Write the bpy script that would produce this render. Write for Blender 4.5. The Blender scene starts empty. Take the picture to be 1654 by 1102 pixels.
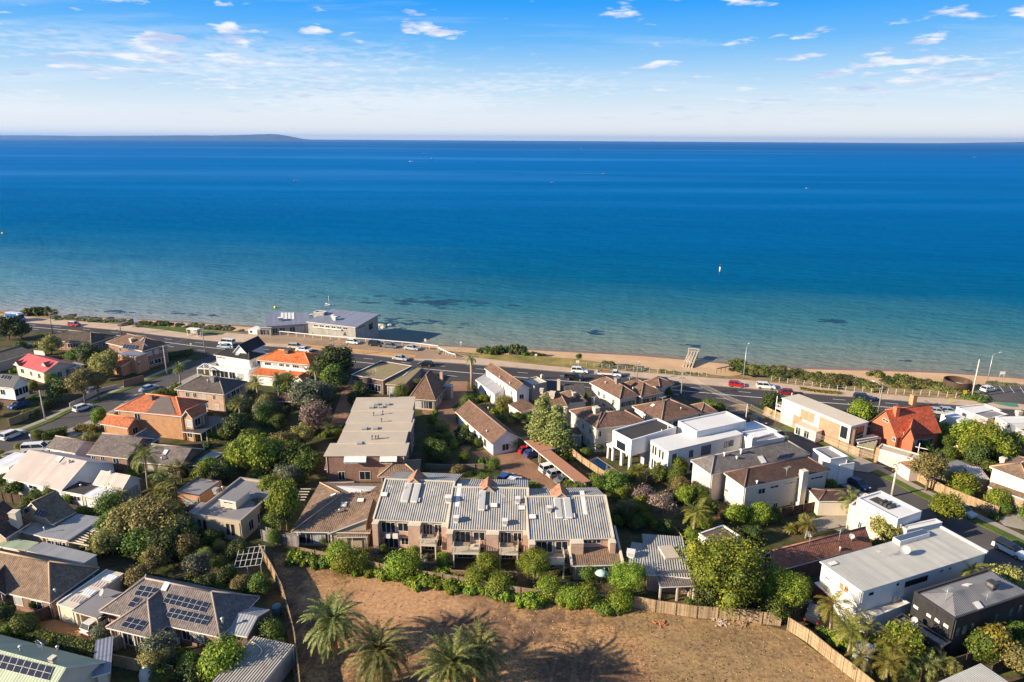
import bpy,bmesh,math,random
from mathutils import Vector,Matrix
R=math.radians
rnd=random.Random(7)
scene=bpy.context.scene
COL=scene.collection
# ------ camera
FPX=1103.0
CAM_H=62.0
cam_d=bpy.data.cameras.new("camera")
cam=bpy.data.objects.new("camera",cam_d)
COL.objects.link(cam)
cam_d.sensor_fit='HORIZONTAL'
cam_d.sensor_width=36.0
cam_d.lens=36.0*FPX/1654.0
cam_d.clip_start=0.5
cam_d.clip_end=150000.0
PITCH,ROLL=R(16.41),R(0.32)
CROT=(Matrix.Rotation(R(90)-PITCH,3,'X')@Matrix.Rotation(ROLL,3,'Z'))
cam.matrix_world=Matrix.Translation((0,0,CAM_H))@CROT.to_4x4()
scene.camera=cam
FR=dict(A=(0,480,3.936),B=(400,480,3.936),C=(800,480,3.936),D=(1234,480,3.936),E=(0,680,5.009),F=(0,880,4.9625),G=(300,880,4.9625),H=(280,700,5.009),I=(440,740,5.009),J=(700,740,5.009),K=(980,700,5.009),L=(1300,700,4.672),M=(1300,880,4.672),N=(1000,850,4.3735),O=(440,880,4.594),Q=(760,880,4.963),a0=(0,490,7.871),a1=(200,500,7.871),a2=(400,480,7.871),a3=(600,520,7.871),a4=(800,540,7.871),a5=(1000,540,7.871),a6=(1200,560,7.871),a7=(1444,560,7.871),X=(0,0,1.0))
def survey(p):
 """survey mark -> photo pixel"""
 f,x,y=p
 ox,oy,s=FR[f]
 return ox+x/s,oy+y/s
def ray(p):
 x,y=survey(p)
 return CROT@Vector(((x-827)/FPX,-(y-551)/FPX,-1.0))
def P(p,z=0.0):
 """ground point (or point on the level z) a survey mark sees"""
 d=ray(p)
 t=(z-CAM_H)/d.z
 return Vector((d.x*t,d.y*t,z))
def mpp(p,z=0.0):
 """metres per frame unit at this mark"""
 d=ray(p)
 t=(z-CAM_H)/d.z
 return t/FPX/FR[p[0]][2]
 # ------ materials
MATS={}
def new_mat(name):
 m=bpy.data.materials.new(name)
 m.use_nodes=True
 nt=m.node_tree
 return m,nt,nt.nodes["Principled BSDF"]
def N(nt,t,**kw):
 n=nt.nodes.new(t)
 for k,v in kw.items():
  if k.startswith('i_'):
   n.inputs[k[2:].replace('_',' ')].default_value=v
  else:
   setattr(n,k,v)
 return n
def ramp(nt,src,stops):
 r=nt.nodes.new('ShaderNodeValToRGB')
 e=r.color_ramp.elements
 while len(e)>1:
  e.remove(e[0])
 for i,(p,c)in enumerate(stops):
  el=e[0]if i==0 else e.new(p)
  el.position=p
  el.color=(c[0],c[1],c[2],1)
 nt.links.new(src,r.inputs[0])
 return r
def mixc(nt,fac,a,b,mode='MIX'):
 m=nt.nodes.new('ShaderNodeMix')
 m.data_type='RGBA'
 m.blend_type=mode
 m.clamp_factor=True
 for s,v in((m.inputs['Factor'],fac),(m.inputs['A'],a),(m.inputs['B'],b)):
  if hasattr(v,'links'):
   nt.links.new(v,s)
  elif isinstance(v,(int,float)):
   s.default_value=v
  else:
   s.default_value=(v[0],v[1],v[2],1)
 return m.outputs['Result']
def math_n(nt,op,a,b=None):
 m=nt.nodes.new('ShaderNodeMath')
 m.operation=op
 for s,v in zip(m.inputs,(a,b)):
  if v is None:
   continue
  if hasattr(v,'links'):
   nt.links.new(v,s)
  else:
   s.default_value=v
 return m.outputs[0]
def noise(nt,vec,scale,detail=4,rough=0.6):
 n=N(nt,'ShaderNodeTexNoise')
 n.inputs['Scale'].default_value=scale
 n.inputs['Detail'].default_value=detail
 n.inputs['Roughness'].default_value=rough
 if vec is not None:
  nt.links.new(vec,n.inputs['Vector'])
 return n.outputs['Fac']
def uv_xy(nt):
 u=N(nt,'ShaderNodeUVMap')
 s=N(nt,'ShaderNodeSeparateXYZ')
 nt.links.new(u.outputs[0],s.inputs[0])
 return u.outputs[0],s.outputs[0],s.outputs[1]
def bump(nt,bs,h,strength=0.5,dist=0.05):
 b=N(nt,'ShaderNodeBump')
 b.inputs['Strength'].default_value=strength
 b.inputs['Distance'].default_value=dist
 nt.links.new(h,b.inputs['Height'])
 nt.links.new(b.outputs[0],bs.inputs['Normal'])
def vmul(c,k):
 return tuple(min(1,x*k)for x in c)
def plain(name,c,rough=0.7,var=0.12,scale=0.6,metal=0.0,spec=0.3):
 if name in MATS:
  return MATS[name]
 m,nt,bs=new_mat(name)
 g=N(nt,'ShaderNodeNewGeometry')
 f=noise(nt,g.outputs['Position'],scale,5,0.65)
 r=ramp(nt,f,[(0.28,vmul(c,1-var)),(0.72,vmul(c,1+var))])
 mp=N(nt,'ShaderNodeMapping')
 nt.links.new(g.outputs['Position'],mp.inputs[0])
 mp.inputs['Scale'].default_value=(1,1,0.16)
 st=ramp(nt,noise(nt,mp.outputs[0],2.2,4,0.7),[(0.35,(0.955,0.95,0.94)),(0.6,(1.015,1.015,1.015))])
 nt.links.new(mixc(nt,1.0,r.outputs[0],st.outputs[0],'MULTIPLY'),bs.inputs['Base Color'])
 bs.inputs['Roughness'].default_value=rough
 bs.inputs['Metallic'].default_value=metal
 bs.inputs['Specular IOR Level'].default_value=spec
 MATS[name]=m
 return m
def tile_mat(name,c,c2=None,lichen=None):
 """rows of roof tiles: UV is in metres, V runs up the slope"""
 if name in MATS:
  return MATS[name]
 m,nt,bs=new_mat(name)
 uv,u,v=uv_xy(nt)
 row=math_n(nt,'FRACT',math_n(nt,'DIVIDE',v,0.36))
 col=math_n(nt,'FRACT',math_n(nt,'DIVIDE',u,0.32))
 wave=math_n(nt,'SINE',math_n(nt,'MULTIPLY',col,6.283))
 h=math_n(nt,'ADD',math_n(nt,'MULTIPLY',row,-1.0),math_n(nt,'MULTIPLY',wave,0.35))
 wn=N(nt,'ShaderNodeTexWhiteNoise',noise_dimensions='2D')
 cb=N(nt,'ShaderNodeCombineXYZ')
 nt.links.new(math_n(nt,'FLOOR',math_n(nt,'DIVIDE',u,0.32)),cb.inputs[0])
 nt.links.new(math_n(nt,'FLOOR',math_n(nt,'DIVIDE',v,0.36)),cb.inputs[1])
 nt.links.new(cb.outputs[0],wn.inputs['Vector'])
 g=N(nt,'ShaderNodeNewGeometry')
 f=noise(nt,g.outputs['Position'],0.45,6,0.7)
 a=ramp(nt,f,[(0.3,vmul(c,0.78)),(0.7,c2 or vmul(c,1.2))])
 tone=ramp(nt,wn.outputs['Value'],[(0,(0.72,0.72,0.72)),(1,(1.22,1.2,1.18))])
 out=mixc(nt,1.0,a.outputs[0],tone.outputs[0],'MULTIPLY')
 if lichen:
  lf=ramp(nt,noise(nt,g.outputs['Position'],1.3,6,0.75),[(0.56,(0,0,0)),(0.68,(1,1,1))])
  out=mixc(nt,lf.outputs[0],out,lichen)
 nt.links.new(out,bs.inputs['Base Color'])
 bs.inputs['Roughness'].default_value=0.75
 bs.inputs['Specular IOR Level'].default_value=0.25
 bump(nt,bs,h,0.8,0.06)
 MATS[name]=m
 return m
def metal_mat(name,c,pitch=0.4,depth=0.05,rough=0.5,var=0.1,rust=None):
 """ribbed metal sheet, ribs run up the slope"""
 if name in MATS:
  return MATS[name]
 m,nt,bs=new_mat(name)
 uv,u,v=uv_xy(nt)
 col=math_n(nt,'FRACT',math_n(nt,'DIVIDE',u,pitch))
 wave=math_n(nt,'SINE',math_n(nt,'MULTIPLY',col,6.283))
 g=N(nt,'ShaderNodeNewGeometry')
 f=noise(nt,g.outputs['Position'],0.5,6,0.7)
 a=ramp(nt,f,[(0.3,vmul(c,1-var)),(0.7,vmul(c,1+var))])
 sheet=N(nt,'ShaderNodeTexWhiteNoise',noise_dimensions='1D')
 nt.links.new(math_n(nt,'FLOOR',math_n(nt,'DIVIDE',u,0.8)),sheet.inputs['W'])
 tone=ramp(nt,sheet.outputs['Value'],[(0,(0.9,0.9,0.9)),(1,(1.08,1.08,1.08))])
 out=mixc(nt,1.0,a.outputs[0],tone.outputs[0],'MULTIPLY')
 if rust:
  rf=ramp(nt,noise(nt,g.outputs['Position'],0.9,6,0.75),[(0.55,(0,0,0)),(0.72,(1,1,1))])
  out=mixc(nt,rf.outputs[0],out,rust)
 nt.links.new(out,bs.inputs['Base Color'])
 bs.inputs['Roughness'].default_value=rough
 bs.inputs['Specular IOR Level'].default_value=0.35
 bump(nt,bs,wave,0.7,depth)
 MATS[name]=m
 return m
def brick_mat(name,c1,c2,mortar=(0.42,0.38,0.33)):
 if name in MATS:
  return MATS[name]
 m,nt,bs=new_mat(name)
 uv,u,v=uv_xy(nt)
 b=N(nt,'ShaderNodeTexBrick')
 nt.links.new(uv,b.inputs['Vector'])
 b.inputs['Color1'].default_value=(*c1,1)
 b.inputs['Color2'].default_value=(*c2,1)
 b.inputs['Mortar'].default_value=(*mortar,1)
 b.inputs['Scale'].default_value=1.0
 b.inputs['Brick Width'].default_value=0.24
 b.inputs['Row Height'].default_value=0.086
 b.inputs['Mortar Size'].default_value=0.008
 g=N(nt,'ShaderNodeNewGeometry')
 f=noise(nt,g.outputs['Position'],0.9,6,0.7)
 tone=ramp(nt,f,[(0.3,(0.78,0.78,0.78)),(0.7,(1.15,1.15,1.15))])
 nt.links.new(mixc(nt,1.0,b.outputs['Color'],tone.outputs[0],'MULTIPLY'),bs.inputs['Base Color'])
 bs.inputs['Roughness'].default_value=0.85
 bs.inputs['Specular IOR Level'].default_value=0.2
 MATS[name]=m
 return m
def board_mat(name,c,w=0.15,vertical=True,var=0.25,rough=0.8):
 if name in MATS:
  return MATS[name]
 m,nt,bs=new_mat(name)
 uv,u,v=uv_xy(nt)
 k=math_n(nt,'DIVIDE',u if vertical else v,w)
 wn=N(nt,'ShaderNodeTexWhiteNoise',noise_dimensions='1D')
 nt.links.new(math_n(nt,'FLOOR',k),wn.inputs['W'])
 tone=ramp(nt,wn.outputs['Value'],[(0,vmul(c,1-var)),(1,vmul(c,1+var))])
 g=N(nt,'ShaderNodeNewGeometry')
 f=ramp(nt,noise(nt,g.outputs['Position'],0.8,6,0.7),[(0.3,(0.75,0.75,0.75)),(0.7,(1.15,1.15,1.15))])
 nt.links.new(mixc(nt,1.0,tone.outputs[0],f.outputs[0],'MULTIPLY'),bs.inputs['Base Color'])
 bs.inputs['Roughness'].default_value=rough
 bs.inputs['Specular IOR Level'].default_value=0.2
 gap=math_n(nt,'LESS_THAN',math_n(nt,'FRACT',k),0.12)
 bump(nt,bs,math_n(nt,'MULTIPLY',gap,-1.0),0.6,0.03)
 MATS[name]=m
 return m
def ground_mat(name,stops,scale=0.25,fine=3.0,fine_amt=0.35,rough=0.95,warp=None,tight=0.25):
 """patchy ground: broad patches from stops, fine grain on top"""
 if name in MATS:
  return MATS[name]
 m,nt,bs=new_mat(name)
 g=N(nt,'ShaderNodeNewGeometry')
 pos=g.outputs['Position']
 if warp:
  mp=N(nt,'ShaderNodeMapping')
  nt.links.new(pos,mp.inputs[0])
  mp.inputs['Rotation'].default_value=(0,0,warp[0])
  mp.inputs['Scale'].default_value=(warp[1],warp[2],1)
  pos=mp.outputs[0]
 f=noise(nt,pos,scale,8,0.62)
 a=ramp(nt,f,stops)
 ff=ramp(nt,noise(nt,g.outputs['Position'],fine,5,0.75),[(tight,(1-fine_amt,)*3),(1-tight,(1+fine_amt,)*3)])
 nt.links.new(mixc(nt,1.0,a.outputs[0],ff.outputs[0],'MULTIPLY'),bs.inputs['Base Color'])
 bs.inputs['Roughness'].default_value=rough
 bs.inputs['Specular IOR Level'].default_value=0.15
 bump(nt,bs,noise(nt,g.outputs['Position'],fine,5,0.7),0.5,0.12)
 MATS[name]=m
 return m
def leaf_mat(name,c,c2,c3=None):
 if name in MATS:
  return MATS[name]
 m,nt,bs=new_mat(name)
 oi=N(nt,'ShaderNodeObjectInfo')
 g=N(nt,'ShaderNodeNewGeometry')
 rpi=g.outputs['Random Per Island']
 a=ramp(nt,rpi,[(0.0,c),(0.6,c2),(1.0,c3 or vmul(c2,1.35))])
 h=N(nt,'ShaderNodeHueSaturation')
 nt.links.new(a.outputs[0],h.inputs['Color'])
 nt.links.new(math_n(nt,'ADD',math_n(nt,'MULTIPLY',oi.outputs['Random'],0.05),0.475),h.inputs['Hue'])
 nt.links.new(math_n(nt,'ADD',math_n(nt,'MULTIPLY',oi.outputs['Random'],0.5),0.75),h.inputs['Value'])
 nt.links.new(h.outputs[0],bs.inputs['Base Color'])
 bs.inputs['Roughness'].default_value=0.55
 bs.inputs['Specular IOR Level'].default_value=0.3
 tr=N(nt,'ShaderNodeBsdfTranslucent')
 nt.links.new(h.outputs[0],tr.inputs['Color'])
 mx=N(nt,'ShaderNodeMixShader')
 mx.inputs[0].default_value=0.25
 nt.links.new(bs.outputs[0],mx.inputs[1])
 nt.links.new(tr.outputs[0],mx.inputs[2])
 nt.links.new(mx.outputs[0],nt.nodes['Material Output'].inputs['Surface'])
 MATS[name]=m
 return m
def glass_mat(name,c,rough=0.08):
 if name in MATS:
  return MATS[name]
 m,nt,bs=new_mat(name)
 bs.inputs['Base Color'].default_value=(*c,1)
 bs.inputs['Roughness'].default_value=rough
 bs.inputs['Specular IOR Level'].default_value=0.6
 MATS[name]=m
 return m
 # ------ mesh collector
class MB:
 def __init__(s):
  s.v,s.f,s.m,s.sm=[],[],[],[]
 def poly(s,pts,mi=0,smooth=False):
  n=len(s.v)
  s.v+=[Vector(p)for p in pts]
  s.f.append(list(range(n,n+len(pts))))
  s.m.append(mi)
  s.sm.append(smooth)
 def box(s,c,ax,ay,az,mi=0):
  """centre and three half-axis vectors"""
  c,ax,ay,az=map(Vector,(c,ax,ay,az))
  n=len(s.v)
  for k in range(8):
   s.v.append(c+ax*(1 if k&1 else-1)+ay*(1 if k&2 else-1)+az*(1 if k&4 else-1))
  for q in((0,2,3,1),(4,5,7,6),(0,1,5,4),(2,6,7,3),(0,4,6,2),(1,3,7,5)):
   s.f.append([n+i for i in q])
   s.m.append(mi)
   s.sm.append(False)
 def abox(s,x0,x1,y0,y1,z0,z1,mi=0):
  s.box(((x0+x1)/2,(y0+y1)/2,(z0+z1)/2),((x1-x0)/2,0,0),(0,(y1-y0)/2,0),(0,0,(z1-z0)/2),mi)
 def tube(s,pts,rad,seg=6,mi=0,caps=True):
  pts=[Vector(p)for p in pts]
  rad=rad if isinstance(rad,(list,tuple))else[rad]*len(pts)
  rings=[]
  ref=None
  for i,p in enumerate(pts):
   d=(pts[min(i+1,len(pts)-1)]-pts[max(i-1,0)]).normalized()
   if ref is None:
    ref=Vector((1,0,0))if abs(d.x)<0.8 else Vector((0,1,0))
   a=(ref-d*ref.dot(d)).normalized()
   ref=a
   b=d.cross(a)
   n=len(s.v)
   for k in range(seg):
    t=2*math.pi*k/seg
    s.v.append(p+(a*math.cos(t)+b*math.sin(t))*rad[i])
   rings.append(n)
  for r0,r1 in zip(rings,rings[1:]):
   for k in range(seg):
    s.f.append([r0+k,r0+(k+1)%seg,r1+(k+1)%seg,r1+k])
    s.m.append(mi)
    s.sm.append(True)
  if caps:
   s.f.append([rings[0]+k for k in reversed(range(seg))]);s.m.append(mi);s.sm.append(False)
   s.f.append([rings[-1]+k for k in range(seg)]);s.m.append(mi);s.sm.append(False)
 def slab(s,top,t,mi_top=0,mi_edge=None,cap=None,mi_cap=2):
  """roof-like skin: list of polygons (points) given thickness t straight down; edges met once get a fascia"""
  mi_edge=mi_top if mi_edge is None else mi_edge
  key=lambda p:(round(p.x,3),round(p.y,3),round(p.z,3))
  cnt={}
  for pl in top:
   pl=[Vector(p)for p in pl]
   s.poly(pl,mi_top)
   s.poly([p-Vector((0,0,t))for p in reversed(pl)],mi_edge)
   for a,b in zip(pl,pl[1:]+pl[:1]):
    k=tuple(sorted((key(a),key(b))))
    cnt.setdefault(k,[]).append((a,b))
  for k,e in cnt.items():
   if len(e)==1:
    a,b=e[0]
    dn=Vector((0,0,t))
    s.poly([a-dn,b-dn,b,a],mi_edge)
   elif cap:
    a,b=e[0]
    s.tube([a+Vector((0,0,cap*0.3)),b+Vector((0,0,cap*0.3))],cap,5,mi_cap,True)
 def build(s,name,mats,parent=None,loc=None,uv=True,collection=None):
  me=bpy.data.meshes.new(name)
  o=bpy.data.objects.new(name,me)
  off=Vector(loc)if loc is not None else(parent_origin(parent)if parent else Vector((0,0,0)))
  me.from_pydata([tuple(v-off)for v in s.v],[],s.f)
  mats=mats if isinstance(mats,(list,tuple))else[mats]
  for m in mats:
   me.materials.append(m)
  me.polygons.foreach_set('material_index',[min(i,len(mats)-1)for i in s.m])
  me.polygons.foreach_set('use_smooth',s.sm)
  if uv:
   ul=me.uv_layers.new(name='UVMap')
   buf=[]
   for pg in me.polygons:
    n=pg.normal
    if abs(n.z)>0.9995:
     h,sl=UVH.normalized(),Vector((-UVH.y,UVH.x,0)).normalized()
    else:
     h=Vector((-n.y,n.x,0)).normalized()
     sl=n.cross(h)
    for vi in pg.vertices:
     c=me.vertices[vi].co
     buf+=[c.dot(h),c.dot(sl)]
   ul.data.foreach_set('uv',buf)
  me.update()
  COL.objects.link(o)
  if loc is not None:
   o.location=loc
  if parent:
   o.parent=parent
   if loc is not None:
    o.location=(0,0,0)
  return o
UVH=Vector((1,0,0))
def parent_origin(p):
 v=Vector((0,0,0))
 while p:
  v+=Vector(p.location)
  p=p.parent
 return v
USED={}
def tag(o,label=None,cat=None,group=None,kind=None):
 if label:
  o['label']=label
 if cat:
  o['category']=cat
 if group:
  o['group']=group
 if kind:
  o['kind']=kind
 return o
def thing(name,loc,label,cat,group=None):
 o=bpy.data.objects.new(name,None)
 o.empty_display_size=0.5
 COL.objects.link(o)
 o.location=loc
 return tag(o,label,cat,group)
def copy_tree(o,parent=None):
 c=o.copy()
 COL.objects.link(c)
 if parent:
  c.parent=parent
 for ch in list(o.children):
  copy_tree(ch,c)
 return c
def struct(name,mb,mats):
 return tag(mb.build(name,mats),kind='structure')
 # ------ light and sky
SUN_EL,SUN_DIR_AZ=R(22.0),R(19.0)
sv=Vector((math.cos(SUN_DIR_AZ)*math.cos(SUN_EL),math.sin(SUN_DIR_AZ)*math.cos(SUN_EL),-math.sin(SUN_EL)))
sd=bpy.data.lights.new("sun",'SUN')
sd.energy=5.0
sd.angle=R(0.53)
sd.color=(1.0,0.84,0.63)
sun=bpy.data.objects.new("sun",sd)
COL.objects.link(sun)
sun.rotation_euler=sv.to_track_quat('-Z','Y').to_euler()
sun.location=(-100,-50,120)
world=bpy.data.worlds.new("World")
scene.world=world
world.use_nodes=True
wn=world.node_tree
bg=wn.nodes['Background']
sky=N(wn,'ShaderNodeTexSky')
sky.sky_type='NISHITA'
sky.sun_disc=False
sky.sun_elevation=SUN_EL
sky.sun_rotation=math.atan2(-sv.x,-sv.y)
sky.altitude=50
sky.air_density=1.0
sky.dust_density=0.6
sky.ozone_density=2.5
tc=N(wn,'ShaderNodeTexCoord')
sx=N(wn,'ShaderNodeSeparateXYZ')
wn.links.new(tc.outputs['Generated'],sx.inputs[0])
zz=math_n(wn,'MAXIMUM',sx.outputs[2],0.0)
cx=math_n(wn,'DIVIDE',sx.outputs[0],math_n(wn,'ADD',zz,0.085))
cy=math_n(wn,'DIVIDE',sx.outputs[1],math_n(wn,'ADD',zz,0.085))
cv=N(wn,'ShaderNodeCombineXYZ')
wn.links.new(cx,cv.inputs[0]);wn.links.new(cy,cv.inputs[1])
mp=N(wn,'ShaderNodeMapping')
wn.links.new(cv.outputs[0],mp.inputs[0])
mp.inputs['Location'].default_value=(5.3,2.9,0)
mp.inputs['Scale'].default_value=(0.9,0.8,1)
puff=noise(wn,mp.outputs[0],3.0,10,0.56)
band=noise(wn,mp.outputs[0],0.45,2,0.5)
cov=math_n(wn,'ADD',puff,math_n(wn,'MULTIPLY',math_n(wn,'SUBTRACT',band,0.5),0.5))
cl=ramp(wn,cov,[(0.575,(0,0,0)),(0.645,(1,1,1))])
mp2=N(wn,'ShaderNodeMapping')
wn.links.new(cv.outputs[0],mp2.inputs[0])
mp2.inputs['Location'].default_value=(1.3,2.2,0)
mp2.inputs['Rotation'].default_value=(0,0,R(8))
mp2.inputs['Scale'].default_value=(0.22,0.8,1)
wisp=ramp(wn,noise(wn,mp2.outputs[0],1.2,8,0.62),[(0.5,(0,0,0)),(0.78,(0.5,0.5,0.5))])
clearr=ramp(wn,sx.outputs[2],[(0.0,(1.0,1.0,0.96)),(0.03,(0.86,0.91,0.95)),(0.06,(0.62,0.79,0.94)),(0.09,(0.40,0.66,0.94)),(0.127,(0.15,0.49,0.95)),(0.171,(0.032,0.36,0.98)),(0.28,(0.03,0.19,0.55)),(1.0,(0.025,0.12,0.33))])
k6=mixc(wn,1.0,clearr.outputs[0],(5.95,5.95,5.95),'MULTIPLY')
hs=N(wn,'ShaderNodeHueSaturation')
hs.inputs['Saturation'].default_value=1.6
hs.inputs['Value'].default_value=0.6
wn.links.new(sky.outputs[0],hs.inputs['Color'])
c1=mixc(wn,0.92,hs.outputs[0],k6)
c2=mixc(wn,wisp.outputs[0],c1,(5.2,5.5,5.9))
dense=ramp(wn,noise(wn,mp.outputs[0],3.6,6,0.6),[(0.4,(0.50,0.60,0.86)),(0.6,(0.93,0.94,0.96))])
dn=mixc(wn,1.0,dense.outputs[0],(5.95,5.95,5.95),'MULTIPLY')
mk=math_n(wn,'ADD',noise(wn,mp.outputs[0],8.0,6,0.6),math_n(wn,'MULTIPLY',math_n(wn,'SUBTRACT',noise(wn,mp.outputs[0],0.35,3,0.5),0.5),1.5))
mkf=ramp(wn,mk,[(0.52,(0,0,0)),(0.68,(0.42,0.42,0.42))])
mkz=ramp(wn,sx.outputs[2],[(0.02,(0.2,0.2,0.2)),(0.05,(1,1,1)),(0.1,(0.8,0.8,0.8)),(0.135,(0,0,0))])
c2=mixc(wn,mixc(wn,1.0,mkf.outputs[0],mkz.outputs[0],'MULTIPLY'),c2,(5.5,5.65,5.9))
fade=ramp(wn,sx.outputs[2],[(0.015,(0,0,0)),(0.07,(0.75,0.75,0.75)),(0.12,(0.95,0.95,0.95))])
cf=mixc(wn,1.0,cl.outputs[0],fade.outputs[0],'MULTIPLY')
c3=mixc(wn,cf,c2,dn)
wn.links.new(c3,bg.inputs['Color'])
bg.inputs['Strength'].default_value=0.084
scene.view_settings.view_transform='Standard'
scene.view_settings.look='None'
scene.view_settings.exposure=1.08
scene.view_settings.gamma=1.0
scene.cycles.max_bounces=5
scene.cycles.diffuse_bounces=2
scene.cycles.glossy_bounces=2
scene.cycles.transmission_bounces=2
scene.cycles.volume_bounces=0
scene.cycles.sample_clamp_indirect=4
# ------ lie of the land
SEA=-3.5
L1=[(-100,496),(0,503),(110,514),(210,523),(300,530),(400,538),(500,549),(610,557),(690,565),(760,571),(850,574),(930,580),(1000,589),(1060,597),(1150,606),(1200,609),(1300,612),(1400,617),(1500,621),(1580,622),(1654,621),(1760,630)]
WL=[(-100,495),(0,500),(108,511),(210,514),(300,519.5),(400,525.5),(500,536),(610,547),(690,556),(760,560.5),(850,563),(930,567),(1000,569.5),(1060,572.5),(1150,582),(1210,590),(1300,593),(1410,595),(1480,597),(1560,602),(1654,610),(1760,619)]
KF=[(-120,506),(38,520.5),(127,527),(210,535),(263,542),(327,549),(420,558),(495,563),(610,574.5),(680,582.5),(752,587.5),(815,592),(870,597),(930,602),(1010,606.5),(1100,618),(1210,627.5),(1270,632),(1350,639),(1410,643),(1504,651),(1560,655),(1654,662),(1760,671)]
KN=[(-120,520),(40,534),(130,543),(286,567),(332,574),(420,583),(570,597.5),(650,605),(722,614),(750,616),(883,629),(1000,636),(1109,645),(1215,655),(1371,666),(1504,676),(1654,690),(1760,700)]
def line(pts,z=0.0):
 return[P(('X',x,y),z)for x,y in pts]
def extend(pts,far=1500):
 a=pts[0]+(pts[0]-pts[1]).normalized()*far
 b=pts[-1]+(pts[-1]-pts[-2]).normalized()*far
 return[a]+pts+[b]
def dens(pts,n):
 """resample to n points along the length with equal index steps"""
 seg=[0.0]
 for a,b in zip(pts,pts[1:]):
  seg.append(seg[-1]+(b-a).length)
 out=[]
 for i in range(n):
  t=seg[-1]*i/(n-1)
  for k in range(len(seg)-1):
   if t<=seg[k+1]+1e-6:
    f=(t-seg[k])/max(1e-9,seg[k+1]-seg[k])
    out.append(pts[k].lerp(pts[k+1],min(1,f)))
    break
 return out
l1w=line(L1)
wlw=line(WL,SEA)
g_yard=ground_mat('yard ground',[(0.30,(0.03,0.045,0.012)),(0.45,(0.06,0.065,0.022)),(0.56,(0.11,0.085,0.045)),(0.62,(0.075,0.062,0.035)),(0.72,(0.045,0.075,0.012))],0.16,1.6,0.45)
g_sand=ground_mat('beach sand',[(0.3,(0.52,0.33,0.175)),(0.7,(0.66,0.44,0.25))],0.12,0.9,0.12)
g_wet=ground_mat('wet sand',[(0.3,(0.19,0.115,0.065)),(0.7,(0.26,0.16,0.09))],0.1,0.8,0.1,rough=0.35)
g_grass=ground_mat('coast grass',[(0.3,(0.11,0.12,0.03)),(0.5,(0.24,0.19,0.055)),(0.68,(0.34,0.25,0.09))],0.14,1.1,0.35)
g_lawn=ground_mat('lawn grass',[(0.3,(0.055,0.09,0.016)),(0.7,(0.115,0.15,0.03))],0.3,3.0,0.3)
g_road=ground_mat('asphalt',[(0.3,(0.050,0.046,0.048)),(0.7,(0.078,0.07,0.068))],0.10,4.0,0.18,0.85,warp=(R(-15),0.25,1.4))
g_street=ground_mat('street asphalt',[(0.3,(0.072,0.067,0.066)),(0.7,(0.11,0.10,0.095))],0.12,4.0,0.2,0.85)
g_path=ground_mat('path concrete',[(0.3,(0.42,0.31,0.22)),(0.7,(0.54,0.41,0.30))],0.2,2.0,0.15)
g_walk=ground_mat('footpath concrete',[(0.3,(0.27,0.24,0.20)),(0.7,(0.36,0.32,0.27))],0.3,2.0,0.15)
g_gravel=ground_mat('carpark gravel',[(0.3,(0.26,0.18,0.115)),(0.7,(0.37,0.26,0.17))],0.12,1.4,0.22)
g_line=plain('road paint',(0.72,0.70,0.66),0.7,0.15,1.5)
g_dune=ground_mat('dune ground',[(0.3,(0.13,0.12,0.045)),(0.55,(0.28,0.2,0.095)),(0.7,(0.42,0.28,0.15))],0.22,1.4,0.3)
ext=extend(l1w)
gm=MB()
top=ext+[Vector((2500,-400,0)),Vector((-2500,-400,0))]
gm.poly(list(reversed(top)))
n_b=160
A_=dens(extend(l1w,1200),n_b)
W_=[]
wext=extend(wlw,1200)
def on_line(pts,x):
 for a,b in zip(pts,pts[1:]):
  if a.x<=x<=b.x:
   f=(x-a.x)/max(1e-9,b.x-a.x)
   return a.lerp(b,f)
 return(pts[0]if x<pts[0].x else pts[-1]).copy()
beach=MB()
prev=None
for i,a in enumerate(A_):
 w=on_line(wext,a.x)
 d=(w-a);d.z=0
 ln=max(d.length,0.8)
 d=Vector((0.12,1,0)).normalized()if d.y<0.5 else d.normalized()
 rows=[a,a+d*ln*0.16+Vector((0,0,-1.5)),a+d*ln*0.5+Vector((0,0,-2.5)),a+d*ln*0.86+Vector((0,0,SEA+0.28)),a+d*ln+Vector((0,0,SEA)),a+d*(ln+14)+Vector((0,0,SEA-1.6))]
 for r_ in rows:
  r_.z+=0.0
 if prev:
  for k in range(5):
   beach.poly([prev[k],rows[k],rows[k+1],prev[k+1]][::-1],1 if k>=3 else 0,True)
 prev=rows
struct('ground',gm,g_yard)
struct('beach',beach,[g_sand,g_wet])
t_=(P(('X',1500,599),SEA)-P(('X',100,510),SEA)).normalized()
sea_n=Vector((-t_.y,t_.x,0))
sea_0=P(('X',827,562.5),SEA)
m_sea,nt,bs=new_mat('sea water')
g=N(nt,'ShaderNodeNewGeometry')
pos=g.outputs['Position']
dp=N(nt,'ShaderNodeVectorMath',operation='DOT_PRODUCT')
nt.links.new(pos,dp.inputs[0])
dp.inputs[1].default_value=sea_n
dist=math_n(nt,'SUBTRACT',dp.outputs['Value'],sea_n.dot(sea_0))
dt=N(nt,'ShaderNodeVectorMath',operation='DOT_PRODUCT')
nt.links.new(pos,dt.inputs[0])
dt.inputs[1].default_value=t_
tl=[((p-sea_0).dot(t_),(p-sea_0).dot(sea_n))for p in wlw[1:-1:2]]
tn=math_n(nt,'DIVIDE',math_n(nt,'SUBTRACT',dt.outputs['Value'],t_.dot(sea_0)+tl[0][0]),tl[-1][0]-tl[0][0])
offr=ramp(nt,tn,[((a-tl[0][0])/(tl[-1][0]-tl[0][0]),((b+40)/80,)*3)for a,b in tl])
dist=math_n(nt,'SUBTRACT',dist,math_n(nt,'SUBTRACT',math_n(nt,'MULTIPLY',offr.outputs[0],80.0),40.0))
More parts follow.
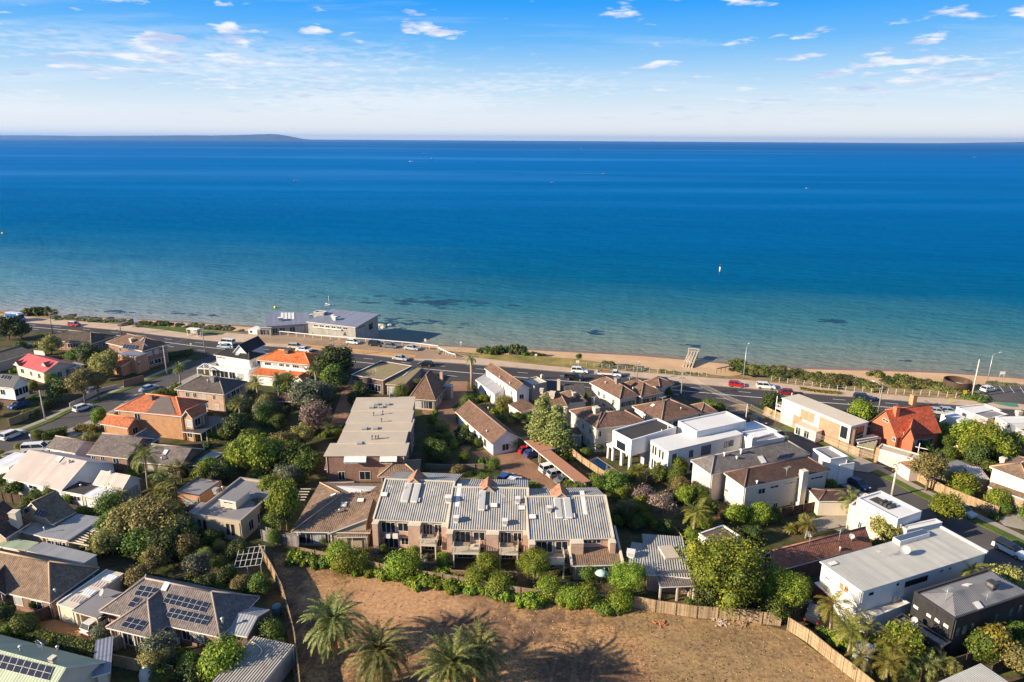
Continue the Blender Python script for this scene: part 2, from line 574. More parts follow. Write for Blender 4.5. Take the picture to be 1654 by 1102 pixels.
mpw=N(nt,'ShaderNodeMapping')
nt.links.new(pos,mpw.inputs[0])
mpw.inputs['Rotation'].default_value=(0,0,-math.atan2(t_.y,t_.x))
mpw.inputs['Scale'].default_value=(0.35,1.0,1.0)
wob=noise(nt,mpw.outputs[0],0.02,5,0.6)
k_=math_n(nt,'MAXIMUM',math_n(nt,'ADD',dist,math_n(nt,'MULTIPLY',math_n(nt,'SUBTRACT',wob,0.5),math_n(nt,'MINIMUM',math_n(nt,'MULTIPLY',math_n(nt,'ABSOLUTE',dist),0.9),110.0))),-8.0)
lg=math_n(nt,'MULTIPLY',math_n(nt,'LOGARITHM',math_n(nt,'ADD',k_,12.0),10.0),0.25)
SEA_STOPS=[(0.20,(0.20,0.19,0.15)),(0.30,(0.175,0.205,0.185)),(0.385,(0.11,0.19,0.195)),(0.46,(0.036,0.155,0.205)),(0.53,(0.002,0.108,0.225)),(0.60,(0.0005,0.102,0.27)),(0.70,(0.0005,0.118,0.335)),(0.85,(0.001,0.132,0.395)),(1.0,(0.0005,0.085,0.265))]
rs0=ramp(nt,lg,SEA_STOPS)
bar=ramp(nt,tn,[(0.0,(0.75,0.75,0.75)),(0.25,(0.5,0.5,0.5)),(0.5,(0,0,0))])  # left shallows: shallower water plus sky reflection painted into the base colour
shoal_sky_fade=ramp(nt,lg,[(0.3,(1,1,1)),(0.5,(0.85,0.85,0.85)),(0.62,(0,0,0))])
shoal_sky=ramp(nt,lg,[(0.28,(0.26,0.30,0.34)),(0.40,(0.14,0.25,0.33)),(0.5,(0.07,0.22,0.34)),(0.6,(0.004,0.13,0.28))])
class _R:pass
rs=_R()
rs.outputs=[mixc(nt,mixc(nt,1.0,bar.outputs[0],shoal_sky_fade.outputs[0],'MULTIPLY'),rs0.outputs[0],shoal_sky.outputs[0])]
mps=N(nt,'ShaderNodeMapping')
nt.links.new(pos,mps.inputs[0])
mps.inputs['Rotation'].default_value=(0,0,R(-9))
mps.inputs['Scale'].default_value=(0.12,1.0,1.0)
st=noise(nt,mps.outputs[0],0.006,7,0.62)
st2=noise(nt,mps.outputs[0],0.0011,5,0.55)
rs1=ramp(nt,st,[(0.3,(0.86,0.88,0.9)),(0.7,(1.12,1.10,1.08))])
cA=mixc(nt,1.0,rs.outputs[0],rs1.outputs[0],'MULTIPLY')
farf=ramp(nt,lg,[(0.62,(0,0,0)),(0.8,(1,1,1))])
sl=ramp(nt,math_n(nt,'ADD',st2,math_n(nt,'MULTIPLY',math_n(nt,'SUBTRACT',st,0.5),0.5)),[(0.5,(0,0,0)),(0.7,(0.5,0.5,0.5))])
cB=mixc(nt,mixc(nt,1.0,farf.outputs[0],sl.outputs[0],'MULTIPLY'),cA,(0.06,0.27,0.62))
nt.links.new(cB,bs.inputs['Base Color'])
bs.inputs['Roughness'].default_value=0.35
bs.inputs['Specular IOR Level'].default_value=0.0
rip=N(nt,'ShaderNodeMapping')
nt.links.new(pos,rip.inputs[0])
rip.inputs['Rotation'].default_value=(0,0,R(28))
rip.inputs['Scale'].default_value=(0.4,1.0,1.0)
w1=noise(nt,rip.outputs[0],0.45,3,0.6)
w2=noise(nt,rip.outputs[0],0.11,4,0.6)
w3=noise(nt,rip.outputs[0],0.045,4,0.6)
bump(nt,bs,math_n(nt,'ADD',math_n(nt,'ADD',w1,math_n(nt,'MULTIPLY',w2,1.5)),math_n(nt,'MULTIPLY',w3,2.2)),1.0,0.8)
seam=MB()
far=60000
s0=sea_0-sea_n*60
xs=[-60000,-15000,-4000,-1200,-400,0,400,1200,4000,15000,60000]
ds=[0,40,90,200,500,1500,5000,20000,60000]
for i in range(len(xs)-1):
 for j in range(len(ds)-1):
  q=[s0+t_*xs[a]+sea_n*ds[b]for a,b in((i,j),(i+1,j),(i+1,j+1),(i,j+1))]
  seam.poly([Vector((p.x,p.y,SEA))for p in q])
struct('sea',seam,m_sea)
hb=MB()
g_hill=ground_mat('far hills',[(0.35,(0.03,0.05,0.05)),(0.5,(0.05,0.065,0.06)),(0.66,(0.12,0.12,0.10))],0.004,0.02,0.4)
prof=[(-700,2.0),(-300,4.2),(-150,5.5),(0,6.0),(60,6.2),(130,5.6),(200,6.3),(260,6.9),(300,7.6),(340,7.3),(380,8.2),(415,9.4),(438,10.4),(452,9.6),(470,6.6),(490,2.9),(520,0.9),(560,0.25)]
prev=None
for i,(px,hp)in enumerate(prof):
 y0=226.1+(px-827)*0.00558+3.6
 b0=P(('X',px,y0),SEA)
 D=b0.y
 hgt=hp*D/FPX*1.04
 away=Vector((b0.x,b0.y,0)).normalized()
 rows=[b0+Vector((0,0,-2))]
 for q,(o_,hf)in enumerate([(250,0.22),(900,0.55+0.12*math.sin(i*2.1)),(2200,1.0),(4200,0.55),(6500,-0.05)]):
  rows.append(b0+away*o_+Vector((0,0,hgt*hf)))
 if prev:
  for k in range(5):
   hb.poly([prev[k],rows[k],rows[k+1],prev[k+1]],0,True)
 prev=rows
struct('hills',hb,g_hill)
hb=MB()
prev=None
for px,hp in[(1520,0.2),(1570,1.2),(1620,2.0),(1660,2.8),(1760,3.6),(2000,4)]:
 y0=226.1+(px-827)*0.00558+1.7
 b0=P(('X',px,y0),SEA)
 hgt=hp*b0.y/FPX
 away=Vector((b0.x,b0.y,0)).normalized()
 rows=[b0+Vector((0,0,-2)),b0+away*800+Vector((0,0,hgt)),b0+away*4000+Vector((0,0,hgt*0.8)),b0+away*6000+Vector((0,0,-2))]
 if prev:
  for k in range(3):
   hb.poly([prev[k],rows[k],rows[k+1],prev[k+1]],0,True)
 prev=rows
struct('hills',hb,g_hill)
# ------ roads, paths, lots
def sheet(name,marks,z,mat,kind='structure',label=None,cat=None):
 pts=[P(p)for p in marks]
 return sheet_w(name,pts,z,mat,kind,label,cat)
def sheet_w(name,pts,z,mat,kind='structure',label=None,cat=None):
 ar=sum(a.x*b.y-b.x*a.y for a,b in zip(pts,pts[1:]+pts[:1]))
 if ar<0:
  pts=pts[::-1]
 mb=MB()
 mb.poly([Vector((p.x,p.y,z))for p in pts])
 o=mb.build(name,mat)
 bm=bmesh.new();bm.from_mesh(o.data)
 bmesh.ops.triangulate(bm,faces=bm.faces[:])
 bm.to_mesh(o.data);bm.free()
 return tag(o,label,cat,None,kind)
def kerbed(name,pts,h,mat):
 """a raised sheet with real kerb faces"""
 ar=sum(a.x*b.y-b.x*a.y for a,b in zip(pts,pts[1:]+pts[:1]))
 if ar<0:
  pts=pts[::-1]
 mb=MB()
 mb.poly([Vector((p.x,p.y,h))for p in pts])
 for a,b in zip(pts,pts[1:]+pts[:1]):
  mb.poly([Vector((a.x,a.y,-0.02)),Vector((b.x,b.y,-0.02)),Vector((b.x,b.y,h)),Vector((a.x,a.y,h))])
 o=mb.build(name,mat)
 bm=bmesh.new();bm.from_mesh(o.data)
 bmesh.ops.triangulate(bm,faces=[f for f in bm.faces if len(f.verts)>4])
 bm.to_mesh(o.data);bm.free()
 return tag(o,kind='structure')
kfw,knw=extend(line(KF),800),extend(line(KN),800)
sheet_w('road',kfw+knw[::-1],0.010,g_road)
ROADS=[kfw+knw[::-1]]
def offset_line(base,frac,other):
 o=[]
 for p in base:
  q=min(other,key=lambda r:(r-p).length)
  best=None
  for a,b in zip(other,other[1:]):
   ab=b-a
   t=max(0,min(1,(p-a).dot(ab)/max(1e-9,ab.length_squared)))
   c=a+ab*t
   if best is None or(c-p).length<(best-p).length:
    best=c
  o.append(p.lerp(best,frac))
 return o
def paint_line(name,pts,w,z,dash=None):
 mb=MB()
 tot=0
 pts2=dens(pts,max(2,int(sum((b-a).length for a,b in zip(pts,pts[1:]))/1.5)))
 for a,b in zip(pts2,pts2[1:]):
  d=(b-a)
  tot+=d.length
  if dash and(tot%(dash[0]+dash[1]))>dash[0]:
   continue
  s=Vector((-d.y,d.x,0)).normalized()*w/2
  mb.poly([Vector((p.x,p.y,z))for p in(a-s,b-s,b+s,a+s)])
 if mb.v:
  struct(name,mb,g_line)
mainf,mainn=line(KF),line(KN)
paint_line('road_line',offset_line(mainf,0.52,mainn),0.28,0.018)
paint_line('road_line',offset_line(mainf,0.26,mainn),0.16,0.018,(3.2,8.5))
paint_line('road_line',offset_line(mainf,0.77,mainn),0.16,0.018,(3.2,8.5))
paint_line('road_line',offset_line(mainf,0.035,mainn),0.12,0.018)
prom_far=[(-120,500),(0,508),(110,518),(210,526),(300,533),(400,541),(500,550),(610,558),(690,566),(760,577),(850,588),(930,596),(1000,599.5),(1060,604),(1150,611.5),(1200,614),(1300,624),(1390,634),(1470,641),(1560,647),(1654,654),(1760,664)]
kerbed('pavement',extend(line(prom_far),700)+kfw[::-1],0.12,g_path)
bank=extend(line(prom_far),300)
sheet_w('grass_reserve',extend(l1w,300)+bank[::-1],0.012,g_dune)
sheet('grass_reserve',[('X',735,577),('X',770,573),('X',850,575),('X',930,581),('X',985,588),('X',1000,597),('X',930,594),('X',850,586.5),('X',790,581)],0.03,g_grass)
sheet('grass_reserve',[('a0',850,190),('a0',1200,205),('a0',1340,250),('a0',1050,240)],0.03,g_lawn)
sheet('grass_reserve',[('a1',200,195),('a1',600,225),('a1',900,235),('a1',1300,300),('a1',1250,325),('a1',900,320),('a1',650,285),('a1',500,262),('a1',200,232)],0.135,g_lawn)
sheet('car_park',[('a2',120,470),('a2',320,440),('a2',900,500),('a2',1653,560),('a3',900,350),('a3',1230,490),('a3',560,470),('a2',1653,690),('a2',700,605),('a2',120,590)],0.128,g_gravel)
sheet('kerb_strip',[('a2',700,608),('a2',1653,695),('a3',560,430),('a3',560,462),('a2',1653,735),('a2',720,645)],0.136,ground_mat('ochre gravel',[(0.3,(0.42,0.23,0.09)),(0.7,(0.55,0.32,0.14))],0.5,2.5,0.2))
sheet('car_park',[('a7',1200,600),('a7',1250,500),('a7',1653,505),('a7',1720,520),('a7',1720,760),('a7',1550,715),('a7',1220,700)],0.130,g_street)
for i in range(4):
 a=('a7',1340+i*130,510+i*4);b=('a7',1400+i*130,590+i*6)
 paint_line('road_line',[P(a),P(b)],0.12,0.140)
sheet('bike_lane',[('a7',1200,712),('a7',1560,722),('a7',1590,775),('a7',1480,770)],0.126,plain('green paint',(0.07,0.22,0.15),0.8))
SL_UP=[(345,572),(318,583),(269,604),(203,631),(152,652),(117,664),(84,681),(43,697),(0,704),(-80,726)]
SL_LO=[(360,581),(318,604),(274,625),(218,638),(183,662),(142,681),(122,689),(51,719),(0,734),(-80,762)]
slp=line(SL_UP)+line(SL_LO)[::-1]
sheet_w('street',slp,0.006,g_street)
ROADS.append(slp)
def walk(name,pts,w,side,mat,gap=0.0):
 """strip of width w beside a line; side +1 = left of travel"""
 o1,o2=[],[]
 for i,p in enumerate(pts):
  d=(pts[min(i+1,len(pts)-1)]-pts[max(0,i-1)]).normalized()
  n=Vector((-d.y,d.x,0))*side
  o1.append(p+n*gap);o2.append(p+n*(gap+w))
 poly=o1+o2[::-1]
 kerbed(name,poly,0.11,mat)
 ROADS.append(poly)
walk('verge',line(SL_UP[1:]),1.6,-1,g_lawn)
walk('footpath',line(SL_UP[1:]),1.5,-1,g_walk,1.6)
walk('footpath',line(SL_LO[1:]),2.2,1,g_walk)
sheet('driveway',[('A',560,790),('A',700,740),('A',760,760),('A',640,800),('A',640,840),('A',430,900),('A',420,860)],0.125,g_walk)
sheet('lawn',[('A',585,770),('A',650,740),('A',700,755),('A',620,788)],0.135,g_lawn)
SR_UP=[(1195,653),(1222,672),(1262,690),(1320,716),(1379,748),(1440,779),(1475,797),(1560,838),(1654,884),(1760,938)]
SR_LO=[(1150,652),(1175,668),(1210,690),(1262,716),(1320,750),(1380,786),(1440,826),(1500,866),(1560,900),(1620,938),(1760,1030)]
srp=line(SR_UP)+line(SR_LO)[::-1]
sheet_w('street',srp,0.006,g_street)
ROADS.append(srp)
walk('verge',line(SR_UP[2:]),1.9,1,g_lawn)
walk('footpath',line(SR_UP[1:]),1.5,1,g_walk,1.9)
walk('footpath',line(SR_LO[1:]),2.0,-1,g_walk)
sheet('kerb_island',[('a5',1350,930),('a5',1480,895),('a5',1640,890),('a5',1653,960),('a5',1653,1010),('a5',1560,1020),('a5',1400,980)],0.13,g_gravel)
sheet('driveway',[('L',270,225),('L',400,195),('L',620,255),('L',480,300),('L',300,275)],0.125,g_walk)
sheet('driveway',[('L',1450,640),('L',1653,590),('L',1700,640),('L',1653,735),('L',1500,700)],0.125,g_walk)
g_brick=ground_mat('brick paving',[(0.3,(0.19,0.105,0.065)),(0.5,(0.27,0.15,0.092)),(0.7,(0.33,0.20,0.125))],0.25,2.2,0.3)
g_ochre=ground_mat('ochre paving',[(0.3,(0.36,0.185,0.072)),(0.7,(0.47,0.26,0.11))],0.25,2.0,0.2)
sheet('courtyard',[('J',380,0),('B',1420,985),('B',1653,960),('C',160,985),('J',760,0),('J',1100,230),('J',1180,290),('J',700,330),('J',520,210),('J',560,100)],0.02,g_brick)
sheet('driveway',[('B',1300,535),('B',1400,535),('B',1390,640),('B',1300,700),('B',1350,800),('B',1420,960),('B',1380,1000),('B',1250,800),('B',1110,740),('B',1110,700)],0.016,g_brick)
sheet('driveway',[('B',680,480),('B',760,490),('B',690,620),('B',620,800),('B',530,800),('B',600,600)],0.016,g_brick)
sheet('driveway',[('F',60,680),('F',430,600),('F',690,640),('F',760,690),('F',740,800),('F',800,840),('F',500,780)],0.016,g_ochre)
sheet('patio',[('F',1380,880),('F',1600,830),('G',200,870),('G',400,830),('G',360,900),('G',140,1000),('F',1400,990)],0.016,g_ochre)
sheet('lawn',[('B',70,850),('B',140,845),('B',190,870),('B',180,905),('B',110,920),('B',75,890)],0.016,g_lawn)
sheet('lawn',[('J',130,150),('J',340,90),('J',430,130),('J',420,200),('J',140,230)],0.016,ground_mat('court lawn',[(0.3,(0.16,0.15,0.03)),(0.7,(0.26,0.2,0.055))],0.4,3.0,0.3))
sheet('lawn',[('M',1440,930),('M',1660,830),('M',1700,960),('M',1500,990)],0.016,g_lawn)
sheet('lawn',[('L',990,190),('L',1230,130),('L',1290,210),('L',1050,230)],0.016,g_lawn)
sheet('lawn',[('B',270,720),('B',320,715),('B',340,760),('B',280,770)],0.016,g_lawn)
sheet('driveway',[('L',20,660),('L',300,590),('L',340,690),('L',100,740)],0.016,g_walk)
sheet('patio',[('K',820,640),('K',950,620),('K',960,680),('K',860,710)],0.016,g_ochre)
g_dirt=ground_mat('bare earth',[(0.36,(0.12,0.068,0.036)),(0.43,(0.22,0.125,0.062)),(0.49,(0.34,0.195,0.09)),(0.55,(0.39,0.225,0.10)),(0.60,(0.20,0.12,0.06)),(0.66,(0.44,0.26,0.12))],0.06,2.4,0.55,warp=(R(25),0.6,1.4),tight=0.38)
LOT=[('X',440,893),('X',488,892),('X',560,912),('X',700,938),('X',830,962),('N',100,575),('N',540,655),('N',1000,690),('N',1200,745),('N',1487,955),('M',380,1037),('X',1460,1160),('X',1500,1400),('X',470,1400),('X',476,1102),('X',458,985)]
sheet('dirt_lot',LOT,0.014,g_dirt)
ROADS.append([P(p)for p in LOT])
nt=g_dirt.node_tree
bs=nt.nodes['Principled BSDF']
old=bs.inputs['Base Color'].links[0].from_socket
g=N(nt,'ShaderNodeNewGeometry')
dcen=P(('X',645,966))
sub=N(nt,'ShaderNodeVectorMath',operation='SUBTRACT')
nt.links.new(g.outputs['Position'],sub.inputs[0]);sub.inputs[1].default_value=dcen
sc_=N(nt,'ShaderNodeVectorMath',operation='MULTIPLY')
nt.links.new(sub.outputs[0],sc_.inputs[0]);sc_.inputs[1].default_value=(1/15.0,1/6.5,0)
ln_=N(nt,'ShaderNodeVectorMath',operation='LENGTH')
nt.links.new(sc_.outputs[0],ln_.inputs[0])
edge=math_n(nt,'ADD',ln_.outputs['Value'],math_n(nt,'MULTIPLY',math_n(nt,'SUBTRACT',noise(nt,g.outputs['Position'],0.16,7,0.7),0.5),2.2))
ef=ramp(nt,edge,[(0.45,(1,1,1)),(1.0,(0,0,0))])
ff=ramp(nt,noise(nt,g.outputs['Position'],1.6,6,0.75),[(0.36,(0.32,0.175,0.085)),(0.64,(0.56,0.33,0.17))])
dk=ramp(nt,noise(nt,g.outputs['Position'],0.085,8,0.72),[(0.475,(0,0,0)),(0.545,(0.85,0.85,0.85))])
gr_=ramp(nt,noise(nt,g.outputs['Position'],1.4,6,0.8),[(0.4,(0.075,0.045,0.03)),(0.6,(0.17,0.105,0.072))])
old=mixc(nt,dk.outputs[0],old,gr_.outputs[0])
sxd=N(nt,'ShaderNodeSeparateXYZ');nt.links.new(g.outputs['Position'],sxd.inputs[0])
gx=math_n(nt,'ADD',math_n(nt,'MULTIPLY',math_n(nt,'SUBTRACT',sxd.outputs[0],12.0),0.02),noise(nt,g.outputs['Position'],0.11,8,0.75))
gm_=ramp(nt,gx,[(0.5,(0,0,0)),(0.62,(0.6,0.6,0.6))])
gs_=ramp(nt,noise(nt,g.outputs['Position'],1.5,6,0.8),[(0.38,(0.12,0.075,0.035)),(0.5,(0.30,0.205,0.095)),(0.62,(0.44,0.32,0.14))])
old=mixc(nt,gm_.outputs[0],old,gs_.outputs[0])
mixd=mixc(nt,ef.outputs[0],old,ff.outputs[0])
for cxy,sp in((P(('X',1330,1160)),2.6),(P(('X',700,1120)),2.1)):
 s1=N(nt,'ShaderNodeVectorMath',operation='SUBTRACT');nt.links.new(g.outputs['Position'],s1.inputs[0]);s1.inputs[1].default_value=cxy
 l1_=N(nt,'ShaderNodeVectorMath',operation='LENGTH');nt.links.new(s1.outputs[0],l1_.inputs[0])
 ring=math_n(nt,'SINE',math_n(nt,'ADD',math_n(nt,'MULTIPLY',l1_.outputs['Value'],sp),math_n(nt,'MULTIPLY',noise(nt,g.outputs['Position'],0.05,2,0.5),7.0)))
 brk=math_n(nt,'MULTIPLY',ring,noise(nt,g.outputs['Position'],0.09,4,0.6))
 tf=ramp(nt,brk,[(0.40,(0,0,0)),(0.6,(0.4,0.4,0.4))])
 mixd=mixc(nt,tf.outputs[0],mixd,(0.36,0.225,0.125))
nt.links.new(mixd,bs.inputs['Base Color'])
hz=MB()
hz.abox(-45000,45000,-600,29000,SEA-3.0,205)
m_h=bpy.data.materials.new('haze')
m_h.use_nodes=True
nt=m_h.node_tree
nt.nodes.remove(nt.nodes['Principled BSDF'])
pv=N(nt,'ShaderNodeVolumePrincipled')
pv.inputs['Color'].default_value=(0.19,0.44,0.95,1)
pv.inputs['Density'].default_value=3.2e-5
pv.inputs['Anisotropy'].default_value=0.2
nt.links.new(pv.outputs[0],nt.nodes['Material Output'].inputs['Volume'])
hzo=hz.build('haze',m_h)
tag(hzo,kind='stuff')
# ------ building kit
white=plain('white render',(0.76,0.74,0.71),0.75,0.05,0.4)
cream=plain('cream render',(0.66,0.58,0.46),0.8,0.07,0.4)
pinkw=plain('pinkish render',(0.66,0.54,0.46),0.8,0.06,0.4)
beige=plain('beige render',(0.46,0.37,0.26),0.8,0.1,0.4)
greyr=plain('grey render',(0.30,0.29,0.28),0.8,0.1,0.4)
blackw=board_mat('black cladding',(0.035,0.034,0.034),0.2,True,0.15,0.6)
greyboard=board_mat('grey weatherboard',(0.36,0.34,0.31),0.4,True,0.12)
brick_r=brick_mat('red brick',(0.27,0.115,0.07),(0.20,0.085,0.055))
brick_o=brick_mat('orange brick',(0.50,0.235,0.10),(0.42,0.19,0.085),(0.5,0.4,0.28))
brick_p=brick_mat('pale pink brick',(0.52,0.335,0.245),(0.42,0.255,0.18),(0.5,0.42,0.34))
brick_t=brick_mat('tan brick',(0.34,0.24,0.16),(0.27,0.19,0.125),(0.45,0.38,0.3))
brick_d=brick_mat('dark brick',(0.15,0.085,0.06),(0.11,0.065,0.05),(0.25,0.2,0.17))
orange_r=plain('orange render',(0.50,0.15,0.075),0.8,0.08,0.4)
trimw=plain('white trim',(0.72,0.70,0.66),0.55,0.05)
trimc=plain('cream trim',(0.62,0.55,0.43),0.6,0.08)
trimg=plain('grey trim',(0.22,0.21,0.21),0.6,0.08)
trimd=plain('dark trim',(0.05,0.05,0.052),0.5,0.08)
trimb=plain('brown trim',(0.16,0.10,0.065),0.6,0.1)
glassd=glass_mat('dark glass',(0.015,0.022,0.03))
glassb=glass_mat('sky glass',(0.06,0.10,0.15),0.05)
curtain=glass_mat('pale curtain glass',(0.42,0.42,0.40),0.15)
pane_s=glass_mat('solar cell',(0.012,0.016,0.032),0.18)
alum=plain('aluminium',(0.55,0.56,0.57),0.4,0.05,2.0,0.5)
timber=board_mat('weathered timber',(0.30,0.21,0.13),0.15)
t_brown=tile_mat('brown tile',(0.165,0.098,0.068))
t_dbrown=tile_mat('dark brown tile',(0.085,0.052,0.04))
t_grey=tile_mat('grey tile',(0.16,0.145,0.135))
t_char=tile_mat('charcoal tile',(0.10,0.085,0.075))
t_moss=tile_mat('mossy tile',(0.085,0.066,0.05),None,(0.24,0.2,0.1))
t_orange=tile_mat('orange tile',(0.60,0.165,0.05))
t_terra=tile_mat('terracotta tile',(0.46,0.145,0.065))
t_red=tile_mat('red tile',(0.42,0.085,0.04),None,(0.55,0.22,0.12))
t_rbrown=tile_mat('red brown tile',(0.27,0.12,0.08))
t_tan=tile_mat('tan tile',(0.215,0.145,0.098))
t_greyb=tile_mat('grey brown tile',(0.165,0.138,0.128))
t_black=tile_mat('black tile',(0.03,0.028,0.03))
m_white=metal_mat('white metal',(0.70,0.71,0.72),0.4,0.02)
m_cream=metal_mat('cream metal',(0.60,0.53,0.42),0.4,0.03)
m_pink=metal_mat('pale pink metal',(0.50,0.415,0.37),0.45,0.03)
m_coral=metal_mat('coral red metal',(0.52,0.105,0.095),0.4,0.02)
m_dark=metal_mat('dark grey metal',(0.065,0.066,0.07),0.4,0.03)
m_grey=metal_mat('grey metal',(0.27,0.275,0.29),0.4,0.03)
m_bgrey=metal_mat('blue grey metal',(0.20,0.215,0.27),0.4,0.02)
m_rib=metal_mat('ribbed fibre sheet',(0.30,0.295,0.28),0.36,0.075,0.8,0.22,(0.2,0.185,0.16))
m_shed=metal_mat('weathered ribbed sheet',(0.30,0.28,0.25),0.34,0.09,0.6,0.15,(0.2,0.14,0.085))
m_green=metal_mat('pale green metal',(0.30,0.36,0.25),0.4,0.02)
m_light=metal_mat('light corrugated',(0.46,0.45,0.40),0.3,0.05)
m_terra=plain('terracotta membrane',(0.40,0.19,0.115),0.8,0.08,0.3)
m_flatbeige=plain('beige membrane',(0.48,0.405,0.31),0.85,0.08,0.25)
m_flatgrey=plain('grey membrane',(0.22,0.21,0.215),0.8,0.1,0.25)
m_flatdark=plain('dark membrane',(0.055,0.048,0.045),0.8,0.12,0.4)
m_flatolive=plain('olive membrane',(0.26,0.21,0.11),0.85,0.12,0.3)
m_flatwhite=plain('white membrane',(0.64,0.635,0.62),0.75,0.05,0.25)
m_flatcream=plain('cream membrane',(0.58,0.51,0.40),0.8,0.06,0.25)
FOOT=[]
class Blk:
 pass
class House:
 def __init__(s,name,anchor,label,cat='house',group=None):
  p=P(anchor)
  s.root=thing(name,(p.x,p.y,0),label,cat,group)
  s.blocks=[]
 def part(s,name,mb,mats,parent=None,label=None):
  o=mb.build(name,mats,parent or s.root)
  if label:
   o['label']=label
  return o
 def block(s,A,B,z,p2=None,p3=None,depth=None,ridge=None,width=None,hipend='both',roof='hip',rise=None,over=0.45,wall=white,rmat=t_brown,trim=trimw,base=0.0,axis=None,ph=0.0,side='back',cap=True,hipk=1.0,walls=True,thick=0.18,eps=0.0):
  k=Blk()
  a,b=P(A,z),P(B,z)
  u=(b-a);W=u.length;u.normalize()
  v=Vector((-u.y,u.x,0))
  if width:
   W=width
  if depth is None:
   if p2 is not None:
    depth=(P(p2,z)-b).dot(v)
   elif p3 is not None:
    depth=(P(p3,z)-a).dot(v)
   elif ridge is not None:
    depth=2*(P(ridge,z+rise)-b).dot(v)
  D=depth
  if D<0:
   a=a+v*D
   D=-D
  k.a,k.u,k.v,k.W,k.D,k.z,k.over,k.base=a,u,v,W,D,z,over,base
  if axis is None:
   axis='u' if W>=D else 'v'
  if rise is None:
   rise=0.38*min(W,D)/2 if roof in('hip','gable')else(0.6 if roof=='shed' else 0)
  k.rise,k.roof,k.axis,k.side=rise,roof,axis,side
  def Z(x,y):
   if roof=='hip':
    m=(D if axis=='u' else W)/2
    q=min(y,D-y,x*(1 if axis=='v' else hipk),(W-x if hipend=='both' else 99)*(1 if axis=='v' else hipk))if axis=='u' else min(x,W-x,y*hipk,(D-y)*hipk)
    return z+rise*min(1,q/m)
   if roof=='gable':
    return z+rise*((min(y,D-y)/(D/2))if axis=='u' else(min(x,W-x)/(W/2)))
   if roof=='shed':
    return z+rise*{'back':y/D,'front':1-y/D,'right':x/W,'left':1-x/W}[side]
   return z
  k.Z=Z
  L=lambda x,y,zz=None:a+u*x+v*y+Vector((0,0,(Z(x,y)if zz is None else zz)-z))
  k.L=L
  if roof=='hip':
   if axis=='u':
    i=min(D/2/hipk,W/2)
    r1,r2=(i,D/2),(W-(i if hipend=='both' else 0),D/2)
    polys=[[(0,0),(W,0),r2,r1],[(W,0),(W,D),r2],[(W,D),(0,D),r1,r2],[(0,D),(0,0),r1]]
   else:
    i=min(W/2/hipk,D/2)
    r1,r2=(W/2,i),(W/2,D-i)
    polys=[[(0,0),(W,0),r1],[(W,0),(W,D),r2,r1],[(W,D),(0,D),r2],[(0,D),(0,0),r1,r2]]
   if(Vector(r1)-Vector(r2)).length<1e-3:
    polys=[[q for j,q in enumerate(pl)if j==0 or q!=pl[j-1]]for pl in polys]
    polys=[pl[:3]if len(pl)>3 else pl for pl in polys]
  elif roof=='gable':
   if axis=='u':
    polys=[[(0,0),(W,0),(W,D/2),(0,D/2)],[(W,D),(0,D),(0,D/2),(W,D/2)]]
   else:
    polys=[[(0,D),(0,0),(W/2,0),(W/2,D)],[(W,0),(W,D),(W/2,D),(W/2,0)]]
  else:
   polys=[[(0,0),(W,0),(W,D),(0,D)]]
  if hipend=='left':
   polys.pop(1)
  k.polys=[[L(*q)for q in pl]for pl in polys]
  mb=MB()
  global UVH
  UVH=u.copy()
  if ph>0:
   t=0.22
   mb.poly([L(t,t),L(W-t,t),L(W-t,D-t),L(t,D-t)])
   s.part('roof',mb,rmat)
   cp=MB()
   for(x0,x1,y0,y1)in((-.03,W+.03,-.03,t+.02),(-.03,W+.03,D-t-.02,D+.03),(-.03,t+.02,t+.02,D-t-.02),(W-t-.02,W+.03,t+.02,D-t-.02)):
    cp.box(L((x0+x1)/2,(y0+y1)/2,z+ph+0.03),u*(x1-x0)/2,v*(y1-y0)/2,(0,0,0.035))
   s.part('coping',cp,trim)
   over=k.over=0.0
  else:
   tl='tile' in rmat.name
   mb.slab(k.polys,thick,0,1,(0.13 if cap and tl else None),2)
   capm=MATS.get(rmat.name+' ridge')or plain(rmat.name+' ridge',tuple(min(1,c*1.25)for c in RIDGE.get(rmat.name,(0.3,0.25,0.2))),0.8,0.15)
   s.part('roof',mb,[rmat,trim,capm])
  if walls:
   wb=MB()
   e=over
   zt=lambda x,y:Z(x,y)-(thick if ph==0 else-ph)
   mid=lambda p,q:((p[0]+q[0])/2,(p[1]+q[1])/2)
   c=[(e,e),(W-e,e),(W-e,D-e),(e,D-e)]
   for p,q in zip(c,c[1:]+c[:1]):
    pts=[L(*p,base),L(*q,base),L(*q,zt(*q))]
    m_=mid(p,q)
    if roof=='gable' or(hipend=='left' and p[0]==q[0]==W-e):
     pts.append(L(*m_,zt(*m_)))
    pts.append(L(*p,zt(*p)))
    wb.poly(pts)
   if ph>0:
    t=0.22
    ci=[(t,t),(W-t,t),(W-t,D-t),(t,D-t)]
    for p,q in zip(ci,ci[1:]+ci[:1]):
     wb.poly([L(*q,z-0.02),L(*p,z-0.02),L(*p,z+ph),L(*q,z+ph)])
   if base>0.1:
    wb.poly([L(*q,base)for q in reversed(c)])
   s.part('wall',wb,wall)
   if base==0 and z>2.2 and W>3 and D>3:
    for(x,y)in((e+.25,e-.05),(W-e-.25,e-.05),(W-e+.05,D-e-.3)):
     dp_=MB()
     dp_.tube([L(x,y,0),L(x,y,z-.1)],.045,6)
     s.part('downpipe',dp_,trim)
  UVH=Vector((1,0,0))
  s.blocks.append(k)
  FOOT.append([L(0,0,z),L(W,0,z),L(W,D,z),L(0,D,z)])
  return k
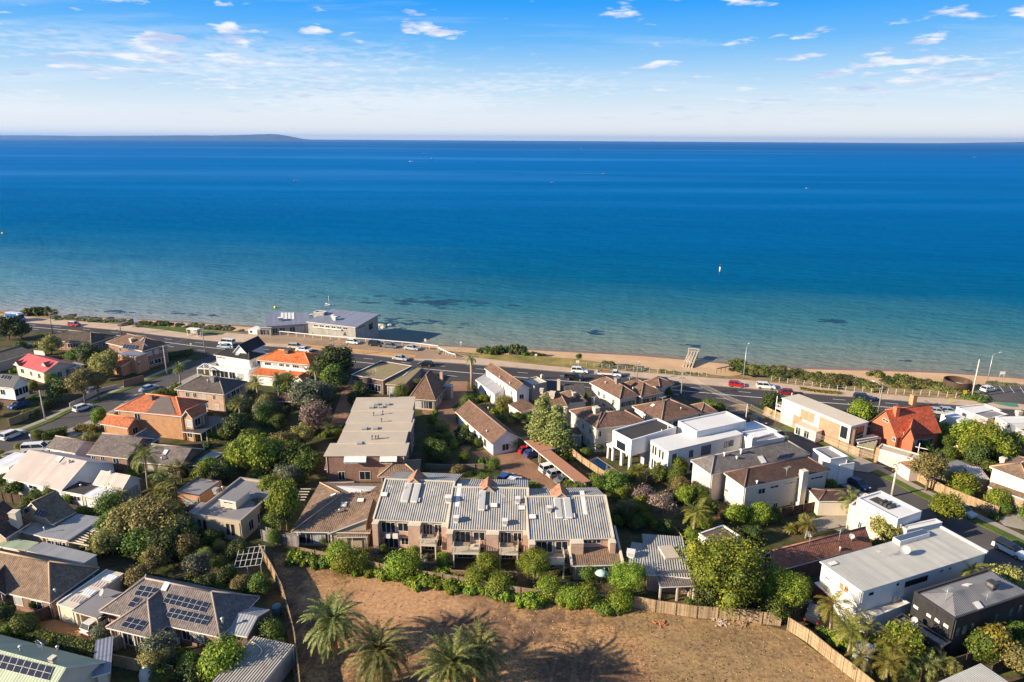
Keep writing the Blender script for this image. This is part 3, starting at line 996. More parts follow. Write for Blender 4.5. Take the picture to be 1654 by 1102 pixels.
  # ---- walls
 def wall_frame(s,k,side):
  e=k.over
  o,d,n,ln={0:(k.L(e,e,k.base),k.u,-k.v,k.W-2*e),1:(k.L(k.W-e,e,k.base),k.v,k.u,k.D-2*e),2:(k.L(k.W-e,k.D-e,k.base),-k.u,k.v,k.W-2*e),3:(k.L(e,k.D-e,k.base),-k.v,-k.u,k.D-2*e)}[side]
  return Vector((o.x,o.y,0)),d,n,ln
 def win(s,k,side,t,w,z0,z1,frame=trimw,glass=glassd,mull=1,name='window',proud=0.05):
  o,d,n,ln=s.wall_frame(k,side)
  c=o+d*(t*ln)
  s.win_at(c,d,n,w,z0,z1,frame,glass,mull,name,proud)
 def win_at(s,c,d,n,w,z0,z1,frame=trimw,glass=glassd,mull=1,name='window',proud=0.05):
  f=MB()
  fw=0.07
  zc,hh=(z0+z1)/2,(z1-z0)/2
  up=Vector((0,0,1))
  base=Vector((c.x,c.y,0))
  for sgn in(-1,1):
   f.box(base+d*sgn*(w/2-fw/2)+n*proud/2+up*zc,d*fw/2,n*proud/2,up*hh)
   f.box(base+n*proud/2+up*(zc+sgn*(hh-fw/2)),d*(w/2-fw),n*proud/2,up*fw/2)
  for m in range(mull):
   x=-w/2+w*(m+1)/(mull+1)
   f.box(base+d*x+n*proud*0.4+up*zc,d*0.03,n*proud*0.4,up*(hh-fw))
  fr=s.part(name,f,frame)
  g_=MB()
  g_.box(base+n*0.012+up*zc,d*(w/2-fw),n*0.010,up*(hh-fw))
  g_.build('pane',glass,fr)
  return fr
 def winp(s,k,side,m1,m2,**kw):
  """window between two survey marks (upper left, lower right) seen on a wall"""
  o,d,n,ln=s.wall_frame(k,side)
  C0=Vector((0,0,CAM_H))
  def on_wall(x,y):
   r=ray((m1[0],x,y))
   h=C0+r*((o-C0).dot(n)/r.dot(n))
   return(h-o).dot(d),h.z
  if m1[0]!=m2[0]or abs(ray(m1).dot(n))<1e-6:
   return
  mx,my=(m1[1]+m2[1])/2,(m1[2]+m2[2])/2
  (xa,sa),(xb,sb)=on_wall(m1[1],my),on_wall(m2[1],my)
  zt_,zb_=on_wall(mx,m1[2])[1],on_wall(mx,m2[2])[1]
  hh=max(zt_-zb_-abs(sa-sb),0.55*(zt_-zb_))
  zc=(zt_+zb_)/2
  xa,xb=sorted((xa,xb))
  xa,xb=max(xa,0.1),min(xb,ln-0.1)
  za,zb=max(zc-hh/2,0.05),min(zc+hh/2,k.z-0.25+(k.rise*0.6 if k.roof=='gable' else k.rise*0))
  if zb-za<0.3 or xb-xa<0.25 or zb-za>3.4:
   return
  s.win_at(o+d*(xa+xb)/2,d,n,xb-xa,za,zb,**kw)
 def auto(s,k,side,rows,n,w=1.2,frame=trimw,glass=glassd,seed=1,mull=1,lo=0.1,hi=0.9):
  rr=random.Random(seed)
  for z0,z1 in rows:
   for i in range(n):
    t=lo+(hi-lo)*(i+0.5+rr.uniform(-.18,.18))/n
    s.win(k,side,t,w*rr.choice((0.8,1,1,1.3)),z0,z1,frame,glass if rr.random()<.75 else curtain,mull)
    # ---- roofs
 def hit(s,k,m):
  C0=Vector((0,0,CAM_H))
  r=ray(m)
  best=None
  for pl in k.polys:
   n=(pl[1]-pl[0]).cross(pl[2]-pl[0]).normalized()
   if n.z<0:
    n=-n
   if n.dot(r)>-1e-6:
    continue
   t=(pl[0]-C0).dot(n)/r.dot(n)
   p=C0+r*t
   x,y=(p-k.a).dot(k.u),(p-k.a).dot(k.v)
   x=min(max(x,0),k.W);y=min(max(y,0),k.D)
   err=abs(k.Z(x,y)-p.z)
   if best is None or err<best[0]:
    best=(err,p,n)
  h=Vector((-best[2].y,best[2].x,0))
  h=h.normalized()if h.length>0.02 else k.u.copy()
  if h.dot(k.u)<-0.5:
   h=-h
  sl=best[2].cross(h).normalized()
  return best[1],best[2],h,sl
 def skylight(s,k,m,w=0.8,l=1.2,mat=None,h=0.14,name='skylight'):
  p,n,d,sl=s.hit(k,m)
  mb=MB()
  mb.box(p+n*h/2,d*w/2,sl*l/2,n*h/2,1)
  f=s.part(name,mb,[trimg,trimg])
  g_=MB()
  g_.box(p+n*(h+0.012),d*(w/2-.05),sl*(l/2-.05),n*0.012)
  g_.build('pane',mat or curtain,f)
 def cooler(s,k,m,w=1.0,h=0.85,mat=None):
  """rooftop evaporative cooler: box with flared base and louvred sides"""
  p,n,d,sl=s.hit(k,m)
  d=Vector((d.x,d.y,0)).normalized();e=Vector((-d.y,d.x,0));up=Vector((0,0,1))
  mb=MB()
  mb.box(p+up*0.15,d*w*.36,e*w*.36,up*0.35)
  mb.box(p+up*(0.3+h/2),d*w/2,e*w/2,up*h/2)
  mb.box(p+up*(0.33+h),d*w*.56,e*w*.56,up*0.04)
  for q in range(4):
   zz=0.42+h*q/4.6
   mb.box(p+up*zz,d*(w/2+.02),e*(w*.4),up*.03,1)
   mb.box(p+up*zz,d*(w*.4),e*(w/2+.02),up*.03,1)
  s.part('rooftop_cooler',mb,[mat or trimc,trimg])
 def vent(s,k,m,h=0.55,r=0.1,mat=None):
  p,n,d,sl=s.hit(k,m)
  mb=MB()
  up=Vector((0,0,1))
  mb.tube([p-up*.1,p+up*h],r,8)
  mb.tube([p+up*(h-.06),p+up*(h+.08),p+up*(h+.2)],[r*2.0,r*2.0,r*0.4],8)
  s.part('vent',mb,mat or alum)
 def antenna(s,k,m,h=2.2,ang=0.6):
  p,n,d,sl=s.hit(k,m)
  mb=MB()
  up=Vector((0,0,1))
  mb.tube([p-up*.1,p+up*h],0.028,5)
  b=Vector((math.cos(ang),math.sin(ang),0));c=Vector((-b.y,b.x,0))
  top=p+up*(h-.08)
  mb.tube([top-b*.7,top+b*.9],0.022,4)
  for i in range(7):
   q=top+b*(-.6+i*.24)
   l=.5-.035*i
   mb.tube([q-c*l,q+c*l],0.014,4)
  s.part('antenna',mb,alum)
 def dish(s,k,m,r=0.42):
  p,n,d,sl=s.hit(k,m)
  mb=MB()
  up=Vector((0,0,1))
  mb.tube([p,p+up*.7],0.04,6)
  c=p+up*.85
  ax=Vector((-0.55,-0.6,0.55)).normalized()
  a_=ax.cross(up).normalized();b_=ax.cross(a_)
  seg=14
  for rg in range(3):
   r0,r1=r*rg/3,r*(rg+1)/3
   for i in range(seg):
    t0,t1=6.2832*i/seg,6.2832*(i+1)/seg
    q=lambda rr,t:c+(a_*math.cos(t)+b_*math.sin(t))*rr+ax*(rr*rr/r*.35)
    mb.poly([q(r0,t0),q(r1,t0),q(r1,t1),q(r0,t1)]if rg else[q(0,0),q(r1,t0),q(r1,t1)],0,True)
  mb.tube([c,c+ax*.5],0.02,4)
  s.part('satellite_dish',mb,plain('dish grey',(0.4,0.4,0.41),0.5))
 def solar(s,k,m00,m10,m01,nx,ny):
  p,n,d,sl=s.hit(k,m00)
  q,_,_,_=s.hit(k,m10)
  r,_,_,_=s.hit(k,m01)
  ex,ey=(q-p),(r-p)
  ex-=n*ex.dot(n);ey-=n*ey.dot(n)
  for i in range(nx):
   for j in range(ny):
    c=p+ex*(i+.5)/nx+ey*(j+.5)/ny+n*0.12
    f=MB()
    f.box(c,ex/nx*.485,ey/ny*.485,n*.02)
    fr=s.part('solar_panel',f,alum)
    g_=MB()
    g_.box(c+n*.022,ex/nx*.462,ey/ny*.468,n*.006)
    g_.build('solar_cells',pane_s,fr)
    # ---- free parts
 def bar(s,name,A,B,zA,zB,r,mat,seg=6):
  mb=MB()
  a,b=P(A,zA),P(B,zB)
  mb.tube([a,b],r,seg)
  return s.part(name,mb,mat)
 def post(s,A,z_at,z0,z1,r=0.07,mat=trimw,name='post'):
  p=P(A,z_at)
  mb=MB()
  mb.abox(p.x-r,p.x+r,p.y-r,p.y+r,z0,z1)
  return s.part(name,mb,mat)
 def lbox(s,name,k,x0,x1,y0,y1,z0,z1,mat,label=None):
  mb=MB()
  mb.box(k.L((x0+x1)/2,(y0+y1)/2,(z0+z1)/2),k.u*abs(x1-x0)/2,k.v*abs(y1-y0)/2,(0,0,(z1-z0)/2))
  return s.part(name,mb,mat,label=label)
 def chimney(s,k,m,w=0.7,d=0.7,h=1.4,mat=None,down=1.0):
  p,n,hd,sl=s.hit(k,m)
  mb=MB()
  up=Vector((0,0,1))
  mb.box(p+up*(h-down)/2,k.u*w/2,k.v*d/2,up*(h+down)/2)
  mb.box(p+up*(h+.05),k.u*(w/2+.06),k.v*(d/2+.06),up*.05)
  for q in(-1,1):
   mb.tube([p+k.u*q*w*.22+up*(h+.08),p+k.u*q*w*.22+up*(h+.3)],0.09,8)
  s.part('chimney',mb,mat or brick_r)
 def rail(s,k,x0,x1,y0,y1,z,h=1.0,mat=trimc,gap=0.16,sides='flr'):
  mb=MB()
  runs=[]
  if 'f' in sides:runs.append(((x0,y0),(x1,y0)))
  if 'l' in sides:runs.append(((x0,y0),(x0,y1)))
  if 'r' in sides:runs.append(((x1,y0),(x1,y1)))
  for p,q in runs:
   a,b=k.L(*p,z),k.L(*q,z)
   d=b-a
   up=Vector((0,0,1))
   nn=max(2,int(d.length/gap))
   s_=d.normalized();t_=Vector((-s_.y,s_.x,0))
   mb.box((a+b)/2+up*h,d/2,t_*.05,up*.035)
   mb.box((a+b)/2+up*.12,d/2,t_*.03,up*.03)
   for i in range(nn+1):
    mb.box(a+d*i/nn+up*h/2,s_*.022,t_*.022,up*h/2)
  return s.part('railing',mb,mat)
RIDGE={'brown tile':(0.24,0.165,0.12),'dark brown tile':(0.15,0.1,0.08),'grey tile':(0.22,0.2,0.19),'charcoal tile':(0.24,0.2,0.17),'mossy tile':(0.2,0.16,0.1),'orange tile':(0.62,0.22,0.09),'terracotta tile':(0.56,0.21,0.1),'red tile':(0.45,0.13,0.07),'red brown tile':(0.3,0.13,0.09),'tan tile':(0.36,0.25,0.16),'grey brown tile':(0.27,0.215,0.185),'black tile':(0.06,0.05,0.05)}
# ------ houses, far left
h=House('brick_house',('a0',1000,640),'low brick house with a mossy dark tiled roof at the far left coast road')
k=h.block(('a0',555,458),('a0',1160,518),3.0,p2=('a0',1470,412),rmat=t_moss,wall=brick_r,rise=2.0)
h.auto(k,0,[(0.9,2.3)],5,1.6,seed=3);h.auto(k,1,[(0.9,2.2)],3,1.3,seed=4)
h=House('corner_house',('A',880,500),'two storey red brick corner house with small solar panels on its brown hip roof')
k=h.block(('A',672,290),('A',905,344),5.6,p2=('A',1052,292),rmat=t_brown,wall=brick_r,rise=2.2)
h.auto(k,1,[(3.6,4.9),(0.8,2.2)],3,1.5,seed=5);h.auto(k,0,[(3.6,4.9)],2,1.4,seed=6)
h.solar(k,('A',778,328),('A',872,338),('A',792,300),5,1)
h.cooler(k,('A',838,285),0.9,0.7);h.skylight(k,('A',905,270),.5,1.6);h.skylight(k,('A',925,305),.5,1.6)
k2=h.block(('A',742,366),('A',862,380),5.0,p2=('A',905,346),roof='flat',rmat=m_bgrey,wall=brick_o,over=0.2,rise=0)
h.winp(k2,0,('A',812,398),('A',840,425),mull=1)
k3=h.block(('A',863,415),('A',880,415),3.3,p2=('A',975,370),roof='flat',rmat=m_flatcream,wall=brick_r,over=0.0,rise=0,base=2.6)
h.rail(k3,0.1,k3.W-.1,0.1,k3.D-.1,3.45,1.1,trimc,0.3)
h.block(('A',700,425),('A',770,440),3.0,depth=4,roof='shed',rmat=t_terra,wall=brick_o,rise=.8)
h=House('cottage',('a0',500,960),'cream cottage with a coral red metal roof and two small gablets')
k=h.block(('a0',165,775),('a0',550,888),3.2,p3=('a0',480,640),roof='gable',axis='u',rmat=m_coral,wall=cream,rise=1.9)
h.auto(k,0,[(1.0,2.4)],3,1.3,seed=8);h.auto(k,1,[(0.6,2.3)],3,1.5,glass=glassb,seed=9)
for m in(('a0',260,775),('a0',605,790)):
 p,n,d,sl=h.hit(k,m)
 mb=MB()
 hd=k.u;up=Vector((0,0,1));f=p-k.v*1.0+up*.05
 ap=f+up*1.0
 mb.poly([f-hd*1.1,f+hd*1.1,ap]);mb.poly([f-hd*1.1,ap,ap+k.v*2.2,f-hd*1.1+k.v*.2],1);mb.poly([ap,f+hd*1.1,f+hd*1.1+k.v*.2,ap+k.v*2.2],1)
 h.part('gablet',mb,[trimc,m_coral])
h.block(('a0',880,832),('a0',1085,775),2.9,depth=4.5,roof='flat',rmat=m_grey,wall=greyr,over=.3,rise=0)
h.block(('A',350,560),('A',400,548),2.2,depth=2.5,roof='gable',rmat=m_coral,wall=cream,rise=.8)
h=House('gabled_house',('A',60,640),'white panelled house with a dark metal gable roof at the left edge of the photo')
k=h.block(('A',-140,556),('A',84,580),5.6,p2=('A',285,548),roof='gable',axis='u',rmat=m_dark,wall=white,rise=2.3,over=.5,base=2.4)
h.auto(k,1,[(3.2,5.0)],2,1.6,seed=11);h.auto(k,0,[(3.4,4.8)],2,1.4,seed=12)
h.lbox('undercroft',k,.8,k.W-1.5,1.5,k.D-1,0,2.39,brick_d)
h.solar(k,('A',5,520),('A',60,526),('A',20,494),3,1)
h=House('shadowed_house',('a0',150,720),'low house with a dark worn gable roof behind the coral roofed cottage')
k=h.block(('a0',-160,790),('a0',425,618),2.9,p2=('a0',250,535),roof='gable',axis='u',rmat=t_char,wall=greyr,rise=1.3)
h.auto(k,1,[(0.9,2.1)],2,1.2,seed=14)
h=House('garden_wall',('a0',500,640),'white rendered front wall beside the mossy roofed house','wall')
h.block(('a0',425,600),('a0',560,610),1.5,depth=.35,roof='flat',rmat=white,wall=white,over=0.02,rise=0)
h=House('white_house',('a1',1350,760),'white two storey house with a dark tiled roof and skylight near the coast road')
k=h.block(('a1',1138,574),('a1',1600,645),5.6,p2=('a1',1665,548),rmat=t_black,wall=white,rise=1.3)
h.winp(k,0,('a1',1175,595),('a1',1290,630),mull=2);h.auto(k,0,[(0.8,2.3)],3,1.4,seed=16);h.auto(k,1,[(3.4,4.8)],2,1.3,seed=17)
h.skylight(k,('a1',1455,565),1.3,1.3)
k2=h.block(('a1',1385,545),('a1',1560,560),6.6,depth=9,roof='gable',axis='v',rmat=t_black,wall=white,rise=2.2,over=.3)
k3=h.block(('a1',1080,735),('a1',1590,800),2.7,depth=7,roof='flat',rmat=m_flatcream,wall=white,over=.1,rise=0,ph=.5)
h.auto(k3,0,[(0.3,2.2)],4,2.0,seed=18)
h=House('pergola',('a1',1020,900),'white framed pergola in front of the white house with dark tiles','pergola')
for m in(('a1',950,880),('a1',1105,890),('a1',1030,820),('a1',1180,835)):
 h.post(m,0,0,2.9,.12)
pp=[P(m,0)for m in(('a1',950,880),('a1',1105,890),('a1',1180,835),('a1',1030,820))]
for a,b in zip(pp,pp[1:]+pp[:1]):
 mb=MB();mb.box((a+b)/2+Vector((0,0,2.95)),(b-a)/2,Vector((-(b-a).y,(b-a).x,0)).normalized()*.1,(0,0,.14));h.part('beam',mb,trimw)
for i in range(5):
 a=pp[0].lerp(pp[1],(i+.5)/5);b=pp[3].lerp(pp[2],(i+.5)/5)
 mb=MB();mb.box((a+b)/2+Vector((0,0,3.14)),(b-a)/2,Vector((-(b-a).y,(b-a).x,0)).normalized()*.05,(0,0,.05));h.part('rafter',mb,trimw)
h=House('tile_house',('a2',420,960),'house with two tiers of bright orange tiled roof and a white window band')
k2=h.block(('a2',35,985),('a2',690,1040),2.9,p2=('a2',730,880),roof='shed',rmat=t_orange,wall=white,rise=1.2,over=.5)
h.skylight(k2,('a2',515,940),1.0,1.2,trimw)
k=h.block(('a2',118,800),('a2',795,864),5.7,p2=('a2',1000,750),rmat=t_orange,wall=white,rise=2.0,over=.6)
h.auto(k,0,[(4.3,5.1)],6,1.5,seed=21,mull=2);h.auto(k,1,[(3.6,4.9)],3,1.3,seed=22)
h.cooler(k,('a2',505,715),1.1,.6,trimb);h.antenna(k,('a2',520,800),1.6)
h.block(('a2',580,1040),('a2',700,1060),2.9,depth=3.0,roof='gable',axis='v',rmat=t_orange,wall=white,rise=.9)
h=House('hip_house',('A',1260,700),'two storey tan brick house with a dark grey brown hip roof by the left street')
k=h.block(('A',1106,587),('A',1425,620),5.0,p2=('A',1605,542),rmat=t_char,wall=brick_p,rise=2.3)
h.auto(k,0,[(3.2,4.5),(.9,2.2)],4,1.0,seed=24);h.auto(k,1,[(3.2,4.5),(.9,2.2)],4,1.3,seed=25)
h.cooler(k,('A',1358,535),1.1,.8,trimg);h.vent(k,('A',1322,540))
h=House('brick_house',('A',1000,880),'large orange brick house with a terracotta roof and a grey solar heating mat')
k=h.block(('A',727,718),('A',1157,760),5.6,p2=('A',1340,665),rmat=t_terra,wall=brick_o,rise=2.4)
h.winp(k,0,('A',856,738),('A',893,778),mull=1,frame=trimw)
h.winp(k,0,('A',1030,770),('A',1045,870),mull=0,glass=glassd,frame=brick_d)
h.auto(k,1,[(3.4,4.8),(.8,2.2)],3,1.4,seed=26)
pts=[h.hit(k,m)for m in(('A',935,733),('A',1120,748),('A',1080,640),('A',1015,632))]
mb=MB();mb.slab([[q[0]+q[1]*0.09 for q in pts]],0.05);h.part('solar_mat',mb,plain('rubber mat',(0.13,0.105,0.095),.8))
h.chimney(k,('A',965,650),.8,.8,.8,brick_r)
kb=h.block(('A',1150,762),('A',1222,775),5.5,p2=('A',1268,722),rmat=t_terra,wall=brick_o,rise=1.6,roof='gable',axis='v')
h.auto(kb,0,[(3.3,4.9),(.8,2.3)],1,1.8,seed=27);h.auto(kb,1,[(3.3,4.9)],1,1.6,seed=28)
kp=h.block(('A',636,806),('A',812,834),3.0,p2=('A',900,785),roof='gable',axis='u',rmat=t_terra,wall=brick_o,rise=1.4)
h.auto(kp,1,[(.8,2.3)],1,1.4,seed=29)
kd=h.block(('A',1160,856),('A',1275,868),2.8,p2=('A',1450,766),roof='flat',rmat=m_dark,walls=False,over=0,rise=0,trim=trimw)
for i in range(6):
 p=kd.L(kd.W-.1,.2+(kd.D-.4)*i/5)
 mb=MB();mb.abox(p.x-.07,p.x+.07,p.y-.07,p.y+.07,0,2.6);h.part('post',mb,trimw)
h=House('long_house',('E',850,330),'brick house with three grey brown gabled roof wings beside the orange brick house')
ka=h.block(('E',370,222),('E',607,262),2.8,p2=('E',775,178),roof='gable',axis='u',rmat=t_greyb,wall=white,rise=1.6)
h.winp(ka,0,('E',540,258),('E',585,290))
kb=h.block(('E',698,268),('E',1030,305),2.9,p2=('E',1235,140),roof='gable',axis='u',rmat=t_greyb,wall=brick_r,rise=2.4)
h.winp(kb,0,('E',815,285),('E',850,325));h.winp(kb,0,('E',915,300),('E',965,350),mull=1)
h.winp(kb,0,('E',740,280),('E',775,310))
kc=h.block(('E',1130,335),('E',1462,365),2.9,p2=('E',1655,225),roof='gable',axis='u',rmat=t_greyb,wall=brick_r,rise=2.0)
h.skylight(kc,('E',1338,258),.9,1.3,trimw);h.vent(kc,('E',1312,318));h.auto(kc,0,[(.9,2.1)],3,1.3,seed=31)
kg=h.block(('E',985,180),('E',1200,195),3.4,depth=4,roof='gable',axis='v',rmat=t_greyb,wall=brick_d,rise=1.6,over=.3)
h.block(('H',92,255),('H',300,270),2.5,p2=('H',360,155),roof='flat',rmat=m_flatdark,wall=brick_d,over=.3,rise=0)
h.block(('H',205,212),('H',300,225),2.75,p2=('H',352,150),roof='flat',rmat=m_grey,walls=False,over=0,rise=0)
h=House('white_cottage',('E',350,560),'white house with a broad pale pink ribbed metal roof on the left')
k=h.block(('E',20,458),('E',500,562),3.0,ridge=('E',705,325),roof='gable',axis='u',rmat=m_pink,wall=white,rise=3.0,over=.35)
h.skylight(k,('E',482,312),1.1,1.2,trimw);h.vent(k,('E',562,340),.4,.16);h.antenna(k,('E',418,385),1.6)
h.winp(k,0,('E',235,515),('E',300,560));h.winp(k,0,('E',110,505),('E',160,540))
k2=h.block(('E',748,512),('E',990,556),3.1,ridge=('E',1045,438),roof='gable',axis='u',rmat=m_pink,wall=white,rise=1.7,over=.3)
h.vent(k2,('E',900,425),.4,.16);h.auto(k2,1,[(.5,2.4)],2,1.5,seed=33,glass=glassd)
k3=h.block(('E',500,566),('E',668,596),2.8,p2=('E',800,515),roof='flat',rmat=m_flatdark,wall=white,over=.15,rise=0)
h.winp(k3,0,('E',572,600),('E',650,650),mull=2);h.vent(k3,('E',655,530),.3)
k4=h.block(('E',668,602),('E',864,634),2.7,p2=('E',990,555),roof='flat',rmat=m_white,wall=white,over=.1,rise=0)
h.winp(k4,0,('E',680,612),('E',770,640),mull=3,glass=curtain);h.winp(k4,0,('E',775,625),('E',855,655),mull=3,glass=curtain)
h=House('carport',('E',60,380),'white flat carport roof beside the pale pink roofed house','carport')
h.block(('E',-80,352),('E',80,368),2.6,p2=('E',215,262),roof='flat',rmat=m_white,wall=white,over=.2,rise=0)
h=House('saw_roof_house',('E',180,960),'house with two steep brown gables carrying solar panels and a white flue')
k=h.block(('E',45,950),('E',250,822),3.2,depth=8.5,roof='gable',axis='u',rmat=t_dbrown,wall=beige,rise=3.4,over=.3)
h.solar(k,('E',150,745),('E',238,690),('E',175,775),3,1);h.skylight(k,('E',90,815),.8,.8)
k2=h.block(('E',420,838),('E',618,735),3.2,depth=8,roof='gable',axis='u',rmat=t_tan,wall=beige,rise=3.0,over=.3)
h.solar(k2,('E',262,765),('E',300,712),('E',355,790),1,4)
mb=MB();p=P(('E',142,865),3.2);mb.abox(p.x-.55,p.x+.55,p.y-.55,p.y+.55,2.5,6.0);mb.abox(p.x-.62,p.x+.62,p.y-.62,p.y+.62,6.0,6.12);h.part('chimney',mb,trimc)
k3=h.block(('E',328,936),('E',545,970),2.9,p2=('E',840,782),roof='flat',rmat=m_grey,wall=beige,over=.4,rise=0)
h.vent(k3,('E',365,905),.9,.07)
h.block(('E',138,888),('E',335,934),2.7,p2=('E',425,848),roof='flat',rmat=m_grey,wall=beige,over=.3,rise=0)
h.auto(k3,0,[(.5,2.2)],3,1.5,seed=35)
h=House('patio_cover',('E',800,860),'grey ribbed patio roof on posts joined to the saw roof house','patio cover')
k=h.block(('E',690,874),('E',862,900),2.6,p2=('E',968,800),roof='flat',rmat=m_grey,walls=False,over=0,rise=0)
for x,y in((.1,.1),(.95,.1),(.95,.95),(.1,.95)):
 p=k.L(k.W*x,k.D*y);mb=MB();mb.abox(p.x-.06,p.x+.06,p.y-.06,p.y+.06,0,2.5);h.part('post',mb,trimc)
h=House('pergola',('E',640,985),'open timber pergola with pale rafters along the big shrub','pergola')
for i in range(7):
 a=P(('E',560+i*22,960-i*16),2.5);b=P(('E',680+i*22,985-i*16),2.5)
 mb=MB();mb.box((a+b)/2,(b-a)/2,Vector((-(b-a).y,(b-a).x,0)).normalized()*.06,(0,0,.09));h.part('rafter',mb,trimc)
for m in(('E',560,962),('E',690,990),('E',800,890)):
 p=P(m,2.4);mb=MB();mb.abox(p.x-.07,p.x+.07,p.y-.07,p.y+.07,0,2.4);h.part('post',mb,trimc)
a,b=P(('E',545,975),2.42),P(('E',720,1010),2.42)
mb=MB();mb.box((a+b)/2,(b-a)/2,Vector((-(b-a).y,(b-a).x,0)).normalized()*.06,(0,0,.1));h.part('beam',mb,trimc)
h=House('shed',('F',400,130),'long low shed with a grey flat metal roof behind the brown tiled house','shed')
k=h.block(('F',212,48),('F',655,158),2.5,p2=('F',780,80),roof='flat',rmat=m_grey,wall=trimc,over=.1,rise=0)
h=House('shed',('E',120,1030),'small shed with a pale green flat roof at the left edge','shed')
k=h.block(('E',-40,1010),('E',205,1050),2.4,p2=('E',275,975),roof='flat',rmat=m_green,wall=trimc,over=.1,rise=0)
h=House('tiled_house',('F',200,480),'brown tiled hip roof house at the lower left edge with a curved timber fence')
k=h.block(('F',-420,285),('F',403,465),2.9,p2=('F',850,197),roof='hip',axis='u',rmat=t_tan,wall=brick_r,rise=2.9,over=.5)
h.auto(k,0,[(.8,2.2)],5,1.5,seed=37);h.vent(k,('F',445,385),.5)
kk=h.block(('F',-190,420),('F',42,400),2.9,depth=7,roof='gable',axis='v',rmat=t_dbrown,wall=brick_r,rise=1.9)
h=House('garage',('F',640,560),'cream garage with a long cream and white flat roof beside the brown hip roof','garage')
k=h.block(('F',450,475),('F',590,512),2.7,p2=('F',1030,238),roof='flat',rmat=m_flatcream,wall=cream,over=.05,rise=0)
for i in range(4):
 f0=.12+.21*i
 h.lbox('roof_panel',k,k.W*.38,k.W*.95,k.D*f0,k.D*(f0+.15),2.71,2.76,m_white if i%2 else m_pink)
h.lbox('gutter',k,.02,.25,.1,k.D-.1,2.71,2.86,trimw)
k2=h.block(('F',572,530),('F',772,588),2.6,p2=('F',982,382),roof='flat',rmat=m_flatgrey,walls=False,over=0,rise=0,trim=trimc)
h.lbox('wall',k2,.05,.3,.3,k2.D,0,2.4,cream);h.lbox('wall',k2,k2.W-.3,k2.W-.05,2.5,k2.D,0,2.4,cream);h.lbox('wall',k2,.3,k2.W-.3,k2.D-.3,k2.D-.05,0,2.4,cream)
h.lbox('post',k2,1.2,1.35,.1,.25,0,2.4,trimc);h.lbox('post',k2,k2.W-.2,k2.W-.05,.1,.25,0,2.4,trimc)
h.dish(k2,('F',830,425),.5)
h=House('solar_house',('F',1200,760),'grey brown tiled house covered with large dark solar panels')
k=h.block(('F',795,532),('G',278,742),2.8,p2=('G',605,420),roof='hip',axis='u',rmat=t_greyb,wall=brick_r,rise=2.9,over=.55)
h.solar(k,('F',1075,405),('F',1235,435),('F',1130,325),3,2)
h.solar(k,('F',1020,492),('F',1075,508),('F',1085,418),1,2)
h.solar(k,('F',1305,465),('G',155,545),('F',1350,390),7,2)
h.solar(k,('F',1325,578),('G',165,650),('F',1375,505),7,2)
h.skylight(k,('F',1330,335),.9,1.2,trimw)
h.auto(k,0,[(.7,2.2)],6,1.6,seed=41)
k2=h.block(('F',848,664),('F',1218,752),2.8,depth=9.5,roof='hip',axis='v',rmat=t_greyb,wall=brick_r,rise=2.2,over=.55)
h.solar(k2,('F',970,655),('F',1130,695),('F',1035,580),3,2)
h.auto(k2,0,[(.4,2.2)],3,1.5,seed=42)
for t in(.05,.3,.55,.8,.98):
 h.lbox('post',k2,k2.W*t,k2.W*t+.14,.2,.34,0,2.6,trimc)
k3=h.block(('G',328,712),('G',492,738),2.5,ridge=('G',600,575),roof='gable',axis='u',rmat=m_grey,wall=brick_d,rise=1.0,over=.15)
h.vent(k,('G',298,640),.9,.12)
h=House('air_conditioner',('F',1410,790),'white air conditioning unit standing beside the solar panel house','air conditioner')
p=P(('F',1410,800));mb=MB();mb.abox(p.x-.5,p.x+.5,p.y-.22,p.y+.22,.08,.95);h.part('case',mb,trimw)
mb=MB();mb.tube([p+Vector((0,-.23,.52)),p+Vector((0,-.27,.52))],.34,14);h.part('fan_grille',mb,trimg)
h=House('shed',('G',600,950),'large shed with a rusty ribbed metal roof in the bottom left yard','shed')
k=h.block(('G',540,730),('G',878,803),2.7,depth=-13,roof='flat',rmat=m_shed,wall=greyboard,over=.1,rise=0)
mb=MB();pts=[]
for i in range(9):
 t=i/8;p=h.hit(k,('G',520+90*math.sin(t*2.4),775+130*t))[0];pts.append(p+Vector((0,0,.12)))
mb.tube(pts,.09,6);h.part('pipe',mb,trimc)
h=House('green_roof_house',('F',300,1060),'pale green metal roofed house with dark solar panels, bottom left corner')
ga,gb=P(('F',-260,652),2.8),P(('F',845,937),2.8)
gv=(gb-ga).normalized();gv=Vector((-gv.y,gv.x,0));half=4.0
for i in range(12):
 half=-(P(('F',590,1000),2.8+half*.68)-gb).dot(gv)
k=h.block(('F',-260,652),('F',845,937),2.8,depth=-2*half,roof='gable',axis='u',rmat=m_green,wall=cream,rise=half*.68,over=.4,trim=trimw)
h.solar(k,('F',-60,980),('F',390,1090),('F',-10,875),8,2)
h.vent(k,('F',170,850),.6,.12);h.vent(k,('F',465,845),.5,.1);h.antenna(k,('F',350,880),1.7,2.6)
h.cooler(k,('F',428,945),.6,.4)
h.block(('F',735,1062),('F',885,1020),2.5,depth=6,roof='shed',rmat=m_bgrey,wall=cream,rise=.5)
h=House('flat_roof_house',('H',350,760),'modern beige house with stepped grey flat roofs and a raised clerestory box')
k=h.block(('H',155,668),('H',545,725),3.4,p2=('H',770,400),roof='flat',rmat=m_flatgrey,wall=beige,over=0,rise=0,ph=.35,trim=greyr)
for x in(.13,.24,.72,.82):
 h.win(k,0,x,.55,.9,2.9,trimd,glassd,0)
h.auto(k,1,[(.6,2.5)],4,1.6,seed=44)
k2=h.block(('H',365,532),('H',503,555),4.9,p2=('H',618,462),roof='flat',rmat=m_flatgrey,wall=trimc,over=.15,rise=0,base=3.3)
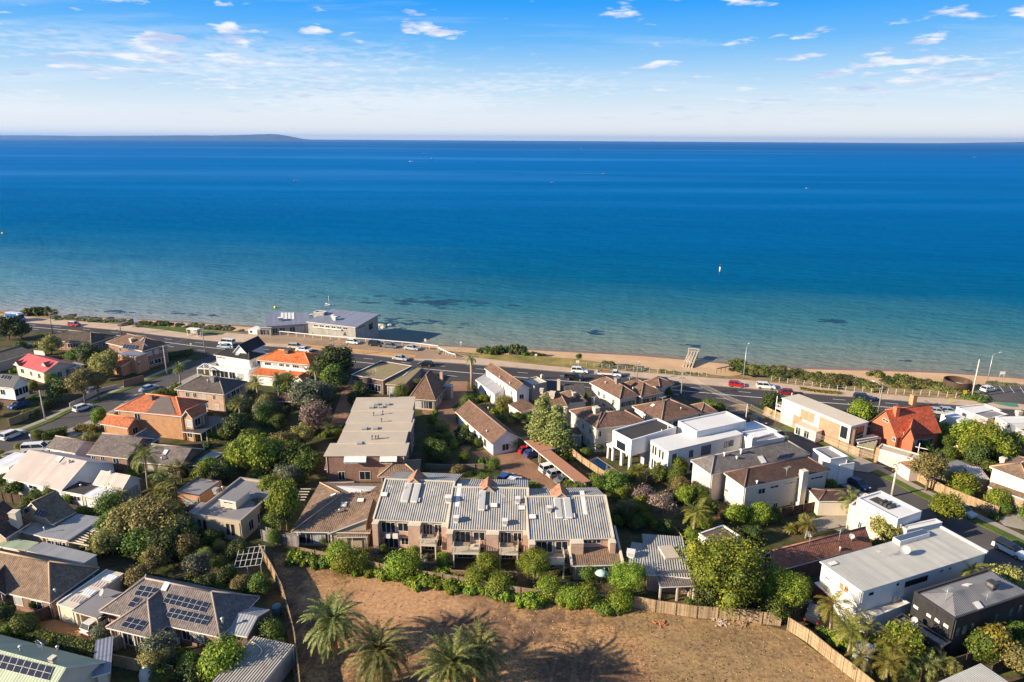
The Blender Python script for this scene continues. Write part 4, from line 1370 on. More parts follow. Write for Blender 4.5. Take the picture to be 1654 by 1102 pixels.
h.winp(k2,0,('H',405,548),('H',480,575),mull=1)
k3=h.block(('H',14,480),('H',210,515),3.0,p2=('H',385,392),roof='flat',rmat=m_flatgrey,wall=brick_o,over=0,rise=0,ph=.15,trim=trimd)
o,d,n,ln=h.wall_frame(k3,0)
mb=MB();mb.box(o+d*ln*.62+n*.03+Vector((0,0,1.2)),d*ln*.3,n*.03,(0,0,1.15));h.part('garage_door',mb,board_mat('grey door',(.33,.32,.3),.5,False,.1))
k4=h.block(('H',118,640),('H',190,648),2.9,depth=3.4,roof='flat',rmat=m_flatgrey,wall=beige,over=.1,rise=0)
h.vent(k,('H',400,455),.5);h.cooler(k,('H',345,480),.8,.45,alum)
# ------ centre
h=House('apartment_building',('B',760,1040),'long apartment block with stepped beige flat roofs and white awnings','apartment block')
us=[((482,1008),(1008,1004),(1003,925),5.6),((566,930),(1003,925),(1038,850),5.75),((602,850),(1038,850),(1020,775),5.9),((622,800),(1040,795),(1050,720),6.0),((655,722),(1050,715),(1072,632),6.15)]
ks=[]
for A,Bq,C,z in us:
 k=h.block(('B',)+A,('B',)+Bq,z,p2=('B',)+C,roof='flat',rmat=m_flatbeige,wall=brick_r,over=.25,rise=0,trim=trimc)
 ks.append(k)
 h.auto(k,1,[(3.4,4.8),(.5,2.2)],2,1.4,seed=50+len(ks));h.auto(k,3,[(3.4,4.8)],1,1.2,seed=60+len(ks))
k=ks[0]
for(m1,m2)in((('B',615,1018),('B',755,1060)),(('B',842,1014),('B',950,1058))):
 h.winp(k,0,m1,m2,mull=2)
 a,b=P((m1[0],m1[1],m1[2]-6),5.4),P((m2[0],m2[1],m1[2]-6),5.4)
 mb=MB();out=-k.v
 mb.slab([[a+out*.95+Vector((0,0,-.75)),b+out*.95+Vector((0,0,-.75)),b+out*.02,a+out*.02]],.05);h.part('awning',mb,trimw)
h.auto(k,0,[(.4,2.2)],3,1.6,seed=57)
for m,i in((('B',820,685),4),(('B',890,685),4),(('B',790,704),4),(('B',850,702),4),(('B',745,840),2),(('B',815,838),2),(('B',715,932),0)):
 h.skylight(ks[i],m,1.0,1.0,curtain,.3)
for m,i in((('B',858,745),3),(('B',850,795),3),(('B',800,755),3),(('B',790,905),1),(('B',812,905),1),(('B',830,903),1),(('B',905,640),4)):
 h.vent(ks[i],m,.7,.12,trimg)
h=House('courtyard_wall',('I',540,190),'dark brick courtyard wall below the awnings of the apartment block','wall')
k=h.block(('I',400,200),('I',660,190),1.9,depth=.3,roof='flat',rmat=brick_d,wall=brick_d,over=.01,rise=0)
h=House('garden_pavilion',('I',1010,160),'small pavilion with a ribbed brown roof behind the first townhouse','pavilion')
k=h.block(('I',850,152),('I',1185,142),2.7,depth=6.5,roof='hip',axis='u',rmat=t_tan,wall=brick_d,rise=1.4,over=.5)
h.auto(k,0,[(.5,2.1)],3,1.6,seed=71)
h=House('tiled_awning',('I',520,70),'narrow strip of red tiled awning along the foot of the apartment block','awning')
k=h.block(('I',420,90),('I',840,82),2.6,depth=2.6,roof='shed',rmat=t_rbrown,walls=False,over=0,rise=.9)
for t in(.05,.35,.65,.95):
 h.lbox('post',k,k.W*t-.07,k.W*t+.07,.1,.24,0,2.5,trimb)
 # ---- row of townhouses
h=House('townhouse_row',('J',500,860),'row of brick townhouses with long grey ribbed roofs facing the bare lot','townhouses')
GR=[(('I',818,495),('I',1412,522),('I',1440,192)),(('J',112,574),('J',764,586),('J',738,246)),(('J',772,660),('J',1458,646),('J',1335,306))]
tk=[]
for A,Bq,rg in GR:
 k=h.block(A,Bq,5.3,ridge=rg,roof='gable',axis='u',rmat=m_rib,wall=brick_p,rise=2.7,over=.35,trim=trimc)
 tk.append(k)
for gi,k in enumerate(tk):
 nfin=3
 for i in range(nfin):
  x=[0.15,k.W*.5,k.W-.55][i]
  h.lbox('party_wall',k,x-.15,x+(1.7 if i==1 else.7),-.95,1.0,0,5.05,brick_p)
  h.lbox('coping',k,x-.22,x+(1.77 if i==1 else.77),-1.02,1.0,5.05,5.14,trimc)
 h.lbox('verge_flashing',k,-.16,.16,-.02,k.D/2,5.3,5.3,trimc)if False else None
 mb=MB()
 for x in(0.0,k.W):
  mb.box((k.L(x,0)+k.L(x,k.D/2))/2+Vector((0,0,.08)),k.u*.14,(k.L(x,k.D/2)-k.L(x,0))/2,Vector((0,0,.09)))
 mb.box((k.L(0,k.D/2)+k.L(k.W,k.D/2))/2+Vector((0,0,.06)),(k.L(k.W,k.D/2)-k.L(0,k.D/2))/2,k.v*.16,(0,0,.07))
 h.part('flashing',mb,trimc)
 for ui in range(2):
  x0=(0.9 if ui==0 else k.W*.5+1.75);x1=(k.W*.5-.2 if ui==0 else k.W-.75)
  w=x1-x0
  if gi==2 and ui==1:
   h.win(k,0,(x0+w*.25)/k.W,1.5,4.2,4.9,trimw,glassd,1);h.win(k,0,(x0+w*.6)/k.W,1.5,4.2,4.9,trimw,glassd,1)
   continue
  o,d,n,ln=h.wall_frame(k,0)
  h.win_at(o+d*(x0+w*.28-k.over),d,n,w*.48,2.85,4.75,trimw,glassd,2,'sliding_door')
  h.win_at(o+d*(x0+w*.78-k.over),d,n,w*.36,3.2,4.7,trimw,glassd,1)
  h.win_at(o+d*(x0+w*.35-k.over),d,n,w*.5,.1,2.1,trimw,glassd,2,'sliding_door')
  h.win_at(o+d*(x0+w*.82-k.over),d,n,w*.26,.8,2.1,trimw,glassd,1)
  if gi==0 and ui==0:
   h.lbox('air_conditioner',k,x0+.9,x0+1.7,-.45,-.05,2.3,3.0,trimw);h.lbox('air_conditioner',k,x0+2.1,x0+2.9,-.45,-.05,2.3,3.0,trimw)
   kk=h.block(('I',885,645),('I',1028,640),2.1,depth=2.0,roof='gable',axis='v',rmat=t_terra,walls=False,rise=.7,over=0)
   continue
  bx0,bx1=x0+.1,x0+w*.82
  h.lbox('balcony_floor',k,bx0,bx1,-2.3,0.3,2.45,2.68,trimc)
  h.rail(k,bx0+.05,bx1-.05,-2.25,.2,2.68,1.0,trimc,.14)
  for x in(bx0+.15,bx1-.15):
   h.lbox('post',k,x-.09,x+.09,-2.2,-2.02,0,2.45,trimc)
  h.lbox('table',k,bx0+w*.3,bx0+w*.3+1.0,-1.3,-.6,3.38,3.45,timber);h.lbox('table_leg',k,bx0+w*.3+.45,bx0+w*.3+.55,-1.0,-.9,2.68,3.38,timber)
  h.lbox('courtyard_wall',k,x0,x0+w*.8,-4.6,-4.35,0,1.2,brick_r)
for k,ms in((tk[0],[('I',1147,200)]),(tk[1],[('J',437,262)]),(tk[2],[('J',1035,318)])):
 for m in ms:
  p,n,d,sl=h.hit(k,m)
  up=Vector((0,0,1));c=p-k.v*.2
  mb=MB()
  ap=c+up*1.0
  ga,gb_=c-k.u*1.35-up*.2,c+k.u*1.35-up*.2;w3=k.v*3
  mb.poly([ga,gb_,ap]);mb.poly([gb_+w3,ga+w3,ap+w3]);mb.poly([ga,ga+w3,gb_+w3,gb_])
  h.part('gablet_wall',mb,brick_p)
  mb=MB();mb.slab([[c-k.u*1.55-up*.4-k.v*.15,ap+up*.02-k.v*.15,ap+up*.02+k.v*3.1,c-k.u*1.55-up*.4+k.v*3.1][::-1],[ap+up*.02-k.v*.15,c+k.u*1.55-up*.4-k.v*.15,c+k.u*1.55-up*.4+k.v*3.1,ap+up*.02+k.v*3.1][::-1]],.12,0,1)
  h.part('gablet_roof',mb,[tile_mat('faded terracotta tile',(0.36,0.18,0.11)),trimc,trimc])
  for q in(-1,1):
   if k is tk[1]and q>0:
    continue
   c2=c+k.u*q*.75-sl*2.2
   mb=MB();mb.box(c2+n*.16,k.u*.52,sl*2.0,n*.16);f=h.part('roof_light',mb,trimw)
   mb=MB();mb.box(c2+n*.33,k.u*.42,sl*1.85,n*.012);mb.build('pane',curtain,f)
for k,ms in((tk[0],[('I',905,300),('I',1168,345)]),(tk[1],[('J',490,388),('J',410,405)]),(tk[2],[('J',802,480),('J',1118,472),('J',715,408)])):
 for m in ms:
  h.skylight(k,m,1.1,.9,trimw,.22)
for k,m,s in((tk[1],('J',122,350),1.0),(tk[1],('J',185,515),.8),(tk[1],('J',578,540),.8),(tk[1],('J',682,360),.8),(tk[2],('J',935,435),.7)):
 h.cooler(k,m,s,.55,trimw)
for k,m,a in((tk[0],('I',970,285),.3),(tk[0],('I',1310,315),1.1),(tk[1],('J',260,355),.5),(tk[1],('J',570,365),2.0),(tk[2],('J',1230,420),.8)):
 h.antenna(k,m,1.5,a)
for k,m in((tk[1],('J',202,300)),(tk[2],('J',1060,400)),(tk[2],('J',1215,360))):
 p,n,d,sl=h.hit(k,m);mb=MB();mb.box(p+n*.03,k.u*.35,sl*2.4,n*.02);h.part('clear_sheet',mb,trimw)
h=House('tiled_villa',('I',460,660),'villa with a wide brown tiled roof at the left end of the townhouse row')
k=h.block(('I',150,596),('I',790,604),2.9,ridge=('I',700,264),roof='hip',hipend='left',axis='u',rmat=t_tan,wall=brick_p,rise=2.9,over=.6)
h.skylight(k,('I',580,378),1.0,1.0,trimw);h.skylight(k,('I',714,344),1.1,.8,trimw);h.skylight(k,('I',495,300),.6,1.0,trimw);h.vent(k,('I',720,290),.5);h.vent(k,('I',545,440),.5)
h.auto(k,0,[(.4,2.2)],3,1.8,seed=81,lo=.05,hi=.55);h.auto(k,3,[(.8,2.2)],2,1.4,seed=82)
k2=h.block(('I',445,612),('I',772,606),2.75,depth=8.0,roof='shed',side='right',rmat=t_tan,wall=beige,rise=2.5,over=.3)
k3=h.block(('I',520,640),('I',768,636),2.3,depth=2.3,roof='shed',rmat=t_tan,walls=False,over=0,rise=.8)
for t in(.03,.5,.97):
 h.lbox('post',k3,k3.W*t-.06,k3.W*t+.06,.08,.2,0,2.2,trimc)
for i in range(5):
 a=P(('I',222+i*12,338-i*22),2.6);mb=MB();mb.box(a,(.9,0,0),(0,.05,0),(0,0,.07));h.part('pergola_beam',mb,trimc)
h=House('tiled_annex',('J',1320,930),'low annex with a sloping brown tiled roof at the right end of the townhouse row','annex')
k=h.block(('J',1120,872),('J',1535,862),2.7,depth=7.0,roof='shed',rmat=t_tan,wall=brick_p,rise=1.9,over=.4)
h.auto(k,0,[(.8,2.1)],3,1.3,seed=84)
for x in(0,k.W):
 mb=MB();mb.box((k.L(x,0)+k.L(x,k.D))/2+Vector((0,0,.1)),k.u*.16,(k.L(x,k.D)-k.L(x,0))/2,(0,0,.2));h.part('parapet',mb,trimc)
h=House('ribbed_bungalow',('N',400,500),'bungalow with a diagonal grey ribbed roof and brown porch beside the bright green tree')
k=h.block(('N',190,340),('N',508,366),2.9,p2=('N',258,60),roof='flat',rmat=m_rib,wall=brick_p,over=.3,rise=0)
k=h.block(('N',60,268),('N',200,290),2.86,depth=6.0,roof='flat',rmat=m_rib,wall=brick_p,over=.3,rise=0)
k2=h.block(('N',290,430),('N',543,420),2.5,depth=3.0,roof='shed',rmat=t_greyb,walls=False,over=0,rise=.5)
for t in(.02,.5,.97):
 h.lbox('post',k2,k2.W*t-.12,k2.W*t+.12,.08,.3,0,2.4,trimc)
k3=h.block(('N',325,222),('N',425,214),3.4,p2=('N',408,130),roof='flat',rmat=m_flatbeige,wall=beige,over=.05,rise=0)
k4=h.block(('N',505,410),('N',585,400),2.5,depth=4.5,roof='flat',rmat=m_flatcream,wall=beige,over=.1,rise=0)
h.cooler(k,('N',82,215),1.1,.6,trimw)
# ---- behind the court
h=House('flat_roof_house',('a3',200,880),'house with two olive flat roofs edged in white beside the coast road')
k=h.block(('a3',-260,690),('a3',150,765),3.4,p2=('a3',425,562),roof='flat',rmat=m_flatolive,wall=brick_d,over=.0,rise=0,ph=.35)
h.auto(k,0,[(.5,2.4)],4,2.0,seed=91)
k2=h.block(('a3',175,790),('a3',408,808),3.2,p2=('a3',655,585),roof='flat',rmat=m_flatolive,wall=brick_t,over=.3,rise=0,trim=trimc)
h.auto(k2,0,[(.4,2.4)],2,2.4,seed=92);h.antenna(k,('a3',60,690),2.0)
mb=MB();p0,p1=P(('a3',400,690),3.25),P(('a3',520,590),3.25);mb.box((p0+p1)/2,(p1-p0)/2,(0.15,0.1,0),(0,0,.06));h.part('roof_pipe',mb,trimw)
h=House('steep_roof_house',('a3',850,1000),'house with a very steep brown tiled roof and white fascia between drive and flat roofs')
k=h.block(('a3',470,975),('a3',818,1000),2.8,p2=('a3',1015,815),roof='hip',axis='v',rmat=t_brown,wall=brick_p,rise=5.0,over=.5,trim=trimc)
h.auto(k,0,[(.3,2.3)],3,1.7,seed=93);h.auto(k,1,[(.6,2.2)],4,1.3,seed=94)
h.chimney(k,('a3',890,690),.7,.7,.9,brick_p)
k2=h.block(('a3',1010,820),('a3',1045,790),3.6,depth=4,roof='flat',rmat=m_grey,wall=brick_p,over=.1,rise=0)
h=House('hip_villa',('B',1500,960),'low villa with a long brown tiled roof beside the clipped bushes of the court')
k=h.block(('B',1318,728),('B',1552,936),2.9,ridge=('B',1548,772),roof='gable',axis='u',rmat=t_brown,wall=white,rise=2.2,over=.55)
h.auto(k,0,[(.4,2.2)],5,1.4,seed=95);h.vent(k,('B',1520,860),.4);h.vent(k,('B',1530,712),.4)
h.win(k,1,.5,1.6,.6,2.1)
h=House('white_townhouse',('a4',100,800),'long white two storey townhouse with a brown gable roof near the coast palm')
k=h.block(('a3',1435,592),('a4',265,720),5.6,ridge=('a4',372,643),roof='gable',axis='u',rmat=t_brown,wall=white,rise=1.4,over=.3)
h.auto(k,0,[(3.4,4.6),(.8,2.0)],7,.8,seed=96);h.vent(k,('a4',55,560),.5);h.vent(k,('a4',185,640),.5)
h.win(k,1,.4,1.2,3.2,4.4)
h=House('garage',('a3',1450,900),'white garage with a grey gabled roof beside the long white townhouse','garage')
k=h.block(('a3',1318,735),('a3',1566,922),2.9,depth=5.0,roof='gable',axis='u',rmat=m_grey,wall=white,rise=1.0,over=.15)
h.auto(k,0,[(.8,2.0)],3,1.2,seed=97)
h=House('garage',('a4',240,980),'small cream garage with a brown shed roof below the long white townhouse','garage')
k=h.block(('a4',165,890),('a4',325,995),2.6,depth=4.2,roof='shed',rmat=t_brown,wall=cream,rise=.6,over=.15)
h=House('rendered_block',('a4',500,700),'low rendered block with a cream flat roof at the coast road','building')
k=h.block(('a4',352,585),('a4',475,655),4.0,p2=('a4',645,615),roof='flat',rmat=m_flatcream,wall=greyr,over=.0,rise=0,ph=.25,trim=trimc)
h.chimney(k,('a4',590,560),.5,.5,.8,trimc)
h=House('cream_townhouse',('a4',600,1000),'cream townhouse with a brown hip roof behind the tall cypress like trees')
k=h.block(('a4',508,878),('a4',922,922),5.6,p3=('a4',335,768),roof='hip',rmat=t_brown,wall=cream,rise=2.1,over=.4)
h.auto(k,3,[(3.3,4.6),(.7,2.0)],3,.9,seed=98);h.auto(k,0,[(3.3,4.6),(.7,2.0)],3,1.1,seed=99)
h.cooler(k,('a4',725,800),1.2,.9);h.cooler(k,('a4',590,740),.8,.6);h.vent(k,('a4',495,690),.5)
k2=h.block(('a4',930,880),('a4',1170,850),5.3,depth=6.5,roof='hip',rmat=t_brown,wall=cream,rise=1.4,over=.3)
h.cooler(k2,('a4',1000,795),.8,.7)
k3=h.block(('a4',880,770),('a4',1140,775),4.2,depth=5.5,roof='shed',rmat=t_char,wall=cream,rise=.8,over=.2)
h.chimney(k3,('a4',805,660),.7,.7,1.5,trimc)
h=House('cream_townhouse',('C',700,900),'cream townhouse with crossing brown roofs and a rooftop cooler beside the white modern house')
k=h.block(('C',468,720),('C',640,836),5.6,depth=8.5,roof='hip',rmat=t_brown,wall=cream,rise=1.9,over=.4)
h.auto(k,0,[(3.3,4.6),(.7,2.0)],3,.8,seed=101);h.cooler(k,('C',640,735),1.2,.9);h.antenna(k,('C',627,700),2.4)
k2=h.block(('C',640,837),('C',972,798),5.5,depth=7.5,roof='hip',rmat=t_brown,wall=cream,rise=1.7,over=.4)
h.winp(k2,0,('C',650,850),('C',675,890));h.winp(k2,0,('C',745,838),('C',792,862),mull=2);h.winp(k2,0,('C',855,822),('C',945,848),mull=3)
h.auto(k2,0,[(.5,2.1)],4,1.4,seed=103)
h.block(('C',462,880),('C',552,875),2.7,depth=4.0,roof='flat',rmat=m_flatdark,wall=greyr,over=.1,rise=0)
h=House('hip_townhouse',('C',800,700),'tan two storey house with a broad brown hip roof at the coast road')
k=h.block(('C',598,545),('C',790,650),5.5,p2=('C',930,632),roof='hip',rmat=t_brown,wall=cream,rise=2.0,over=.45)
h.auto(k,0,[(3.2,4.5),(.7,2.1)],3,1.0,seed=105);h.auto(k,1,[(3.2,4.5),(.7,2.1)],3,1.4,seed=106)
h.cooler(k,('C',775,545),1.1,.9,trimg);h.vent(k,('C',700,552),.5);h.vent(k,('C',875,588),.5)
k2=h.block(('C',925,634),('C',1068,605),5.4,depth=9,roof='hip',rmat=t_brown,wall=beige,rise=1.9,over=.45)
h.antenna(k2,('C',852,570),2.4);h.auto(k2,0,[(3.2,4.5),(.7,2.1)],2,1.6,seed=107)
h.block(('a5',280,610),('a5',520,690),3.2,depth=6,roof='hip',rmat=t_brown,wall=cream,rise=1.4)
h=House('hip_roof_house',('C',1060,830),'house with a broad mid brown hip roof between coast road and white modern house')
k=h.block(('C',868,694),('C',1055,794),4.4,p2=('C',1335,742),roof='hip',rmat=t_brown,wall=cream,rise=2.2,over=.5)
h.auto(k,0,[(2.2,3.6)],4,1.1,seed=108);h.auto(k,1,[(2.2,3.6)],4,1.2,seed=109)
h.skylight(k,('C',1002,690),.9,.9,trimw);h.vent(k,('C',1180,715),.4);h.antenna(k,('C',1062,690),2.0)
k2=h.block(('a5',1030,1010),('a5',1260,985),4.0,depth=5,roof='hip',rmat=t_brown,wall=cream,rise=1.4,over=.4)
# ---- carports over the residents' cars
for i,(A,Bq,C,lab)in enumerate(((('C',156,890),('C',272,984),('C',402,965),'flat terracotta roofed carport next to the two tall pointed trees'),(('C',275,988),('J',1168,210),('J',1292,200),'longer flat terracotta roofed carport with white edge beside the pool wall'))):
 h=House('carport',A,lab,'carport','carports of the brick court')
 k=h.block(A,Bq,2.5,p2=C,roof='flat',rmat=m_terra,walls=False,over=0,rise=0,trim=trimw)
 n_=4+i*2
 for j in range(n_):
  for y in(.25,k.D-.25):
   p=k.L(.2+(k.W-.4)*j/(n_-1),y);mb=MB();mb.abox(p.x-.06,p.x+.06,p.y-.06,p.y+.06,0,2.32);h.part('post',mb,trimc)
 h.lbox('back_wall',k,.3,k.W-.3,k.D-.12,k.D-.02,.1,2.0,timber)
 # ------ right side
h=House('modern_house',('C',1200,1000),'large white modern house with pale flat roofs, one black roofed box and a pool terrace')
ka=h.block(('C',746,856),('C',866,920),6.2,p2=('C',1205,862),roof='flat',rmat=m_flatdark,wall=white,over=0,rise=0,ph=.3,base=3.1)
h.winp(ka,0,('C',772,905),('C',828,985),mull=0,frame=trimd)
h.vent(ka,('C',1098,838),.9,.1,trimw);h.vent(ka,('C',1058,858),.4,.09)
h.lbox('ground_floor',ka,3.6,ka.W-.6,4.2,ka.D-.5,0,3.09,white)
o=ka
h.lbox('sliding_door',ka,3.3,3.58,4.6,ka.D-1,.1,2.8,glassd)
for x,y in((.2,.2),(ka.W-.4,.2),(.2,4.0),(ka.W*.5,.2)):
 h.lbox('column',ka,x-.2,x+.3,y-.2,y+.3,0,3.1,white)
kt=h.block(('C',708,930),('C',748,952),3.2,depth=6,roof='flat',rmat=m_flatwhite,wall=white,over=0,rise=0,base=2.7)
h.lbox('column',kt,.1,.5,.1,.5,0,2.7,white)
kb=h.block(('C',985,908),('C',1102,980),5.9,p2=('C',1615,888),roof='flat',rmat=m_flatwhite,wall=white,over=0.06,rise=0,trim=alum)
for t in(.18,.32,.55,.72):
 h.win(kb,0,t,.55,3.4,5.2,trimg,glassd,0);h.win(kb,0,t,.55,.3,2.3,trimg,glassd,0)
for t,w,z0,z1 in((.08,1.0,3.0,5.0),(.3,1.0,3.4,4.9),(.5,2.4,3.2,5.2),(.78,1.1,3.7,5.0),(.85,1.1,3.7,5.0)):
 h.win(kb,1,t,w,z0,z1,trimd,glassb,1)
h.auto(kb,1,[(.5,2.3)],5,1.4,seed=111)
kc=h.block(('C',1163,795),('C',1282,862),7.0,p2=('C',1545,770),roof='flat',rmat=m_flatwhite,wall=white,over=0,rise=0,ph=.22,trim=trimw)
kd=h.block(('C',1490,835),('C',1640,905),5.0,p2=('C',1780,850),roof='flat',rmat=m_white,wall=white,over=0,rise=0,ph=.15,trim=trimw)
h.chimney(kb,('C',1632,905),1.2,1.2,.6,white,5.6)
h=House('swimming_pool',('J',1380,80),'narrow blue swimming pool beside the white modern house','pool')
pw=[P(m)for m in(('J',1275,35),('J',1335,12),('J',1492,120),('J',1425,145))]
mb=MB();mb.poly([Vector((p.x,p.y,.16))for p in pw]);mp_,nt_,b_=new_mat('pool water');b_.inputs['Base Color'].default_value=(.012,.10,.23,1);b_.inputs['Roughness'].default_value=.06
h.part('water',mb,mp_)
mb=MB();c0=sum(pw,Vector())/4
for a,b in zip(pw,pw[1:]+pw[:1]):
 a2,b2=a+(a-c0).normalized()*.9,b+(b-c0).normalized()*.9
 mb.poly([Vector((a.x,a.y,.2)),Vector((b.x,b.y,.2)),Vector((b2.x,b2.y,.2)),Vector((a2.x,a2.y,.2))][::-1]);mb.poly([Vector((a2.x,a2.y,0)),Vector((b2.x,b2.y,0)),Vector((b2.x,b2.y,.2)),Vector((a2.x,a2.y,.2))])
h.part('surround',mb,g_walk)
h=House('duplex_house',('K',900,560),'cream two storey duplex house with one grey and one dark brown tiled roof')
kb=h.block(('K',842,334),('K',1645,165),5.6,p3=('K',652,226),roof='hip',rmat=t_grey,wall=pinkw,rise=1.9,over=.35)
h.winp(kb,3,('K',745,310),('K',815,425),mull=1,glass=curtain);h.winp(kb,3,('K',700,440),('K',760,475),mull=1)
h.vent(kb,('K',952,185),.6,.13,trimw);h.vent(kb,('K',1085,165),.8,.16,trimw);h.vent(kb,('K',1052,208),.4,.12,trimw)
h.skylight(kb,('K',1255,215),1.2,1.6,trimw)
h.solar(kb,('K',1365,215),('K',1480,195),('K',1400,180),6,1)
kf=h.block(('K',1112,438),('L',192,280),5.6,p3=('K',905,328),roof='hip',rmat=t_dbrown,wall=cream,rise=1.8,over=.35)
h.winp(kf,3,('K',925,425),('K',985,475),mull=1);h.winp(kf,3,('K',930,540),('K',1020,650),mull=2)
h.winp(kf,0,('K',1225,440),('K',1282,495));h.winp(kf,0,('K',1322,415),('K',1390,450));h.winp(kf,0,('K',1445,385),('K',1530,415),mull=2);h.winp(kf,0,('L',42,320),('L',135,350),mull=2)
h.winp(kf,0,('K',1345,560),('K',1380,610));h.winp(kf,0,('K',1485,545),('K',1512,595));h.winp(kf,0,('K',1120,575),('K',1235,640),mull=2)
h.vent(kf,('K',1215,405),.4,.12,trimw);h.antenna(kf,('K',1450,350),1.8)
p=P(('K',1575,590),0);mb=MB();mb.box(p+kf.v*.5+Vector((0,0,3.4)),kf.u*.6,kf.v*.5,(0,0,3.4));h.part('chimney',mb,cream)
kg=h.block(('L',60,135),('L',192,215),5.0,depth=4.0,roof='flat',rmat=m_flatgrey,wall=white,over=0,rise=0,ph=.5,trim=trimw)
kh=h.block(('L',200,225),('L',262,265),3.4,depth=3.2,roof='flat',rmat=m_flatgrey,wall=white,over=0,rise=0,ph=.7,trim=trimw)
kk=h.block(('L',20,415),('L',104,512),2.9,p2=('L',390,444),roof='hip',rmat=t_dbrown,wall=cream,rise=.8,over=.2)
h=House('rear_deck',('D',100,940),'grey slatted roof deck with white edge behind the duplex house','terrace')
k=h.block(('D',-60,940),('D',130,905),4.8,depth=5,roof='flat',rmat=m_flatgrey,wall=white,over=0,rise=0,ph=.5,trim=trimw)
h=House('flat_roof_house',('L',500,700),'white flat roofed modern house with roof plant and side ledge on the right street')
k1=h.block(('L',335,548),('L',725,700),4.2,p2=('L',1005,665),roof='flat',rmat=m_flatcream,wall=pinkw,over=0,rise=0,ph=.18,trim=trimw)
k2=h.block(('L',395,497),('L',700,658),5.3,p2=('L',900,607),roof='flat',rmat=m_flatwhite,wall=white,over=0,rise=0,ph=.2,trim=trimw,base=4.0)
for i in range(3):
 h.lbox('roof_duct',k2,k2.W*(.35+.1*i),k2.W*(.42+.1*i),k2.D*.35,k2.D*.6,5.3,5.8,trimd)
h.lbox('roof_trough',k2,k2.W*.12,k2.W*.62,k2.D*.3,k2.D*.65,5.3,5.33,m_flatdark)
k3=h.block(('L',722,705),('L',770,735),3.9,p2=('L',1010,662),roof='flat',rmat=m_flatwhite,wall=white,over=0,rise=0,ph=.1,trim=trimw)
for t in(.2,.38,.56,.74):
 h.lbox('air_conditioner',k1,k1.W*t,k1.W*t+1.0,.4,.95,4.2,5.1,trimw)
h.auto(k3,1,[(.7,2.4)],3,1.4,seed=113);h.auto(k1,0,[(1.0,2.2)],2,.8,seed=114)
h=House('tiled_bungalow',('L',250,900),'bungalow with a worn red brown tiled roof and aerials beside the big green tree')
k=h.block(('N',1105,318),('L',508,846),2.9,ridge=('L',468,706),roof='gable',axis='u',rmat=t_rbrown,wall=brick_d,rise=2.2,over=.5)
h.antenna(k,('L',255,820),2.2);h.antenna(k,('L',30,850),2.0,1.4);h.vent(k,('L',265,885),.5);h.dish(k,('L',350,815),.4)
h=House('shed',('K',900,860),'shed with a purplish brown flat roof and white edges behind the big green tree','shed')
k=h.block(('K',742,816),('K',872,906),2.6,p2=('K',1200,915),roof='flat',rmat=plain('plum membrane',(.13,.085,.085),.8),wall=white,over=0,rise=0,ph=.12,trim=trimw)
h=House('white_house',('M',400,480),'white two storey house with a pale corrugated roof, orange shutters and a roof dish')
k=h.block(('M',432,354),('L',1385,900),6.2,p3=('M',88,132),roof='flat',rmat=m_light,wall=white,over=.25,rise=0,trim=trimw)
for m1,m2 in((('M',262,280),('M',290,345)),(('M',300,300),('M',328,370))):
 h.winp(k,3,m1,m2,mull=0,frame=orange_r,glass=plain('orange shutter',(.55,.22,.07),.7),name='shutter')
h.winp(k,3,('M',150,235),('M',190,270),mull=1);h.winp(k,3,('M',310,485),('M',345,520),mull=0,glass=plain('orange shutter',(.55,.22,.07),.7),name='shutter')
h.winp(k,0,('M',760,240),('M',920,310),mull=3,frame=trimd);h.winp(k,0,('M',688,282),('M',712,315),mull=0);h.winp(k,0,('M',1015,185),('M',1045,212));h.winp(k,0,('M',1085,165),('M',1105,192))
h.winp(k,0,('M',480,350),('M',520,390),mull=0)
h.dish(k,('M',755,80),.6);h.antenna(k,('M',550,105),1.5);h.skylight(k,('M',210,145),1.4,.8,trimw)
p,n,d,sl=h.hit(k,('L',800,800));mb=MB();mb.box(p+Vector((0,0,.35)),k.u*3.0,k.v*.6,(0,0,.35));h.part('roof_lantern',mb,trimw)
mb=MB();mb.box(p+Vector((0,0,.72)),k.u*2.9,k.v*.5,(0,0,.015));h.part('pane',mb,glassb)
mb=MB();mb.box(k.L(k.W-.2,k.D/2,6.3),k.u*.2,k.v*k.D/2,(0,0,.12));h.part('parapet',mb,trimw)
k2=h.block(('M',398,500),('M',492,566),2.7,p2=('M',785,446),roof='flat',rmat=m_flatcream,wall=white,over=.0,rise=0,ph=.15,trim=trimw)
h.cooler(k2,('M',665,420),1.0,.7,trimw)
k3=h.block(('M',72,285),('M',205,398),2.6,depth=3.0,roof='flat',rmat=m_flatwhite,wall=plain('dark red wall',(.25,.05,.03),.7),over=.1,rise=0)
h=House('black_house',('M',1000,700),'black clad two storey house with a grey ribbed roof and a row of pale windows')
k=h.block(('M',1130,566),('M',1700,372),5.9,p3=('M',790,372),roof='flat',rmat=m_flatdark,wall=blackw,over=0,rise=0,ph=.12,trim=trimd)
kr=h.block(('M',1135,552),('M',1695,362),5.98,p3=('M',842,378),roof='hip',rmat=metal_mat('mid grey ribbed',(.20,.195,.195),.3,.05),walls=False,rise=1.3,over=0,trim=trimd)
for m1,m2 in((('M',820,452),('M',858,490)),(('M',918,515),('M',955,555)),(('M',980,550),('M',1020,595)),(('M',1046,590),('M',1086,635))):
 h.winp(k,3,m1,m2,mull=0,glass=curtain)
for m1,m2 in((('M',1135,620),('M',1165,690)),(('M',1185,600),('M',1220,680)),(('M',1250,580),('M',1280,650)),(('M',1430,515),('M',1455,570)),(('M',1540,475),('M',1568,540)),(('M',1608,450),('M',1636,510))):
 h.winp(k,0,m1,m2,mull=0,frame=trimd,glass=glassb)
